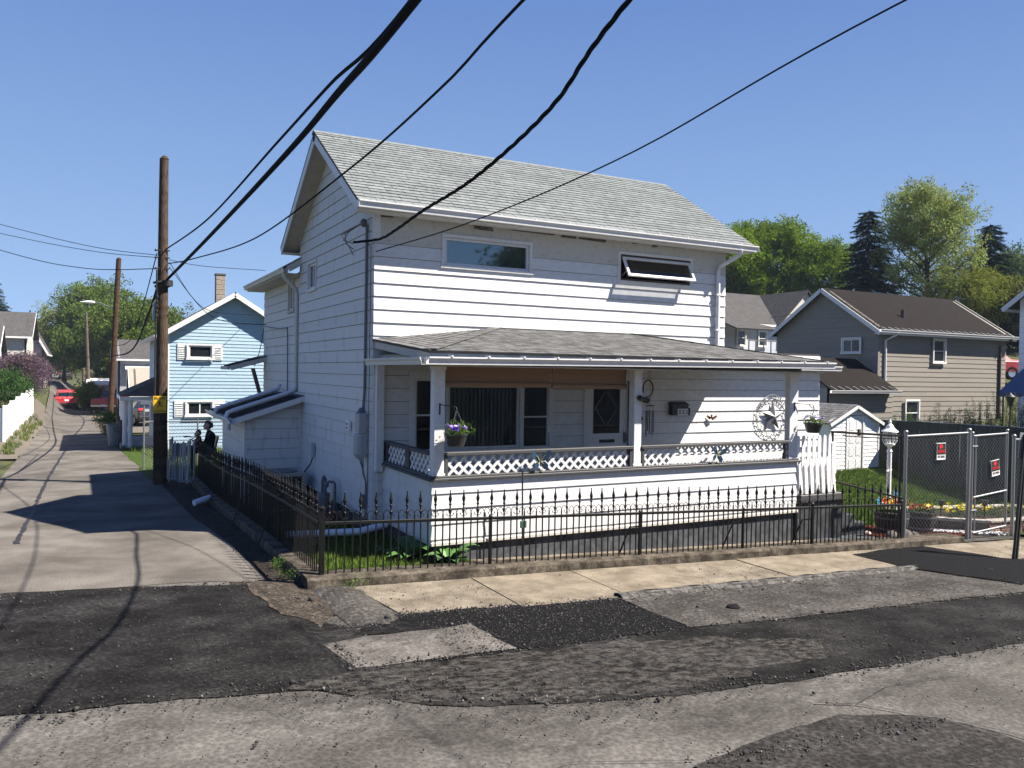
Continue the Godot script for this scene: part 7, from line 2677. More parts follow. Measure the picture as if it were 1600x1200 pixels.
func other_houses() -> void:
	var X := Vector3.RIGHT
	var Y := Vector3.UP
	var Z := Vector3.BACK
	# the house at the right edge, its shaded gable towards the yard
	var d := gabled_house("right_house", "bluish white house at the right edge with a blue awning", Vector3(26.8, 0, -5.4), Vector3(26.8, 0, 1.6), 8.0, -1.3, 4.95, 7.6, M.wall_blue_white, M.grey_roof, 0.0, true, 0.42)
	siding(d.node, "siding_board", d.fa, Z, -X, 0.2, -1.3, -1.3, 7.5, d.ga, [], "gate_vinyl", 0.014, 9.5)
	var aw := thing("blue_awning", "blue fabric awning with a scalloped edge on the house at the right edge", "awning", Vector3(25.6, 1.5, -3.0))
	var am := MB.new()
	var a0 := [Vector3(24.6, 1.50, -4.8), Vector3(24.6, 1.50, -0.7), Vector3(26.78, 2.75, -0.7), Vector3(26.78, 2.75, -4.8)]
	am.quad(a0[0], a0[1], a0[2], a0[3])
	am.quad(a0[1] - Y * 0.01, a0[0] - Y * 0.01, a0[3] - Y * 0.01, a0[2] - Y * 0.01)
	am.tri(Vector3(26.78, 1.50, -4.8), a0[0], a0[3])
	part(aw, "cloth", am, M.awning_blue)
	for i in 14:
		var vm := MB.new()
		vm.ext(PackedVector2Array([Vector2(0, 0), Vector2(0.27, 0), Vector2(0.27, -0.14), Vector2(0.2, -0.18), Vector2(0.07, -0.18), Vector2(0, -0.14)]), Vector3(24.6, 1.50, -4.79 + i * 0.28), Z, Y, 0.008)
		part(aw, "valance", vm, M.awning_blue)
	var ap := MB.new()
	ap.tube([gp(24.7, -4.7, -0.1), Vector3(24.7, 1.5, -4.7)], 0.03, 7)
	part(aw, "post", ap, M.black_plastic)
	var lt := thing("yard_lamp", "black lantern on a thin post under the blue awning", "lamp post", gp(18.42, -0.78))
	var lm := MB.new()
	lm.tube([gp(18.42, -0.78, -0.1), Vector3(18.42, 1.2, -0.78)], 0.025, 7)
	lm.lathe([Vector2(0.06, 1.2), Vector2(0.11, 1.4), Vector2(0.13, 1.45), Vector2(0.03, 1.53), Vector2(0, 1.57)], Vector3(18.42, 0, -0.78), 8)
	part(lt, "post", lm, M.black_plastic)
	# white house on the rise behind
	var w := gabled_house("white_back_house", "white house with grey roof on the rise between the porch roof and the tan house", Vector3(28.4, 0, -23.2), Vector3(35.4, 0, -23.2), 7.0, 2.6, 5.2, 7.2, M.blue_wall, M.grey_roof, 0.0, false, 0.35)
	for q in [[1.2, 3.7, 0.6, 0.9], [4.6, 3.75, 0.6, 0.85], [2.9, 3.7, 0.6, 0.9]]:
		far_window(w.node, w.fa, X, Z, Rect2(q[0], q[1], q[2], q[3]))
	far_window(w.node, w.fa - Z * 7.0, Z, -X, Rect2(3.0, 5.3, 0.7, 0.8))
	# its cross gable
	var cg := MB.new()
	var g0 := Vector3(32.6, 5.1, -22.9)
	cg.ext(PackedVector2Array([Vector2(0, 0), Vector2(4.4, 0), Vector2(2.2, 2.0)]), g0, X, Y, 0.1)
	part(w.node, "gable", cg, M.pale_wall)
	roof_slab(w.node, "gable_roof", [Vector3(32.4, 4.98, -22.6), Vector3(34.8, 7.2, -22.6), Vector3(34.8, 7.2, -26.6), Vector3(32.4, 4.98, -26.6)], 0.06, M.grey_roof)
	roof_slab(w.node, "gable_roof", [Vector3(34.8, 7.2, -22.6), Vector3(37.2, 4.98, -22.6), Vector3(37.2, 4.98, -26.6), Vector3(34.8, 7.2, -26.6)], 0.06, M.grey_roof)
	roof_slab(w.node, "porch_roof", [Vector3(27.4, 4.55, -20.9), Vector3(31.2, 4.55, -20.9), Vector3(30.4, 5.15, -23.2), Vector3(28.2, 5.15, -23.2)], 0.08, M.grey_roof)
	var rl := MB.new()
	rl.bb(Vector3(28.4, 3.86, -21.02), Vector3(31.8, 3.92, -20.96))
	for i in 7:
		rl.bb(Vector3(28.4 + i * 0.56, 2.2, -21.02), Vector3(28.45 + i * 0.56, 3.9, -20.97))
	part(w.node, "deck_rail", rl, M.meter_dark)
	var dk := MB.new()
	dk.bb(Vector3(28.0, 2.5, -23.2), Vector3(33.0, 2.9, -21.0))
	part(w.node, "deck", dk, M.chimney_tan)
	# far right house among the trees
	var f := gabled_house("far_right_house", "tan house half hidden by trees above the red car at far right", Vector3(55.0, 0, -22.5), Vector3(63.0, 0, -20.0), 9.0, 3.2, 7.2, 9.6, M.pale_wall, M.tan_roof, 0.0, false, 0.5)
	for q in [[0.8, 4.0, 1.0, 1.6], [3.0, 4.0, 1.0, 1.6]]:
		far_window(f.node, f.fa, f.u, f.n, Rect2(q[0], q[1], q[2], q[3]))
	# unseen houses added across the street to dim the porch; windows mirror them
	for q in [[-9.0, 19.5, 6.2, "unseen dark shingled house added across the street behind the viewpoint to dim the porch"], [1.0, 20.0, 6.3, "unseen brown house added across the street facing the porch to dim it"], [11.5, 19.6, 6.0, "unseen grey house added across the street right of the viewpoint to dim the porch"]]:
		var o := gabled_house("added_street_house", q[3], Vector3(q[0] + 7.5, 0, q[1]), Vector3(q[0], 0, q[1]), 8.0, -1.6, 4.4, q[2], M.grey_wall if q[0] > 5.0 else M.pole_brown, M.tan_roof, 0.0, false, 0.4)
		for k in 3:
			far_window(o.node, o.fa, o.u, o.n, Rect2(0.9 + k * 2.3, 3.0, 0.9, 1.4))
			far_window(o.node, o.fa, o.u, o.n, Rect2(0.9 + k * 2.3, 0.2, 0.9, 1.5))
	# left of the alley
	var l := gabled_house("cream_house", "cream house with grey roof behind the lilac bushes left of the alley", Vector3(-16.5, 0, -55.5), Vector3(-8.1, 0, -55.5), 8.0, -0.8, 4.1, 5.9, M.pale_wall, M.grey_roof, 0.0, false, 0.4)
	for q in [[6.1, 2.1, 0.8, 1.4], [3.0, 2.1, 0.8, 1.4]]:
		far_window(l.node, l.fa, X, Z, Rect2(q[0], q[1], q[2], q[3]))
	var lr := roof_slab(l.node, "porch_roof", [Vector3(-12.5, 1.55, -53.2), Vector3(-8.2, 1.55, -53.2), Vector3(-8.4, 2.15, -55.5), Vector3(-12.3, 2.15, -55.5)], 0.1, M.grey_roof)
	for x in [-12.0, -8.6]:
		var pm := MB.new()
		pm.bb(Vector3(x, -0.8, -53.5), Vector3(x + 0.16, 1.5, -53.34))
		part(lr, "post", pm, M.trim)
	var cm := MB.new()
	cm.bb(Vector3(-12.0, 5.3, -59.8), Vector3(-11.2, 6.5, -59.2), 0.02)
	part(l.node, "chimney", cm, M.pale_wall)
	var l2 := gabled_house("cream_house", "second cream gabled house farther down the left side of the alley", Vector3(-9.6, 0, -70.5), Vector3(-7.7, 0, -70.5), 8.0, -0.4, 3.6, 5.4, M.pale_wall, M.grey_roof, 0.0, true, 0.4)
	far_window(l2.node, l2.fa, X, Z, Rect2(0.7, 1.6, 0.6, 1.2))
	var l3 := gabled_house("white_left_house", "white house wall at the left edge behind the white board fence", Vector3(-14.5, 0, -43.5), Vector3(-9.05, 0, -43.5), 6.0, -0.8, 2.3, 4.3, M.trim, M.grey_roof, 0.0, false, 0.3)
	far_window(l3.node, l3.fa, X, Z, Rect2(3.2, 0.6, 0.7, 1.1))
	# right of the alley, garages and sheds
	var g := gabled_house("grey_garage", "grey two storey house with hipped roof right of the alley beyond the red pickup", Vector3(-2.2, 0, -52.5), Vector3(2.6, 0, -52.5), 8.0, -1.6, 2.55, 3.95, M.grey_wall, M.grey_roof, 0.0, false, 0.35)
	var aw2 := MB.new()
	aw2.bar(Vector3(-1.75, 1.78, -52.2), Vector3(1.2, 1.78, -52.2), 0.6, 0.06, Vector3(0, 1, 0.5).normalized())
	part(g.node, "metal_awning", aw2, M.gutter)
	far_window(g.node, g.fa, X, Z, Rect2(0.6, 1.05, 2.3, 0.5), "slider")
	var dg := MB.new()
	dg.bb(Vector3(-2.0, -0.05, -51.9), Vector3(-1.1, 0.15, -51.5))
	part(g.node, "door_hood", dg, M.gutter)
	var dd := MB.new()
	dd.bb(Vector3(-1.9, -1.6, -52.48), Vector3(-1.1, -0.1, -52.44))
	part(g.node, "door", dd, mat_once("door_red", C(0.14, 0.02, 0.02), 0.5))
	var g2 := gabled_house("tan_roof_shed", "small dark shed with a big tan roof between the grey house and the blue house", Vector3(-1.55, 0, -42.5), Vector3(1.8, 0, -42.5), 4.0, -1.5, 0.35, 1.85, M.deck, M.chimney_tan, 0.0, false, 0.3)
	var g3 := gabled_house("low_garage", "low dark garage with a white edged flat roof behind the red pickup", Vector3(-4.0, 0, -60.5), Vector3(-1.6, 0, -60.5), 5.0, -1.9, 0.5, 0.85, M.grey_wall, M.gutter, 0.0, false, 0.25)
	var g4 := gabled_house("far_left_house", "pale far house at the end of the alley above the lilacs", Vector3(-13.5, 0, -96.0), Vector3(-9.6, 0, -96.0), 7.0, -0.2, 3.2, 5.0, M.pale_wall, M.tan_roof, 0.0, false, 0.4)
	far_window(g4.node, g4.fa, X, Z, Rect2(1.5, 1.4, 0.8, 1.2))

func vegetation() -> void:
	var P := func(x: float, z: float) -> Vector3: return gp(x, z, -0.1)
	var grp := "trees at the right of the alley's far end"
	var mid := C(0.100, 0.150, 0.022)
	var opt := func(s: int, more := {}):
		var o := {"seed": s, "limbs": 20, "per_tip": 16, "clump": 0.62, "fuzz": 0.15, "twigs": 4}
		o.merge(more, true)
		return o
	tree("leafy_tree", "tallest green tree over the alley, left of the leaning brown pole", P.call(-3.2, -96.0), 13.6, 4.9, 2.0, mid, opt.call(1, {"limbs": 26}))
	tree("leafy_tree", "broad green tree right behind the leaning brown pole", P.call(0.4, -76.0), 10.4, 3.9, 1.5, mid * 0.9, opt.call(2, {"limbs": 22}))
	tree("leafy_tree", "lower yellow green tree at the left of the alley clump", P.call(-6.9, -104.0), 9.8, 3.6, 1.2, C(0.20, 0.23, 0.07), opt.call(3, {"clump": 0.5}))
	tree("leafy_tree", "green tree just left of the near pole above the grey house", P.call(1.7, -64.0), 8.6, 3.0, 1.5, mid * 0.85, opt.call(4))
	tree("leafy_tree", "dark green tree low over the far alley behind the low garage", P.call(-1.6, -82.0), 10.2, 4.2, 0.8, C(0.085, 0.13, 0.022), opt.call(5, {"limbs": 24}))
	tree("leafy_tree", "small green tree right of the near pole above the blue house eave", P.call(4.6, -80.0), 7.2, 2.8, 1.4, mid, opt.call(6))
	tree("round_bush", "round green bush beside the low garage at the alley edge", P.call(-3.9, -57.5), 2.4, 0.95, 0.3, mid, opt.call(7, {"limbs": 8, "clump": 0.3}))
	tree("leafy_tree", "low olive tree on the left skyline right of the spruce", P.call(-15.0, -128.0), 8.0, 5.5, 1.0, C(0.10, 0.115, 0.03), opt.call(8, {"clump": 0.9}))
	tree("leafy_tree", "olive tree on the left skyline nearest the alley clump", P.call(-9.6, -134.0), 7.2, 4.5, 1.0, C(0.095, 0.115, 0.03), opt.call(9, {"clump": 0.9}))
	conifer("spruce", "dark spruce at the left edge of the photograph above the cream house", P.call(-13.0, -84.0), 10.8, 3.3, C(0.018, 0.036, 0.022), 11)
	# lilacs in bloom
	for q in [[-7.7, -41.5, 2.5, 1.5, 61, "large purple lilac bush behind the end of the white board fence"], [-7.5, -48.0, 2.6, 1.3, 62, "purple lilac bush nearest the alley, beyond the large lilac"], [-8.9, -45.0, 2.2, 1.2, 63, "purple lilac bush at the far left beside the white house wall"]]:
		var lo := tree("lilac_bush", q[5], P.call(q[0], q[1]), q[2], q[3], 0.5, C(0.11, 0.075, 0.085), {"seed": q[4], "limbs": 14, "per_tip": 14, "clump": 0.26, "fuzz": 0.2, "twigs": 3, "leaf_mesh": leaf_lilac, "group": "lilac bushes left of the alley"})
		var r := RandomNumberGenerator.new()
		r.seed = q[4]
		var ts := []
		var cs := []
		for i in 260:
			var d := Vector3(r.randfn(), r.randfn(), r.randfn()).normalized() * r.randf_range(0.8, 1.05)
			ts.append(Transform3D(Basis.from_euler(Vector3(r.randf() * 6, r.randf() * 6, 0)) * 0.22, Vector3(d.x * q[3], q[2] * 0.62 + d.y * q[2] * 0.42, d.z * q[3])))
			var v := r.randf_range(0.6, 1.3)
			cs.append(Color(0.11 * v, 0.06 * v, 0.12 * v))
		copies(lo, "blossom", leaf_lilac, M.leaf, ts, cs, "")
	tree("green_shrub", "low green shrub looking over the white board fence", P.call(-7.7, -32.0), 1.9, 1.1, 0.3, C(0.04, 0.09, 0.02), {"seed": 65, "limbs": 10, "per_tip": 14, "clump": 0.25, "fuzz": 0.2, "leaf_mesh": leaf_lilac})
	tree("weedy_shrub", "weedy shrub at the foot of the leaning brown pole", P.call(-3.15, -30.2), 1.1, 0.55, 0.1, C(0.05, 0.10, 0.02), {"seed": 66, "limbs": 8, "per_tip": 10, "clump": 0.18, "fuzz": 0.25, "leaf_mesh": leaf_lilac})
	# trees on the right
	var g2 := "upright green maples behind the white house"
	for q in [[42.6, -37.0, 8.6, 2.9, 71, "maple at the left of the row, against the corner of the white house"], [45.6, -36.4, 9.4, 3.0, 72, "tallest maple in the middle of the row above the white back house"], [48.2, -33.6, 7.4, 2.6, 73, "lowest maple at the right of the row above the tan house gable"], [44.2, -39.5, 8.8, 2.8, 77, "maple standing behind the middle of the row"]]:
		tree("maple_tree", q[5], P.call(q[0], q[1]), q[2], q[3], 0.8, C(0.145, 0.225, 0.016), {"seed": q[4], "limbs": 26, "per_tip": 18, "clump": 0.46, "fuzz": 0.17, "twigs": 4, "rise": 1.5, "group": g2})
	tree("locust_tree", "tall airy pale green tree with visible limbs above the tan house roof", P.call(44.3, -21.3), 10.6, 3.1, 3.2, C(0.26, 0.31, 0.085), {"seed": 76, "limbs": 34, "per_tip": 12, "clump": 0.36, "fuzz": 0.13, "twigs": 5, "rise": 0.85, "girth": 0.24, "leaf_mesh": leaf_a, "bark": M.bark})
	tree("locust_tree", "lower yellow green spreading tree at the right foot of the tall airy tree", P.call(46.6, -19.6), 5.0, 2.3, 1.0, C(0.20, 0.23, 0.035), {"seed": 78, "limbs": 18, "per_tip": 16, "clump": 0.42, "fuzz": 0.15, "twigs": 4, "leaf_mesh": leaf_b})
	conifer("spruce", "dark spruce behind the left side of the tall airy tree", P.call(42.6, -24.6), 9.3, 2.7, C(0.020, 0.042, 0.024), 81, "spruces flanking the tall airy tree")
	conifer("spruce", "dark spruce behind the right side of the tall airy tree", P.call(49.3, -20.4), 8.4, 2.5, C(0.020, 0.042, 0.024), 82, "spruces flanking the tall airy tree")
	tree("grey_tree", "pale grey green tree on the right skyline near the frame edge", P.call(77.0, -35.5), 9.0, 3.6, 1.2, C(0.15, 0.18, 0.12), opt.call(83, {"clump": 0.5}))
	tree("grey_tree", "green tree low on the right skyline over the far right house", P.call(70.0, -30.0), 7.2, 4.6, 0.8, C(0.10, 0.15, 0.05), opt.call(84, {"clump": 0.6}))
	tree("dark_tree", "dark brush between the tan house and the far right house", P.call(49.5, -18.5), 3.8, 2.2, 0.5, C(0.045, 0.045, 0.025), opt.call(85, {"clump": 0.4}))
	tree("street_tree", "large dark tree across the street behind the viewpoint", Vector3(19.6, -0.5, 28.5), 11.0, 3.4, 1.5, C(0.05, 0.08, 0.02), opt.call(86, {"limbs": 26}))
	# weeds on the bank before the tan house
	var r := RandomNumberGenerator.new()
	r.seed = 91
	var wd := thing("weeds", "tall green weeds on the bank between the privacy cloth and the tan house", "weeds", gp(23.0, -4.2), "")
	var st := MB.new()
	var ts := []
	var cs := []
	for i in 170:
		var t := r.randf()
		var p := gp(lerpf(20.6, 25.0, t) + r.randfn() * 0.5, lerpf(-6.0, -3.2, t) + r.randfn() * 0.5)
		var hh: float = r.randf_range(1.5, 2.0) * (1.0 if r.randf() < 0.8 else 1.25) * lerpf(0.85, 1.1, t)
		var tp := p + Vector3(r.randfn() * 0.1, hh, r.randfn() * 0.1)
		st.tube([p, tp], [0.014, 0.004], 4, false)
		for k in 10:
			var f := r.randf_range(0.45, 1.0)
			ts.append(Transform3D(Basis.from_euler(Vector3(r.randf() * 6, r.randf() * 6, 0)) * (0.17 * (1.25 - f * 0.7)), p.lerp(tp, f) - org[wd]))
			var v := r.randf_range(0.6, 1.3)
			cs.append(Color(0.085 * v, 0.145 * v, 0.045 * v))
	part(wd, "stem", st, M.pole_grey)
	copies(wd, "leaves", leaf_lilac, M.leaf, ts, cs, "")
	wd.set_meta("kind", "stuff")
	# hostas by the porch and weeds in the curb cracks
	for q in [[0.02, 1.82, 0.42, 22, "clump of broad leaved hostas at the left front corner of the porch"], [0.36, 2.30, 0.38, 18, "clump of hostas in front of the porch foundation"], [-0.25, 1.62, 0.24, 10, "smaller hosta clump left of the porch corner"]]:
		var b := gp(q[0], q[1], 0.03)
		var ho := thing("hosta", q[4], "plant", b, "hostas by the porch")
		for i in q[3]:
			var a: float = TAU * i / q[3] + r.randf() * 0.4
			var d := Vector3(cos(a), 0, sin(a))
			var sd := Vector3(-sin(a), 0, cos(a))
			var ln: float = q[2] * r.randf_range(0.7, 1.15)
			var up := r.randf_range(0.6, 1.5)
			var mb := MB.new()
			var prev := []
			for k in 6:
				var f := k / 5.0
				var wv: float = ln * 0.22 * sin(PI * clampf(f * 0.92 + 0.08, 0, 1)) * (0.35 if k == 0 else 1.0)
				var cpt := b + d * ln * f + Vector3.UP * (ln * up * (f - f * f * 0.62) + 0.02)
				var row := [cpt - sd * wv + Vector3.UP * wv * 0.35, cpt, cpt + sd * wv + Vector3.UP * wv * 0.35]
				if k:
					mb.quad(prev[1], prev[0], row[0], row[1])
					mb.quad(prev[2], prev[1], row[1], row[2])
				prev = row
			part(ho, "leaf", mb, mat_once("hosta_green%d" % (i % 3), C(0.045, 0.115, 0.020) * [1.0, 1.25, 0.8][i % 3], 0.5))
	for q in [[-1.15, 3.02, 0.14, "tuft of green weeds growing where the sidewalk meets the curb wall"], [-1.78, 2.40, 0.12, "small weeds growing at the foot of the curb wall on the alley side"], [-1.74, 1.75, 0.09, "tiny weed farther back along the curb wall on the alley side"]]:
		var b := gp(q[0], q[1], 0.02)
		var wt := thing("weed_tuft", q[3], "weed", b)
		blooms(wt, b + Vector3.UP * 0.03, Vector3(q[2] * 1.3, q[2] * 0.8, q[2]), 26, C(0.09, 0.16, 0.03), [], int(q[2] * 1000), 0.05)
	# grass
	var gr := C(0.080, 0.140, 0.020)
	grass_on("grass", func(p): return true, Vector2(-1.35, -1.5), Vector2(0.70, 2.58), 3800, gr, 0.038, 0.85, 101)
	grass_on("lawn_grass", func(p): return p.x < 20.0 - (p.y + 6.0) * 0.42 and not (p.x < 9.9 and p.y < 2.0 and p.y > -4.0 and p.x < 9.6 + 0.2) and not (p.x > 10.9 and p.x < 15.5 and p.y > 0.8) and not (p.x < 11.4 and p.y > 1.3), Vector2(9.3, -8.5), Vector2(18.5, 2.2), 15000, gr, 0.028, 1.0, 102)
	grass_on("verge_grass", func(p): return p.x > alley_r(p.y) + 0.6, Vector2(-2.7, -21.0), Vector2(3.0, -10.3), 7000, gr, 0.01, 1.5, 103)
	grass_on("alley_weeds", func(p): return absf(p.x - lerpf(-6.45, -6.35, (p.y + 22.0) / -14.0)) < 0.22 or absf(p.x - (alley_r(p.y) + 0.5)) < 0.4, Vector2(-6.9, -36.0), Vector2(-2.2, -19.0), 1600, C(0.09, 0.13, 0.03), 0.0, 2.0, 104)
	# loose stones and crumbs of asphalt on the road, thickest along the broken edges
	var ps := []
	var pc := []
	var stone := func(x: float, z: float, s: float, v: float) -> void:
		ps.append(Transform3D(Basis.from_euler(Vector3(r.randf() * 6, r.randf() * 6, 0)) * s * 1.6, gp(x, z, 0.016 + s * 0.3)))
		pc.append(Color(v * 1.05, v, v * 0.94))
	var edges := [[-9.0, 2.3, -2.3, 2.45, 0.05, 500], [-2.2, 2.6, -1.6, 4.7, 0.14, 500], [-1.5, 4.5, -1.0, 4.25, 0.06, 200], [-1.0, 4.26, 1.7, 4.4, 0.06, 700], [1.7, 4.45, 6.0, 4.4, 0.10, 450], [1.7, 5.68, 7.6, 5.88, 0.05, 700], [-2.0, 5.0, -1.9, 5.7, 0.06, 150], [-1.9, 5.7, 1.7, 5.7, 0.05, 450], [-9.0, 5.75, -2.4, 6.0, 0.10, 800], [-2.4, 6.05, -0.1, 7.15, 0.22, 1100], [-0.1, 7.18, 8.0, 7.45, 0.09, 1300], [7.3, 3.2, 9.9, 3.0, 0.08, 300], [7.3, 3.3, 7.9, 5.6, 0.07, 250], [-0.4, 8.25, 2.0, 8.4, 0.06, 350], [-1.5, 3.0, -1.2, 4.2, 0.12, 200], [-1.7, 2.6, -1.75, -5.0, 0.2, 500]]
	for q in edges:
		for i in q[5]:
			var t := r.randf()
			stone.call(lerpf(q[0], q[2], t) + r.randfn() * q[4], lerpf(q[1], q[3], t) + r.randfn() * q[4], 0.0065 * exp(r.randfn() * 0.5), r.randf_range(0.010, 0.045) if r.randf() < 0.9 else r.randf_range(0.07, 0.15))
	# grit over the dark patch and the old road
	for i in 9000:
		stone.call(r.randf_range(-5.0, 7.0), r.randf_range(2.4, 7.3), 0.0048 * exp(r.randfn() * 0.45), r.randf_range(0.010, 0.04) if r.randf() < 0.75 else r.randf_range(0.05, 0.11))
	for i in 2500:
		stone.call(r.randf_range(-4.5, 5.0), r.randf_range(6.0, 9.4), 0.0045 * exp(r.randfn() * 0.5), r.randf_range(0.012, 0.05) if r.randf() < 0.6 else r.randf_range(0.07, 0.15))
	for i in 5000:
		if i % 2:
			stone.call(r.randf_range(-1.0, 1.66), r.randf_range(4.3, 5.68), 0.006 * exp(r.randfn() * 0.4), r.randf_range(0.012, 0.07))
		else:
			stone.call(r.randf_range(7.5, 12.0), r.randf_range(3.3, 4.9), 0.007 * exp(r.randfn() * 0.4), r.randf_range(0.012, 0.08))
	for q in [[-0.62, 6.62, 0.03], [1.0, 7.25, 0.025], [2.35, 5.05, 0.03], [-1.9, 3.35, 0.035], [-1.75, 3.7, 0.03], [-2.05, 3.9, 0.025], [6.3, 4.62, 0.03], [-1.1, 6.7, 0.02], [3.3, 6.9, 0.02], [0.4, 8.6, 0.018], [1.4, 7.6, 0.02]]:
		stone.call(q[0], q[1], q[2], 0.03)
	copies(self, "road_gravel", rock_a, M.pebble, ps, pc, "stuff")
	# clods of fresh asphalt
	for q in [[2.78, 5.20, 0.075, "largest dark clod of loose asphalt, lying on the grey gutter strip"], [8.55, 4.72, 0.06, "dark clod of loose asphalt at the edge of the black patch near the sign post"]]:
		var cm := MB.new()
		var c := gp(q[0], q[1], 0.02)
		cm.ball(c, Vector3(q[2] * 1.2, q[2] * 0.5, q[2]), 6, 8)
		for i in cm.v.size():
			var d := cm.v[i] - c
			cm.v[i] = c + d * (1.0 + 0.25 * sin(d.x * 90.0 + q[0]) * cos(d.z * 80.0))
		solo("asphalt_clod", cm, M.dark_asphalt, q[3], "clod", c)

# ---------------------------------------------------------------- poles, wires, vehicles, people
func wire(called: String, label: String, pts: Array, r: float, m: Material, category := "cable", twist := 0.0) -> void:
	var cv := Curve3D.new()
	for i in pts.size():
		var tn: Vector3 = (pts[mini(i + 1, pts.size() - 1)] - pts[maxi(i - 1, 0)]) / 6.0
		cv.add_point(pts[i], -tn, tn)
	var n := maxi(16, int(cv.get_baked_length() / 0.35))
	if twist > 0.0:
		n = int(cv.get_baked_length() / 0.06)
	var mb := MB.new()
	if twist > 0.0:
		for s in 3:
			var ps := []
			for i in n + 1:
				var l := cv.get_baked_length() * i / n
				var a := l * 7.5 + s * TAU / 3.0
				ps.append(cv.sample_baked(l) + Vector3(cos(a), sin(a), 0) * twist)
			mb.tube(ps, r, 5)
	else:
		var ps := []
		for i in n + 1:
			ps.append(cv.sample_baked(cv.get_baked_length() * i / n))
		mb.tube(ps, r, 6)
	solo(called, mb, m, label, category, pts[0])

func pole(called: String, label: String, a: Vector3, b: Vector3, ra: float, rb: float, m: Material) -> Node3D:
	var p := thing(called, label, "utility pole", a)
	var mb := MB.new()
	var pts := [a - Vector3(0, 0.5, 0)]
	var rs := [ra * 1.02]
	for i in 9:
		var f := i / 8.0
		pts.append(a.lerp(b, f) + Vector3(sin(f * 5.0), 0, cos(f * 4.0)) * 0.012)
		rs.append(lerpf(ra, rb, f))
	mb.tube(pts, rs, 14)
	mb.lathe([Vector2(rb * 1.01, -0.01), Vector2(rb * 0.6, 0.06), Vector2(0, 0.09)], b, 14)
	part(p, "shaft", mb, m)
	return p

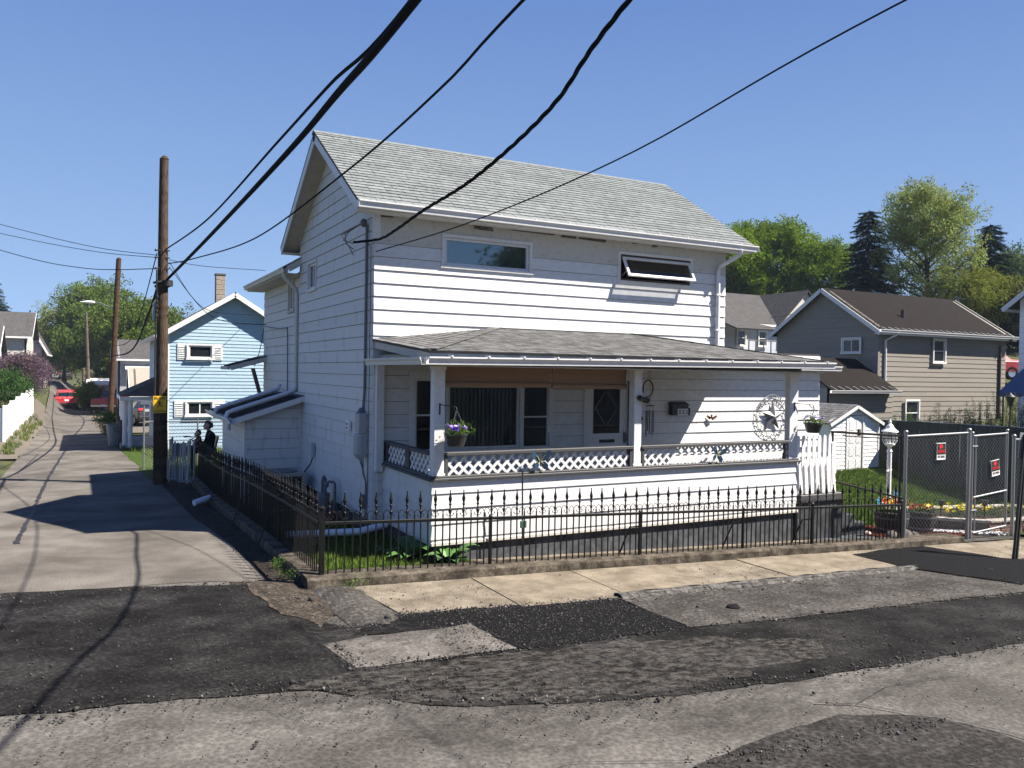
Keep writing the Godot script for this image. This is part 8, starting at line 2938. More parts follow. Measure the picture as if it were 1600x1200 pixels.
func poles_and_wires() -> void:
	var Y := Vector3.UP
	var Z := Vector3.BACK
	var b1 := Vector3(-2.42, gy(-2.42, -9.45), -9.45)
	var t1 := Vector3(-2.37, 7.1, -9.55)
	var p1 := pole("utility_pole", "near weathered wooden utility pole with the yellow sign at the alley edge", b1, t1, 0.155, 0.105, M.pole_wood)
	var hw := MB.new()
	hw.lathe([Vector2(0.06, -0.08), Vector2(0.13, -0.06), Vector2(0.13, 0.08), Vector2(0.05, 0.10)], Vector3(-2.29, 3.98, -9.42), 10)
	hw.tube([Vector3(-2.40, 4.02, -9.4), Vector3(-2.62, 3.98, -9.4)], 0.035, 6)
	for y in [4.35, 4.62, 4.8, 3.9, 3.2]:
		hw.tube([Vector3(-2.53, y, -9.45), Vector3(-2.24, y, -9.42)], 0.018, 6)
		hw.lathe([Vector2(0.02, -0.03), Vector2(0.035, 0.0), Vector2(0.02, 0.03)], Vector3(-2.56, y, -9.45), 7)
	part(p1, "hardware", hw, M.ink_black)
	var bx := MB.new()
	bx.bb(Vector3(-2.62, 3.05, -9.52), Vector3(-2.53, 3.50, -9.36), 0.012)
	part(p1, "terminal_box", bx, M.meter_grey)
	var ri := MB.new()
	ri.tube([Vector3(-2.54, 4.3, -9.36), Vector3(-2.555, 2.6, -9.33), Vector3(-2.57, 0.5, -9.32), Vector3(-2.57, -1.0, -9.31)], 0.02, 6)
	for i in 5:
		ri.tube([Vector3(-2.55, 3.7 - i * 0.12, -9.36), Vector3(-2.50 - 0.02 * (i % 2), 3.62 - i * 0.12, -9.30)], 0.014, 5)
	part(p1, "riser", ri, M.ink_black)
	# steel band and bare scar low on the pole
	var bd := MB.new()
	bd.lathe([Vector2(0.162, -0.35), Vector2(0.165, -0.30), Vector2(0.165, 0.28), Vector2(0.160, 0.32)], Vector3(-2.415, 0, -9.455), 14)
	part(p1, "sleeve", bd, M.pole_brown)
	# the sign
	var sc := Vector3(-2.45, 0.97, -9.27)
	var sg := thing("children_sign", "yellow SLOW CHILDREN sign with a running child nailed to the near utility pole", "sign", sc)
	var bs := Basis(Y, -0.12)
	var s0 := MB.new()
	s0.box(sc, Vector3(0.30, 0.42, 0.006), bs, 0.002)
	part(sg, "plate", s0, M.sign_yellow)
	text(sg, "lettering", "SLOW", 0.085, M.ink_black, Transform3D(bs * Basis.from_scale(Vector3(1.1, 1, 1)), sc + bs * Vector3(0.0, 0.155, 0.005)))
	text(sg, "lettering", "CHILDREN", 0.058, M.ink_black, Transform3D(bs, sc + bs * Vector3(0, -0.165, 0.005)))
	var fg := MB.new()
	var fo := sc + bs * Vector3(0, 0, 0.004)
	var seg := func(a: Vector2, b: Vector2, w: float) -> void:
		var d := (b - a).normalized().orthogonal() * w
		fg.ext(PackedVector2Array([a - d, a + d, b + d * 0.7, b - d * 0.7]), fo, bs.x, bs.y, 0.003)
	var hd := PackedVector2Array()
	for i in 10:
		hd.append(Vector2(-0.025, 0.085) + Vector2(cos(TAU * i / 10), sin(TAU * i / 10)) * 0.018)
	fg.ext(hd, fo, bs.x, bs.y, 0.003)
	for q in [[-0.012, 0.062, 0.005, -0.005, 0.020], [-0.008, 0.052, -0.055, 0.028, 0.009], [-0.005, 0.055, 0.045, 0.035, 0.009], [0.045, 0.035, 0.062, 0.012, 0.007], [0.005, -0.005, -0.03, -0.035, 0.012], [-0.03, -0.035, -0.065, -0.085, 0.010], [0.005, -0.005, 0.03, -0.04, 0.012], [0.03, -0.04, 0.085, -0.035, 0.009]]:
		seg.call(Vector2(q[0], q[1]), Vector2(q[2], q[3]), q[4])
	part(sg, "running_child", fg, M.ink_black)
	# farther poles
	pole("utility_pole", "leaning reddish brown utility pole farther down the alley", Vector3(-3.14, gy(-3.14, -32.4) - 0.1, -32.4), Vector3(-2.75, 7.25, -32.4), 0.15, 0.12, M.pole_brown)
	pole("utility_pole", "thin grey utility pole beside the red car", Vector3(-4.05, gy(-4.05, -62.3), -62.3), Vector3(-4.31, 6.15, -62.5), 0.16, 0.10, M.pole_grey)
	pole("utility_pole", "short grey post just behind the thin pole by the red car", Vector3(-4.5, gy(-4.5, -66.0), -66.0), Vector3(-4.5, 1.6, -66.0), 0.14, 0.12, M.pole_grey)
	var fp := pole("utility_pole", "far utility pole with a crossarm above the tan house roof", gp(54.2, -36.3, 0), Vector3(54.2, 10.6, -36.3), 0.2, 0.15, M.pole_grey)
	var ca := MB.new()
	ca.bar(Vector3(49.6, 9.9, -38.2), Vector3(54.6, 9.9, -36.1), 0.14, 0.16)
	part(fp, "crossarm", ca, M.pole_grey)
	var sl := thing("street_light", "white street light on a curved arm reaching left from the leaning pole", "street light", Vector3(-2.9, 4.7, -32.4))
	var s1 := MB.new()
	s1.tube([Vector3(-2.88, 4.75, -32.4), Vector3(-3.2, 4.86, -32.5), Vector3(-3.55, 5.03, -32.7), Vector3(-3.78, 5.07, -32.85)], 0.028, 6)
	part(sl, "arm", s1, M.galvanised)
	var s2 := MB.new()
	s2.ball(Vector3(-4.02, 5.07, -33.0), Vector3(0.33, 0.07, 0.12), 8, 10)
	s2.bb(Vector3(-4.46, 5.05, -33.06), Vector3(-4.1, 5.08, -32.94), 0.01)
	part(sl, "lamp_head", s2, M.white_plastic)
	# wires
	var tip := Vector3(-2.3, 4.08, -9.4)
	wire("cable_bundle", "thick black cable bundle sweeping from the near pole up over the viewpoint", [tip, Vector3(-2.07, 4.30, -3.4), Vector3(-1.95, 4.44, 2.6), Vector3(-2.05, 4.36, 5.2), Vector3(-2.19, 4.23, 7.54), Vector3(-2.5, 4.2, 14.0), Vector3(-2.8, 4.6, 22.0)], 0.034, M.cable)
	wire("overhead_cable", "thin black cable just above the thick bundle", [Vector3(-2.33, 4.84, -9.5), Vector3(-2.1, 4.62, -3.4), Vector3(-1.98, 4.66, 2.4), Vector3(-2.05, 4.52, 5.0), Vector3(-2.14, 4.33, 7.4), Vector3(-2.5, 4.35, 14.0), Vector3(-2.8, 5.0, 22.0)], 0.016, M.cable)
	wire("overhead_cable", "thin black cable crossing in front of the gable of the white house", [Vector3(-2.28, 4.48, -9.45), Vector3(-1.9, 4.36, -7.0), Vector3(-1.25, 4.35, -3.27), Vector3(-0.99, 4.54, 1.95), Vector3(-1.08, 4.57, 5.29), Vector3(-1.2, 4.63, 7.15), Vector3(-1.5, 4.9, 14.0), Vector3(-2.7, 5.4, 22.0)], 0.013, M.cable)
	wire("service_cable", "twisted black service cable dropping from the top edge to the corner of the white house", [Vector3(-0.26, 3.95, -0.26), Vector3(-0.05, 3.93, 0.35), Vector3(-0.08, 3.94, 1.2), Vector3(-0.13, 4.01, 2.4), Vector3(-0.17, 4.09, 4.1), Vector3(-0.33, 4.29, 6.03), Vector3(-0.65, 4.54, 7.67), Vector3(-1.6, 5.0, 13.0), Vector3(-2.7, 5.6, 22.0)], 0.011, M.cable, "cable", 0.012)
	wire("telephone_wire", "thin straight wire rising from the house corner to the top right edge", [Vector3(0.02, 3.79, 0.02), Vector3(0.67, 3.98, 2.27), Vector3(1.265, 4.34, 5.06), Vector3(1.87, 4.99, 7.97), Vector3(3.2, 6.0, 14.0)], 0.0085, M.cable)
	wire("left_wire", "uppermost thin wire running off the left edge from the near pole", [Vector3(-2.55, 4.68, -9.5), Vector3(-4.0, 5.1, -12.0), Vector3(-6.4, 6.1, -16.2), Vector3(-12.0, 8.6, -26.0)], 0.009, M.cable)
	wire("left_wire", "middle thin wire running off the left edge from the near pole", [Vector3(-2.55, 4.62, -9.5), Vector3(-4.0, 4.98, -12.0), Vector3(-6.4, 5.83, -16.2), Vector3(-12.0, 8.0, -26.0)], 0.009, M.cable)
	wire("left_wire", "lowest thin wire running off the left edge past the leaning pole", [Vector3(-2.56, 4.34, -9.5), Vector3(-4.2, 4.55, -12.4), Vector3(-6.4, 5.33, -16.2), Vector3(-12.0, 7.9, -26.0)], 0.011, M.cable)
	wire("back_wire", "thin wire from the near pole to the roof of the rear wing", [Vector3(-2.25, 4.58, -9.45), Vector3(-1.4, 4.55, -10.0), Vector3(0.3, 4.62, -10.6)], 0.008, M.cable)
	wire("back_wire", "thin wire from the near pole down to the blue house roof", [Vector3(-2.25, 4.52, -9.45), Vector3(-0.8, 3.75, -14.5), Vector3(1.4, 3.9, -19.0)], 0.009, M.cable)
	wire("back_wire", "second thin wire from the near pole passing before the blue house gable", [Vector3(-2.25, 4.40, -9.45), Vector3(-0.9, 3.35, -12.0), Vector3(0.1, 3.05, -9.3)], 0.009, M.cable)
	wire("guy_wire", "dark wire hanging from the near pole down toward the leaning pole", [Vector3(-2.53, 4.72, -9.5), Vector3(-2.5, 3.6, -18.0), Vector3(-2.6, 2.9, -25.0), Vector3(-3.0, 2.9, -32.3)], 0.014, M.cable)
	wire("trunk_cable", "thick dark cable running from the near pole down the alley", [Vector3(-2.5, 3.98, -9.4), Vector3(-2.55, 3.4, -12.0), Vector3(-2.55, 2.55, -22.0), Vector3(-3.0, 2.4, -32.4), Vector3(-4.2, 2.6, -62.4)], 0.03, M.cable)
	wire("alley_wire", "thin wire crossing the alley in front of the far trees", [Vector3(-2.9, 3.4, -32.3), Vector3(-6.0, 3.2, -45.0), Vector3(-9.0, 3.6, -57.0)], 0.008, M.cable)
	wire("siding_wire", "loose wire hanging down in front of the blue house wall", [Vector3(0.05, 2.95, -9.4), Vector3(-0.02, 2.4, -9.5), Vector3(-0.12, 1.95, -9.7)], 0.010, M.cable)
	wire("right_wire", "thin wire sloping over the white back house", [Vector3(30.0, 5.2, -21.0), Vector3(40.0, 6.9, -24.0), Vector3(54.2, 10.0, -36.3)], 0.02, M.cable)
	# the pole these wires come from stands behind the viewpoint
	pole("utility_pole", "utility pole across the street behind the viewpoint", gp(-2.75, 22.2), Vector3(-2.75, 8.0, 22.2), 0.16, 0.12, M.pole_wood)
	pole("utility_pole", "second utility pole across the street to the right of the viewpoint", gp(3.3, 14.3), Vector3(3.3, 7.6, 14.3), 0.16, 0.12, M.pole_wood)

# a car seen from behind; built along +z with its tail at z = 0, then turned
func car(called: String, label: String, at: Vector3, turn: float, body: Material, style: String) -> void:
	var c := thing(called, label, "car" if style != "pickup" else "pickup truck", at)
	var L := 4.5
	var st: Array
	if style == "suv":
		# z, bottom, belt, roof, half-width low, half-width roof
		st = [[0.0, 0.45, 0.92, 0.95, 0.80, 0.74], [0.08, 0.36, 1.00, 1.10, 0.90, 0.72], [0.35, 0.30, 1.05, 1.60, 0.93, 0.66], [0.9, 0.28, 1.04, 1.68, 0.93, 0.66], [2.2, 0.26, 1.0, 1.66, 0.93, 0.66], [2.9, 0.26, 0.98, 1.45, 0.93, 0.64], [3.4, 0.28, 0.96, 1.00, 0.92, 0.72], [4.3, 0.34, 0.82, 0.86, 0.86, 0.70], [4.5, 0.45, 0.66, 0.70, 0.74, 0.66]]
	elif style == "sedan":
		st = [[0.0, 0.45, 0.80, 0.84, 0.78, 0.70], [0.1, 0.34, 0.92, 0.98, 0.88, 0.72], [0.7, 0.28, 0.95, 1.04, 0.90, 0.66], [1.2, 0.26, 0.95, 1.40, 0.90, 0.60], [2.3, 0.26, 0.93, 1.42, 0.90, 0.60], [3.1, 0.26, 0.92, 0.98, 0.90, 0.70], [4.2, 0.32, 0.78, 0.80, 0.84, 0.70], [4.5, 0.42, 0.62, 0.66, 0.74, 0.64]]
	else:
		st = [[0.0, 0.62, 1.14, 1.16, 0.88, 0.86], [0.06, 0.55, 1.18, 1.20, 0.94, 0.90], [1.7, 0.52, 1.18, 1.20, 0.96, 0.92], [1.72, 0.50, 1.18, 1.22, 0.96, 0.80], [1.95, 0.50, 1.18, 1.84, 0.96, 0.70], [3.3, 0.48, 1.16, 1.86, 0.96, 0.70], [4.0, 0.48, 1.14, 1.22, 0.96, 0.84], [5.1, 0.52, 1.08, 1.12, 0.93, 0.80], [5.35, 0.60, 0.90, 0.94, 0.86, 0.76]]
		L = 5.35
	var bs := Basis(Vector3.UP, turn)
	var X := func(x: float, y: float, z: float) -> Vector3: return at + bs * Vector3(x, y, -z)
	var mb := MB.new()
	var rings := []
	for s in st:
		rings.append([X.call(-s[4] * 0.92, s[1], s[0]), X.call(-s[4], s[1] + 0.15, s[0]), X.call(-s[4], s[2] - 0.05, s[0]), X.call(-s[4] * 0.97, s[2], s[0]), X.call(-s[5], s[3] - 0.04, s[0]), X.call(-s[5] * 0.86, s[3], s[0]), X.call(s[5] * 0.86, s[3], s[0]), X.call(s[5], s[3] - 0.04, s[0]), X.call(s[4] * 0.97, s[2], s[0]), X.call(s[4], s[2] - 0.05, s[0]), X.call(s[4], s[1] + 0.15, s[0]), X.call(s[4] * 0.92, s[1], s[0])])
	for i in st.size() - 1:
		for k in 12:
			var j := (k + 1) % 12
			mb.quad(rings[i][j], rings[i][k], rings[i + 1][k], rings[i + 1][j])
	for e in [0, st.size() - 1]:
		for k in range(1, 11):
			if e == 0:
				mb.tri(rings[0][0], rings[0][k + 1], rings[0][k])
			else:
				mb.tri(rings[e][0], rings[e][k], rings[e][k + 1])
	part(c, "body", mb, body)
	# glass: rear window and side windows, laid just proud of the cabin
	var gz := {"suv": [0.10, 0.34, 1.10, 1.54, 0.64], "sedan": [0.72, 1.18, 1.03, 1.36, 0.58], "pickup": [1.735, 1.94, 1.25, 1.78, 0.66]}
	var g: Array = gz[style]
	var gm := MB.new()
	gm.quad(X.call(-g[4] * 1.06, g[2] + 0.02, g[0] - 0.02), X.call(g[4] * 1.06, g[2] + 0.02, g[0] - 0.02), X.call(g[4] * 0.92, g[3], g[1] - 0.02), X.call(-g[4] * 0.92, g[3], g[1] - 0.02))
	part(c, "rear_window", gm, M.glass_far)
	var z0: float = {"suv": 0.6, "sedan": 1.25, "pickup": 2.05}[style]
	var z1: float = {"suv": 2.75, "sedan": 2.8, "pickup": 3.4}[style]
	var yb: float = {"suv": 1.06, "sedan": 0.97, "pickup": 1.22}[style]
	var yt: float = {"suv": 1.58, "sedan": 1.33, "pickup": 1.76}[style]
	var wb: float = {"suv": 0.905, "sedan": 0.875, "pickup": 0.93}[style]
	var wt: float = {"suv": 0.69, "sedan": 0.635, "pickup": 0.74}[style]
	for s in [-1.0, 1.0]:
		var sm := MB.new()
		var q := [X.call(s * wb, yb, z0), X.call(s * wb, yb, z1 + 0.3), X.call(s * wt, yt, z1), X.call(s * wt, yt, z0 + 0.1)]
		if s > 0:
			sm.quad(q[0], q[1], q[2], q[3])
		else:
			sm.quad(q[1], q[0], q[3], q[2])
		part(c, "side_window", sm, M.glass_far)
		var lm := MB.new()
		if style == "pickup":
			lm.box(X.call(s * 0.86, 0.98, -0.005), Vector3(0.13, 0.34, 0.05), bs, 0.01)
		else:
			lm.box(X.call(s * 0.70, 0.96, 0.02), Vector3(0.30, 0.14, 0.08), bs, 0.01)
		part(c, "tail_light", lm, M.lamp_red)
		var mm := MB.new()
		mm.box(X.call(s * (wb + 0.16), yb + 0.08, z1 + 0.15), Vector3(0.20, 0.15, 0.10), bs, 0.03)
		part(c, "mirror", mm, M.black_plastic)
	var bu := MB.new()
	if style == "pickup":
		bu.box(X.call(0, 0.66, -0.08), Vector3(1.8, 0.16, 0.18), bs, 0.02)
		part(c, "bumper", bu, M.chrome)
	else:
		bu.box(X.call(0, 0.48, 0.02), Vector3(1.64, 0.20, 0.16), bs, 0.03)
		part(c, "bumper", bu, M.black_plastic)
	var pm := MB.new()
	pm.box(X.call(0, 0.80 if style != "pickup" else 0.70, -0.015 if style != "pickup" else -0.18), Vector3(0.31, 0.15, 0.012), bs, 0.004)
	part(c, "number_plate", pm, M.sign_white)
	var wr := 0.34 if style != "pickup" else 0.40
	for z in [L * 0.19, L * 0.80]:
		for s in [-1.0, 1.0]:
			var wm := MB.new()
			var ax := bs * Basis(Vector3.BACK, PI / 2)
			wm.lathe([Vector2(wr * 0.6, -0.11), Vector2(wr * 0.94, -0.10), Vector2(wr, -0.07), Vector2(wr, 0.07), Vector2(wr * 0.94, 0.10), Vector2(wr * 0.6, 0.11)], X.call(s * 0.80, wr, z), 18, ax)
			var wn := part(c, "wheel", wm, M.tyre)
			var rm := MB.new()
			rm.lathe([Vector2(0.0, -0.09), Vector2(wr * 0.6, -0.10), Vector2(wr * 0.6, 0.10), Vector2(0.0, 0.09)], X.call(s * 0.80, wr, z), 14, ax)
			part(wn, "rim", rm, M.chrome)

func vehicles() -> void:
	car("red_suv", "dark red car driving away down the middle of the alley", gp(-5.75, -65.4, 0.01), 0.02, M.car_red, "suv")
	car("red_pickup", "bright red pickup truck parked behind the leaning pole", gp(-3.05, -55.0, 0.01), -0.32, M.car_red_b, "pickup")
	car("dark_car", "dark car far down the alley in the shade of the trees", gp(-7.4, -128.0, 0.01), 0.0, M.car_dark, "sedan")
	car("parked_car", "dark parked car at the edge of the blue house porch", gp(-0.75, -37.0, 0.01), 0.15, M.car_dark, "sedan")
	car("red_car", "small red car parked uphill between the tan house and the right house", gp(37.6, -11.8, 0.01), 1.2, M.car_red, "sedan")
	car("left_car", "dark car parked behind the white board fence at the left edge", gp(-9.3, -33.0, 0.01), 1.2, M.car_dark, "sedan")
	var b := gp(-3.05, -22.9, 0.0)
	var bin := thing("trash_bin", "grey blue plastic trash bin standing at the alley edge", "trash bin", b)
	var m1 := MB.new()
	m1.lathe([Vector2(0.0, 0.02), Vector2(0.27, 0.02), Vector2(0.29, 0.06), Vector2(0.37, 0.80), Vector2(0.40, 0.82), Vector2(0.40, 0.86), Vector2(0.36, 0.86), Vector2(0.35, 0.80), Vector2(0.26, 0.10), Vector2(0, 0.08)], b, 16)
	part(bin, "tub", m1, M.bin_grey)
	var m2 := MB.new()
	m2.tube([b + Vector3(0.12, 0.78, 0.40), b + Vector3(0.10, 0.60, 0.42), b + Vector3(-0.06, 0.58, 0.42), b + Vector3(-0.10, 0.76, 0.42)], 0.014, 5)
	part(bin, "handle", m2, M.black_plastic)

func people() -> void:
	var Y := Vector3.UP
	# seated at the back of the yard by the lean-to, facing left down the path
	var g := gp(-1.02, -12.3, 0.0)
	var ch := thing("garden_chair", "dark chair the seated person sits on behind the lean-to", "chair", g)
	var cm := MB.new()
	cm.bb(g + Vector3(-0.18, 0.50, -0.22), g + Vector3(0.26, 0.54, 0.22), 0.01)
	part(ch, "seat", cm, M.black_plastic)
	var cb := MB.new()
	cb.bar(g + Vector3(0.24, 0.52, 0), g + Vector3(0.34, 1.0, 0), 0.42, 0.03, Vector3.RIGHT, 0.008)
	part(ch, "backrest", cb, M.black_plastic)
	for q in [[-0.15, -0.19], [-0.15, 0.19], [0.24, -0.19], [0.24, 0.19]]:
		var lm := MB.new()
		lm.tube([g + Vector3(q[0], 0.51, q[1]), g + Vector3(q[0] * 1.1, 0.0, q[1] * 1.08)], 0.016, 6)
		part(ch, "leg", lm, M.black_plastic)
	var p := thing("person", "person in a dark jacket sitting beside the lean-to holding a child", "person", g)
	var body := Flesh.new()
	body.smooth = 0.05
	var hipc := g + Vector3(0.10, 0.63, 0)
	var chest := g + Vector3(0.14, 0.98, 0)
	var neck := g + Vector3(0.09, 1.15, 0)
	body.cap(hipc + Vector3(0, 0, -0.09), hipc + Vector3(0, 0, 0.09), 0.125, 0.125)
	body.cap(hipc, chest, 0.135, 0.145)
	body.cap(chest + Vector3(0, 0.06, -0.15), chest + Vector3(0, 0.06, 0.15), 0.075, 0.075)
	body.cap(chest, neck, 0.12, 0.055)
	for s in [-1.0, 1.0]:
		var hp := hipc + Vector3(-0.02, -0.02, s * 0.10)
		var kn := g + Vector3(-0.34, 0.58, s * 0.12)
		var an := g + Vector3(-0.38, 0.10, s * 0.12)
		body.cap(hp, kn, 0.095, 0.065)
		body.cap(kn, an, 0.062, 0.042)
		body.cap(an + Vector3(0.02, -0.04, 0), an + Vector3(-0.17, -0.06, 0), 0.042, 0.032)
		var sh := chest + Vector3(0.0, 0.08, s * 0.19)
		var el := g + Vector3(0.02, 0.78, s * 0.25)
		var wr := g + Vector3(-0.22, 0.78 + (0.02 if s > 0 else 0.05), s * 0.10)
		body.cap(sh, el, 0.062, 0.048)
		body.cap(el, wr, 0.046, 0.034)
	var bm := MB.new()
	body.net(bm, 0.022)
	part(p, "body", bm, M.jacket)
	var face := Flesh.new()
	face.smooth = 0.018
	var hd := g + Vector3(0.05, 1.30, 0)
	face.cap(neck + Vector3(0, -0.02, 0), hd + Vector3(0.01, -0.05, 0), 0.050, 0.048)
	face.cap(hd + Vector3(0.015, 0.03, 0), hd + Vector3(0.0, 0.0, 0), 0.092, 0.085)
	face.cap(hd + Vector3(-0.045, -0.05, 0), hd + Vector3(-0.060, -0.085, 0), 0.050, 0.034)
	face.cap(hd + Vector3(-0.088, 0.015, 0), hd + Vector3(-0.112, -0.022, 0), 0.011, 0.017)
	face.cap(hd + Vector3(-0.086, -0.058, -0.018), hd + Vector3(-0.086, -0.058, 0.018), 0.012, 0.012)
	for s in [-1.0, 1.0]:
		face.cap(hd + Vector3(-0.080, 0.035, s * 0.02), hd + Vector3(-0.070, 0.038, s * 0.055), 0.014, 0.013)
		face.cap(hd + Vector3(0.02, 0.01, s * 0.088), hd + Vector3(0.028, -0.03, s * 0.088), 0.016, 0.011)
	var fm := MB.new()
	face.net(fm, 0.008)
	for s in [-1.0, 1.0]:
		hand(fm, g + Vector3(-0.22, 0.78 + (0.02 if s > 0 else 0.05), s * 0.10), Vector3(-0.9, -0.25, -s * 0.35).normalized(), Vector3(0.1, -1, 0).normalized(), 1.0, s)
	part(p, "skin", fm, M.skin)
	var ey := MB.new()
	for s in [-1.0, 1.0]:
		ey.ball(hd + Vector3(-0.083, 0.014, s * 0.032), Vector3(0.008, 0.009, 0.013), 5, 7)
	part(p, "eyes", ey, M.ink_black)
	var hr := Flesh.new()
	hr.smooth = 0.03
	hr.cap(hd + Vector3(0.035, 0.055, 0), hd + Vector3(0.06, -0.02, 0), 0.088, 0.075)
	hr.cap(hd + Vector3(-0.02, 0.085, 0), hd + Vector3(0.03, 0.07, 0), 0.058, 0.075)
	hr.cap(hd + Vector3(0.12, 0.05, 0), hd + Vector3(0.145, -0.03, 0), 0.042, 0.028)
	var hm := MB.new()
	hr.net(hm, 0.010)
	part(p, "hair", hm, M.hair)
	# the child, leaning on the lap
	var k := g + Vector3(-0.18, 0.70, 0.02)
	var kid := thing("person", "small child in a red top on the lap of the seated person", "person", k)
	var cf := Flesh.new()
	cf.smooth = 0.03
	cf.cap(k + Vector3(0, 0.04, 0), k + Vector3(0.0, 0.24, 0), 0.085, 0.080)
	cf.cap(k + Vector3(0, 0.23, -0.07), k + Vector3(0, 0.23, 0.07), 0.042, 0.042)
	var cm2 := MB.new()
	cf.net(cm2, 0.016)
	part(kid, "top", cm2, M.red_top)
	var cs := Flesh.new()
	cs.smooth = 0.02
	var kh := k + Vector3(-0.035, 0.38, 0.01)
	cs.cap(k + Vector3(0, 0.26, 0), kh, 0.036, 0.04)
	cs.cap(kh + Vector3(0.015, 0.02, 0), kh, 0.078, 0.072)
	cs.cap(kh + Vector3(-0.05, -0.035, 0), kh + Vector3(-0.055, -0.055, 0), 0.035, 0.025)
	cs.cap(kh + Vector3(-0.078, 0.0, 0), kh + Vector3(-0.086, -0.015, 0), 0.009, 0.012)
	for s in [-1.0, 1.0]:
		cs.cap(kh + Vector3(0.01, 0, s * 0.076), kh + Vector3(0.015, -0.02, s * 0.076), 0.014, 0.010)
		cs.cap(k + Vector3(0, 0.23, s * 0.09), k + Vector3(-0.09, 0.13, s * 0.11), 0.032, 0.026)
		cs.cap(k + Vector3(-0.09, 0.13, s * 0.11), k + Vector3(-0.19, 0.20, s * 0.06), 0.025, 0.018)
		cs.cap(k + Vector3(-0.03, 0.02, s * 0.06), k + Vector3(-0.20, 0.0, s * 0.09), 0.050, 0.038)
		cs.cap(k + Vector3(-0.20, 0.0, s * 0.09), k + Vector3(-0.24, -0.18, s * 0.10), 0.036, 0.026)
		cs.cap(k + Vector3(-0.24, -0.19, s * 0.10), k + Vector3(-0.31, -0.20, s * 0.11), 0.026, 0.020)
	var cm3 := MB.new()
	cs.net(cm3, 0.010)
	for s in [-1.0, 1.0]:
		hand(cm3, k + Vector3(-0.19, 0.20, s * 0.06), Vector3(-0.8, 0.5, 0).normalized(), Vector3(-0.4, -0.6, 0).normalized(), 0.55, s)
	part(kid, "skin", cm3, M.skin)
	var ch2 := Flesh.new()
	ch2.smooth = 0.03
	ch2.cap(kh + Vector3(0.03, 0.045, 0), kh + Vector3(0.045, 0.0, 0), 0.072, 0.062)
	var cm4 := MB.new()
	ch2.net(cm4, 0.010)
	part(kid, "hair", cm4, M.hair)
	var ce := MB.new()
	for s in [-1.0, 1.0]:
		ce.ball(kh + Vector3(-0.066, 0.008, s * 0.026), Vector3(0.006, 0.008, 0.010), 4, 6)
	part(kid, "eyes", ce, M.ink_black)
	# navy stroller before them
	var s0 := gp(-1.72, -12.0, 0.0)
	var sr := thing("stroller", "navy blue stroller standing in front of the seated person", "stroller", s0)
	var fr := MB.new()
	for s in [-1.0, 1.0]:
		var z: float = s * 0.22
		fr.tube([s0 + Vector3(0.42, 0.98, z), s0 + Vector3(0.25, 0.85, z), s0 + Vector3(-0.32, 0.20, z)], 0.014, 6)
		fr.tube([s0 + Vector3(0.0, 0.58, z), s0 + Vector3(0.25, 0.16, z)], 0.014, 6)
	fr.tube([s0 + Vector3(0.42, 0.98, -0.22), s0 + Vector3(0.42, 0.98, 0.22)], 0.018, 7)
	part(sr, "frame", fr, M.galvanised)
	var se := MB.new()
	se.bar(s0 + Vector3(-0.20, 0.50, 0), s0 + Vector3(0.12, 0.46, 0), 0.40, 0.05, Y, 0.02)
	se.bar(s0 + Vector3(0.12, 0.46, 0), s0 + Vector3(0.26, 0.86, 0), 0.40, 0.05, Vector3.RIGHT, 0.02)
	se.bar(s0 + Vector3(-0.20, 0.50, 0), s0 + Vector3(-0.32, 0.26, 0), 0.36, 0.04, Vector3.RIGHT, 0.015)
	se.box(s0 + Vector3(-0.02, 0.66, 0.20), Vector3(0.34, 0.30, 0.02), Basis(), 0.008)
	se.box(s0 + Vector3(-0.02, 0.66, -0.20), Vector3(0.34, 0.30, 0.02), Basis(), 0.008)
	part(sr, "seat", se, M.navy)
	var ho := MB.new()
	for i in 6:
		var a0 := 0.3 + i * 0.26
		var a1 := 0.3 + (i + 1) * 0.26
		var c := s0 + Vector3(0.18, 0.72, 0)
		var q0 := c + Vector3(cos(a0) * 0.30, sin(a0) * 0.30, 0)
		var q1 := c + Vector3(cos(a1) * 0.30, sin(a1) * 0.30, 0)
		ho.quad(q0 + Vector3(0, 0, 0.21), q0 - Vector3(0, 0, 0.21), q1 - Vector3(0, 0, 0.21), q1 + Vector3(0, 0, 0.21))
		ho.quad(q0 * 1.0 - Vector3(0, 0.012, 0.21), q0 - Vector3(0, 0.012, -0.21), q1 - Vector3(0, 0.012, -0.21), q1 - Vector3(0, 0.012, 0.21))
	part(sr, "hood", ho, M.navy)
	for q in [[-0.32, -0.22], [-0.32, 0.22], [0.26, -0.22], [0.26, 0.22]]:
		var wm := MB.new()
		wm.lathe([Vector2(0.05, -0.02), Vector2(0.095, -0.018), Vector2(0.10, 0), Vector2(0.095, 0.018), Vector2(0.05, 0.02)], s0 + Vector3(q[0], 0.10, q[1]), 14, Basis(Vector3.RIGHT, PI / 2))
		part(sr, "wheel", wm, M.tyre)

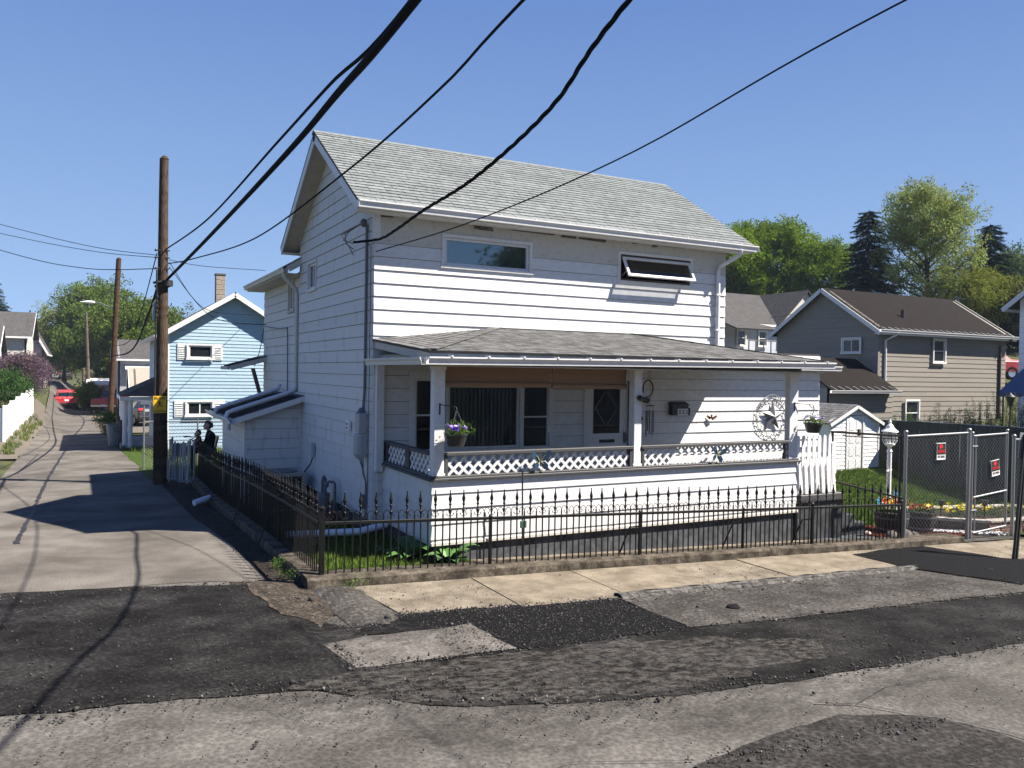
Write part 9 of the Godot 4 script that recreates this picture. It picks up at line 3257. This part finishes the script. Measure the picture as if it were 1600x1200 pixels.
# palm, four unequal bent fingers and a thumb from the side of the palm
func hand(mb: MB, w: Vector3, d: Vector3, palm: Vector3, s: float, side: float) -> void:
	var x := d.cross(palm).normalized()
	var f := Flesh.new()
	f.smooth = 0.010 * s
	f.cap(w, w + d * 0.03 * s, 0.024 * s, 0.026 * s)
	for i in 4:
		var o := (i - 1.5) * 0.020 * s
		f.cap(w + d * 0.03 * s + x * o * 0.7, w + d * 0.085 * s + x * o, 0.015 * s, 0.013 * s)
		var ln: float = [0.062, 0.072, 0.068, 0.052][i] * s
		var k0 := w + d * 0.088 * s + x * o
		var k1 := k0 + (d * 0.85 + palm * 0.5).normalized() * ln * 0.5
		var k2 := k1 + (d * 0.35 + palm * 0.95).normalized() * ln * 0.5
		f.cap(k0, k1, 0.0095 * s, 0.0085 * s)
		f.cap(k1, k2, 0.0085 * s, 0.007 * s)
	var t0 := w + d * 0.03 * s + x * side * 0.030 * s
	var t1 := t0 + (d * 0.6 + x * side * 0.7 + palm * 0.2).normalized() * 0.04 * s
	f.cap(t0, t1, 0.013 * s, 0.011 * s)
	f.cap(t1, t1 + (d * 0.9 + x * side * 0.2 + palm * 0.4).normalized() * 0.032 * s, 0.0105 * s, 0.008 * s)
	f.net(mb, 0.005)

func _ready() -> void:
	R.seed = 20230512
	var cam := Camera3D.new()
	cam.name = "camera"
	cam.basis = Basis(Vector3.UP, -0.485) * Basis(Vector3.RIGHT, -0.015) * Basis(Vector3.BACK, 0.016)
	cam.position = Vector3(-3.971, 1.914, 12.289)
	cam.fov = 51.28
	cam.near = 0.05
	cam.far = 1500.0
	add_child(cam)
	var sky := ProceduralSkyMaterial.new()
	sky.sky_top_color = Color(0.012, 0.041, 0.158).linear_to_srgb()
	sky.sky_horizon_color = Color(0.138, 0.212, 0.322).linear_to_srgb()
	sky.sky_curve = 0.28
	sky.ground_bottom_color = Color(0.16, 0.15, 0.14)
	sky.ground_horizon_color = Color(0.36, 0.42, 0.50)
	sky.sun_angle_max = 1.0
	var env := Environment.new()
	env.background_mode = Environment.BG_SKY
	env.sky = Sky.new()
	env.sky.sky_material = sky
	env.tonemap_mode = Environment.TONE_MAPPER_LINEAR
	env.tonemap_exposure = 3.0
	env.sdfgi_enabled = true
	env.ssao_enabled = true
	env.ssil_enabled = true
	env.fog_enabled = true
	env.fog_density = 0.0003
	env.fog_light_color = Color(0.78, 0.85, 0.95)
	var we := WorldEnvironment.new()
	we.name = "world_environment"
	we.environment = env
	add_child(we)
	var sun := DirectionalLight3D.new()
	sun.name = "sun"
	sun.basis = Basis.looking_at(-Vector3(0.70, 1.0, 0.46).normalized(), Vector3.UP)
	sun.light_energy = 1.55
	sun.light_color = Color(1.0, 0.965, 0.92)
	sun.light_angular_distance = 0.55
	sun.shadow_enabled = true
	add_child(sun)
	make_materials()
	make_leaves()
	setting()
	white_house()
	tan_house()
	blue_house()
	other_houses()
	fences()
	house_things()
	yard_things()
	vegetation()
	poles_and_wires()
	vehicles()
	people()
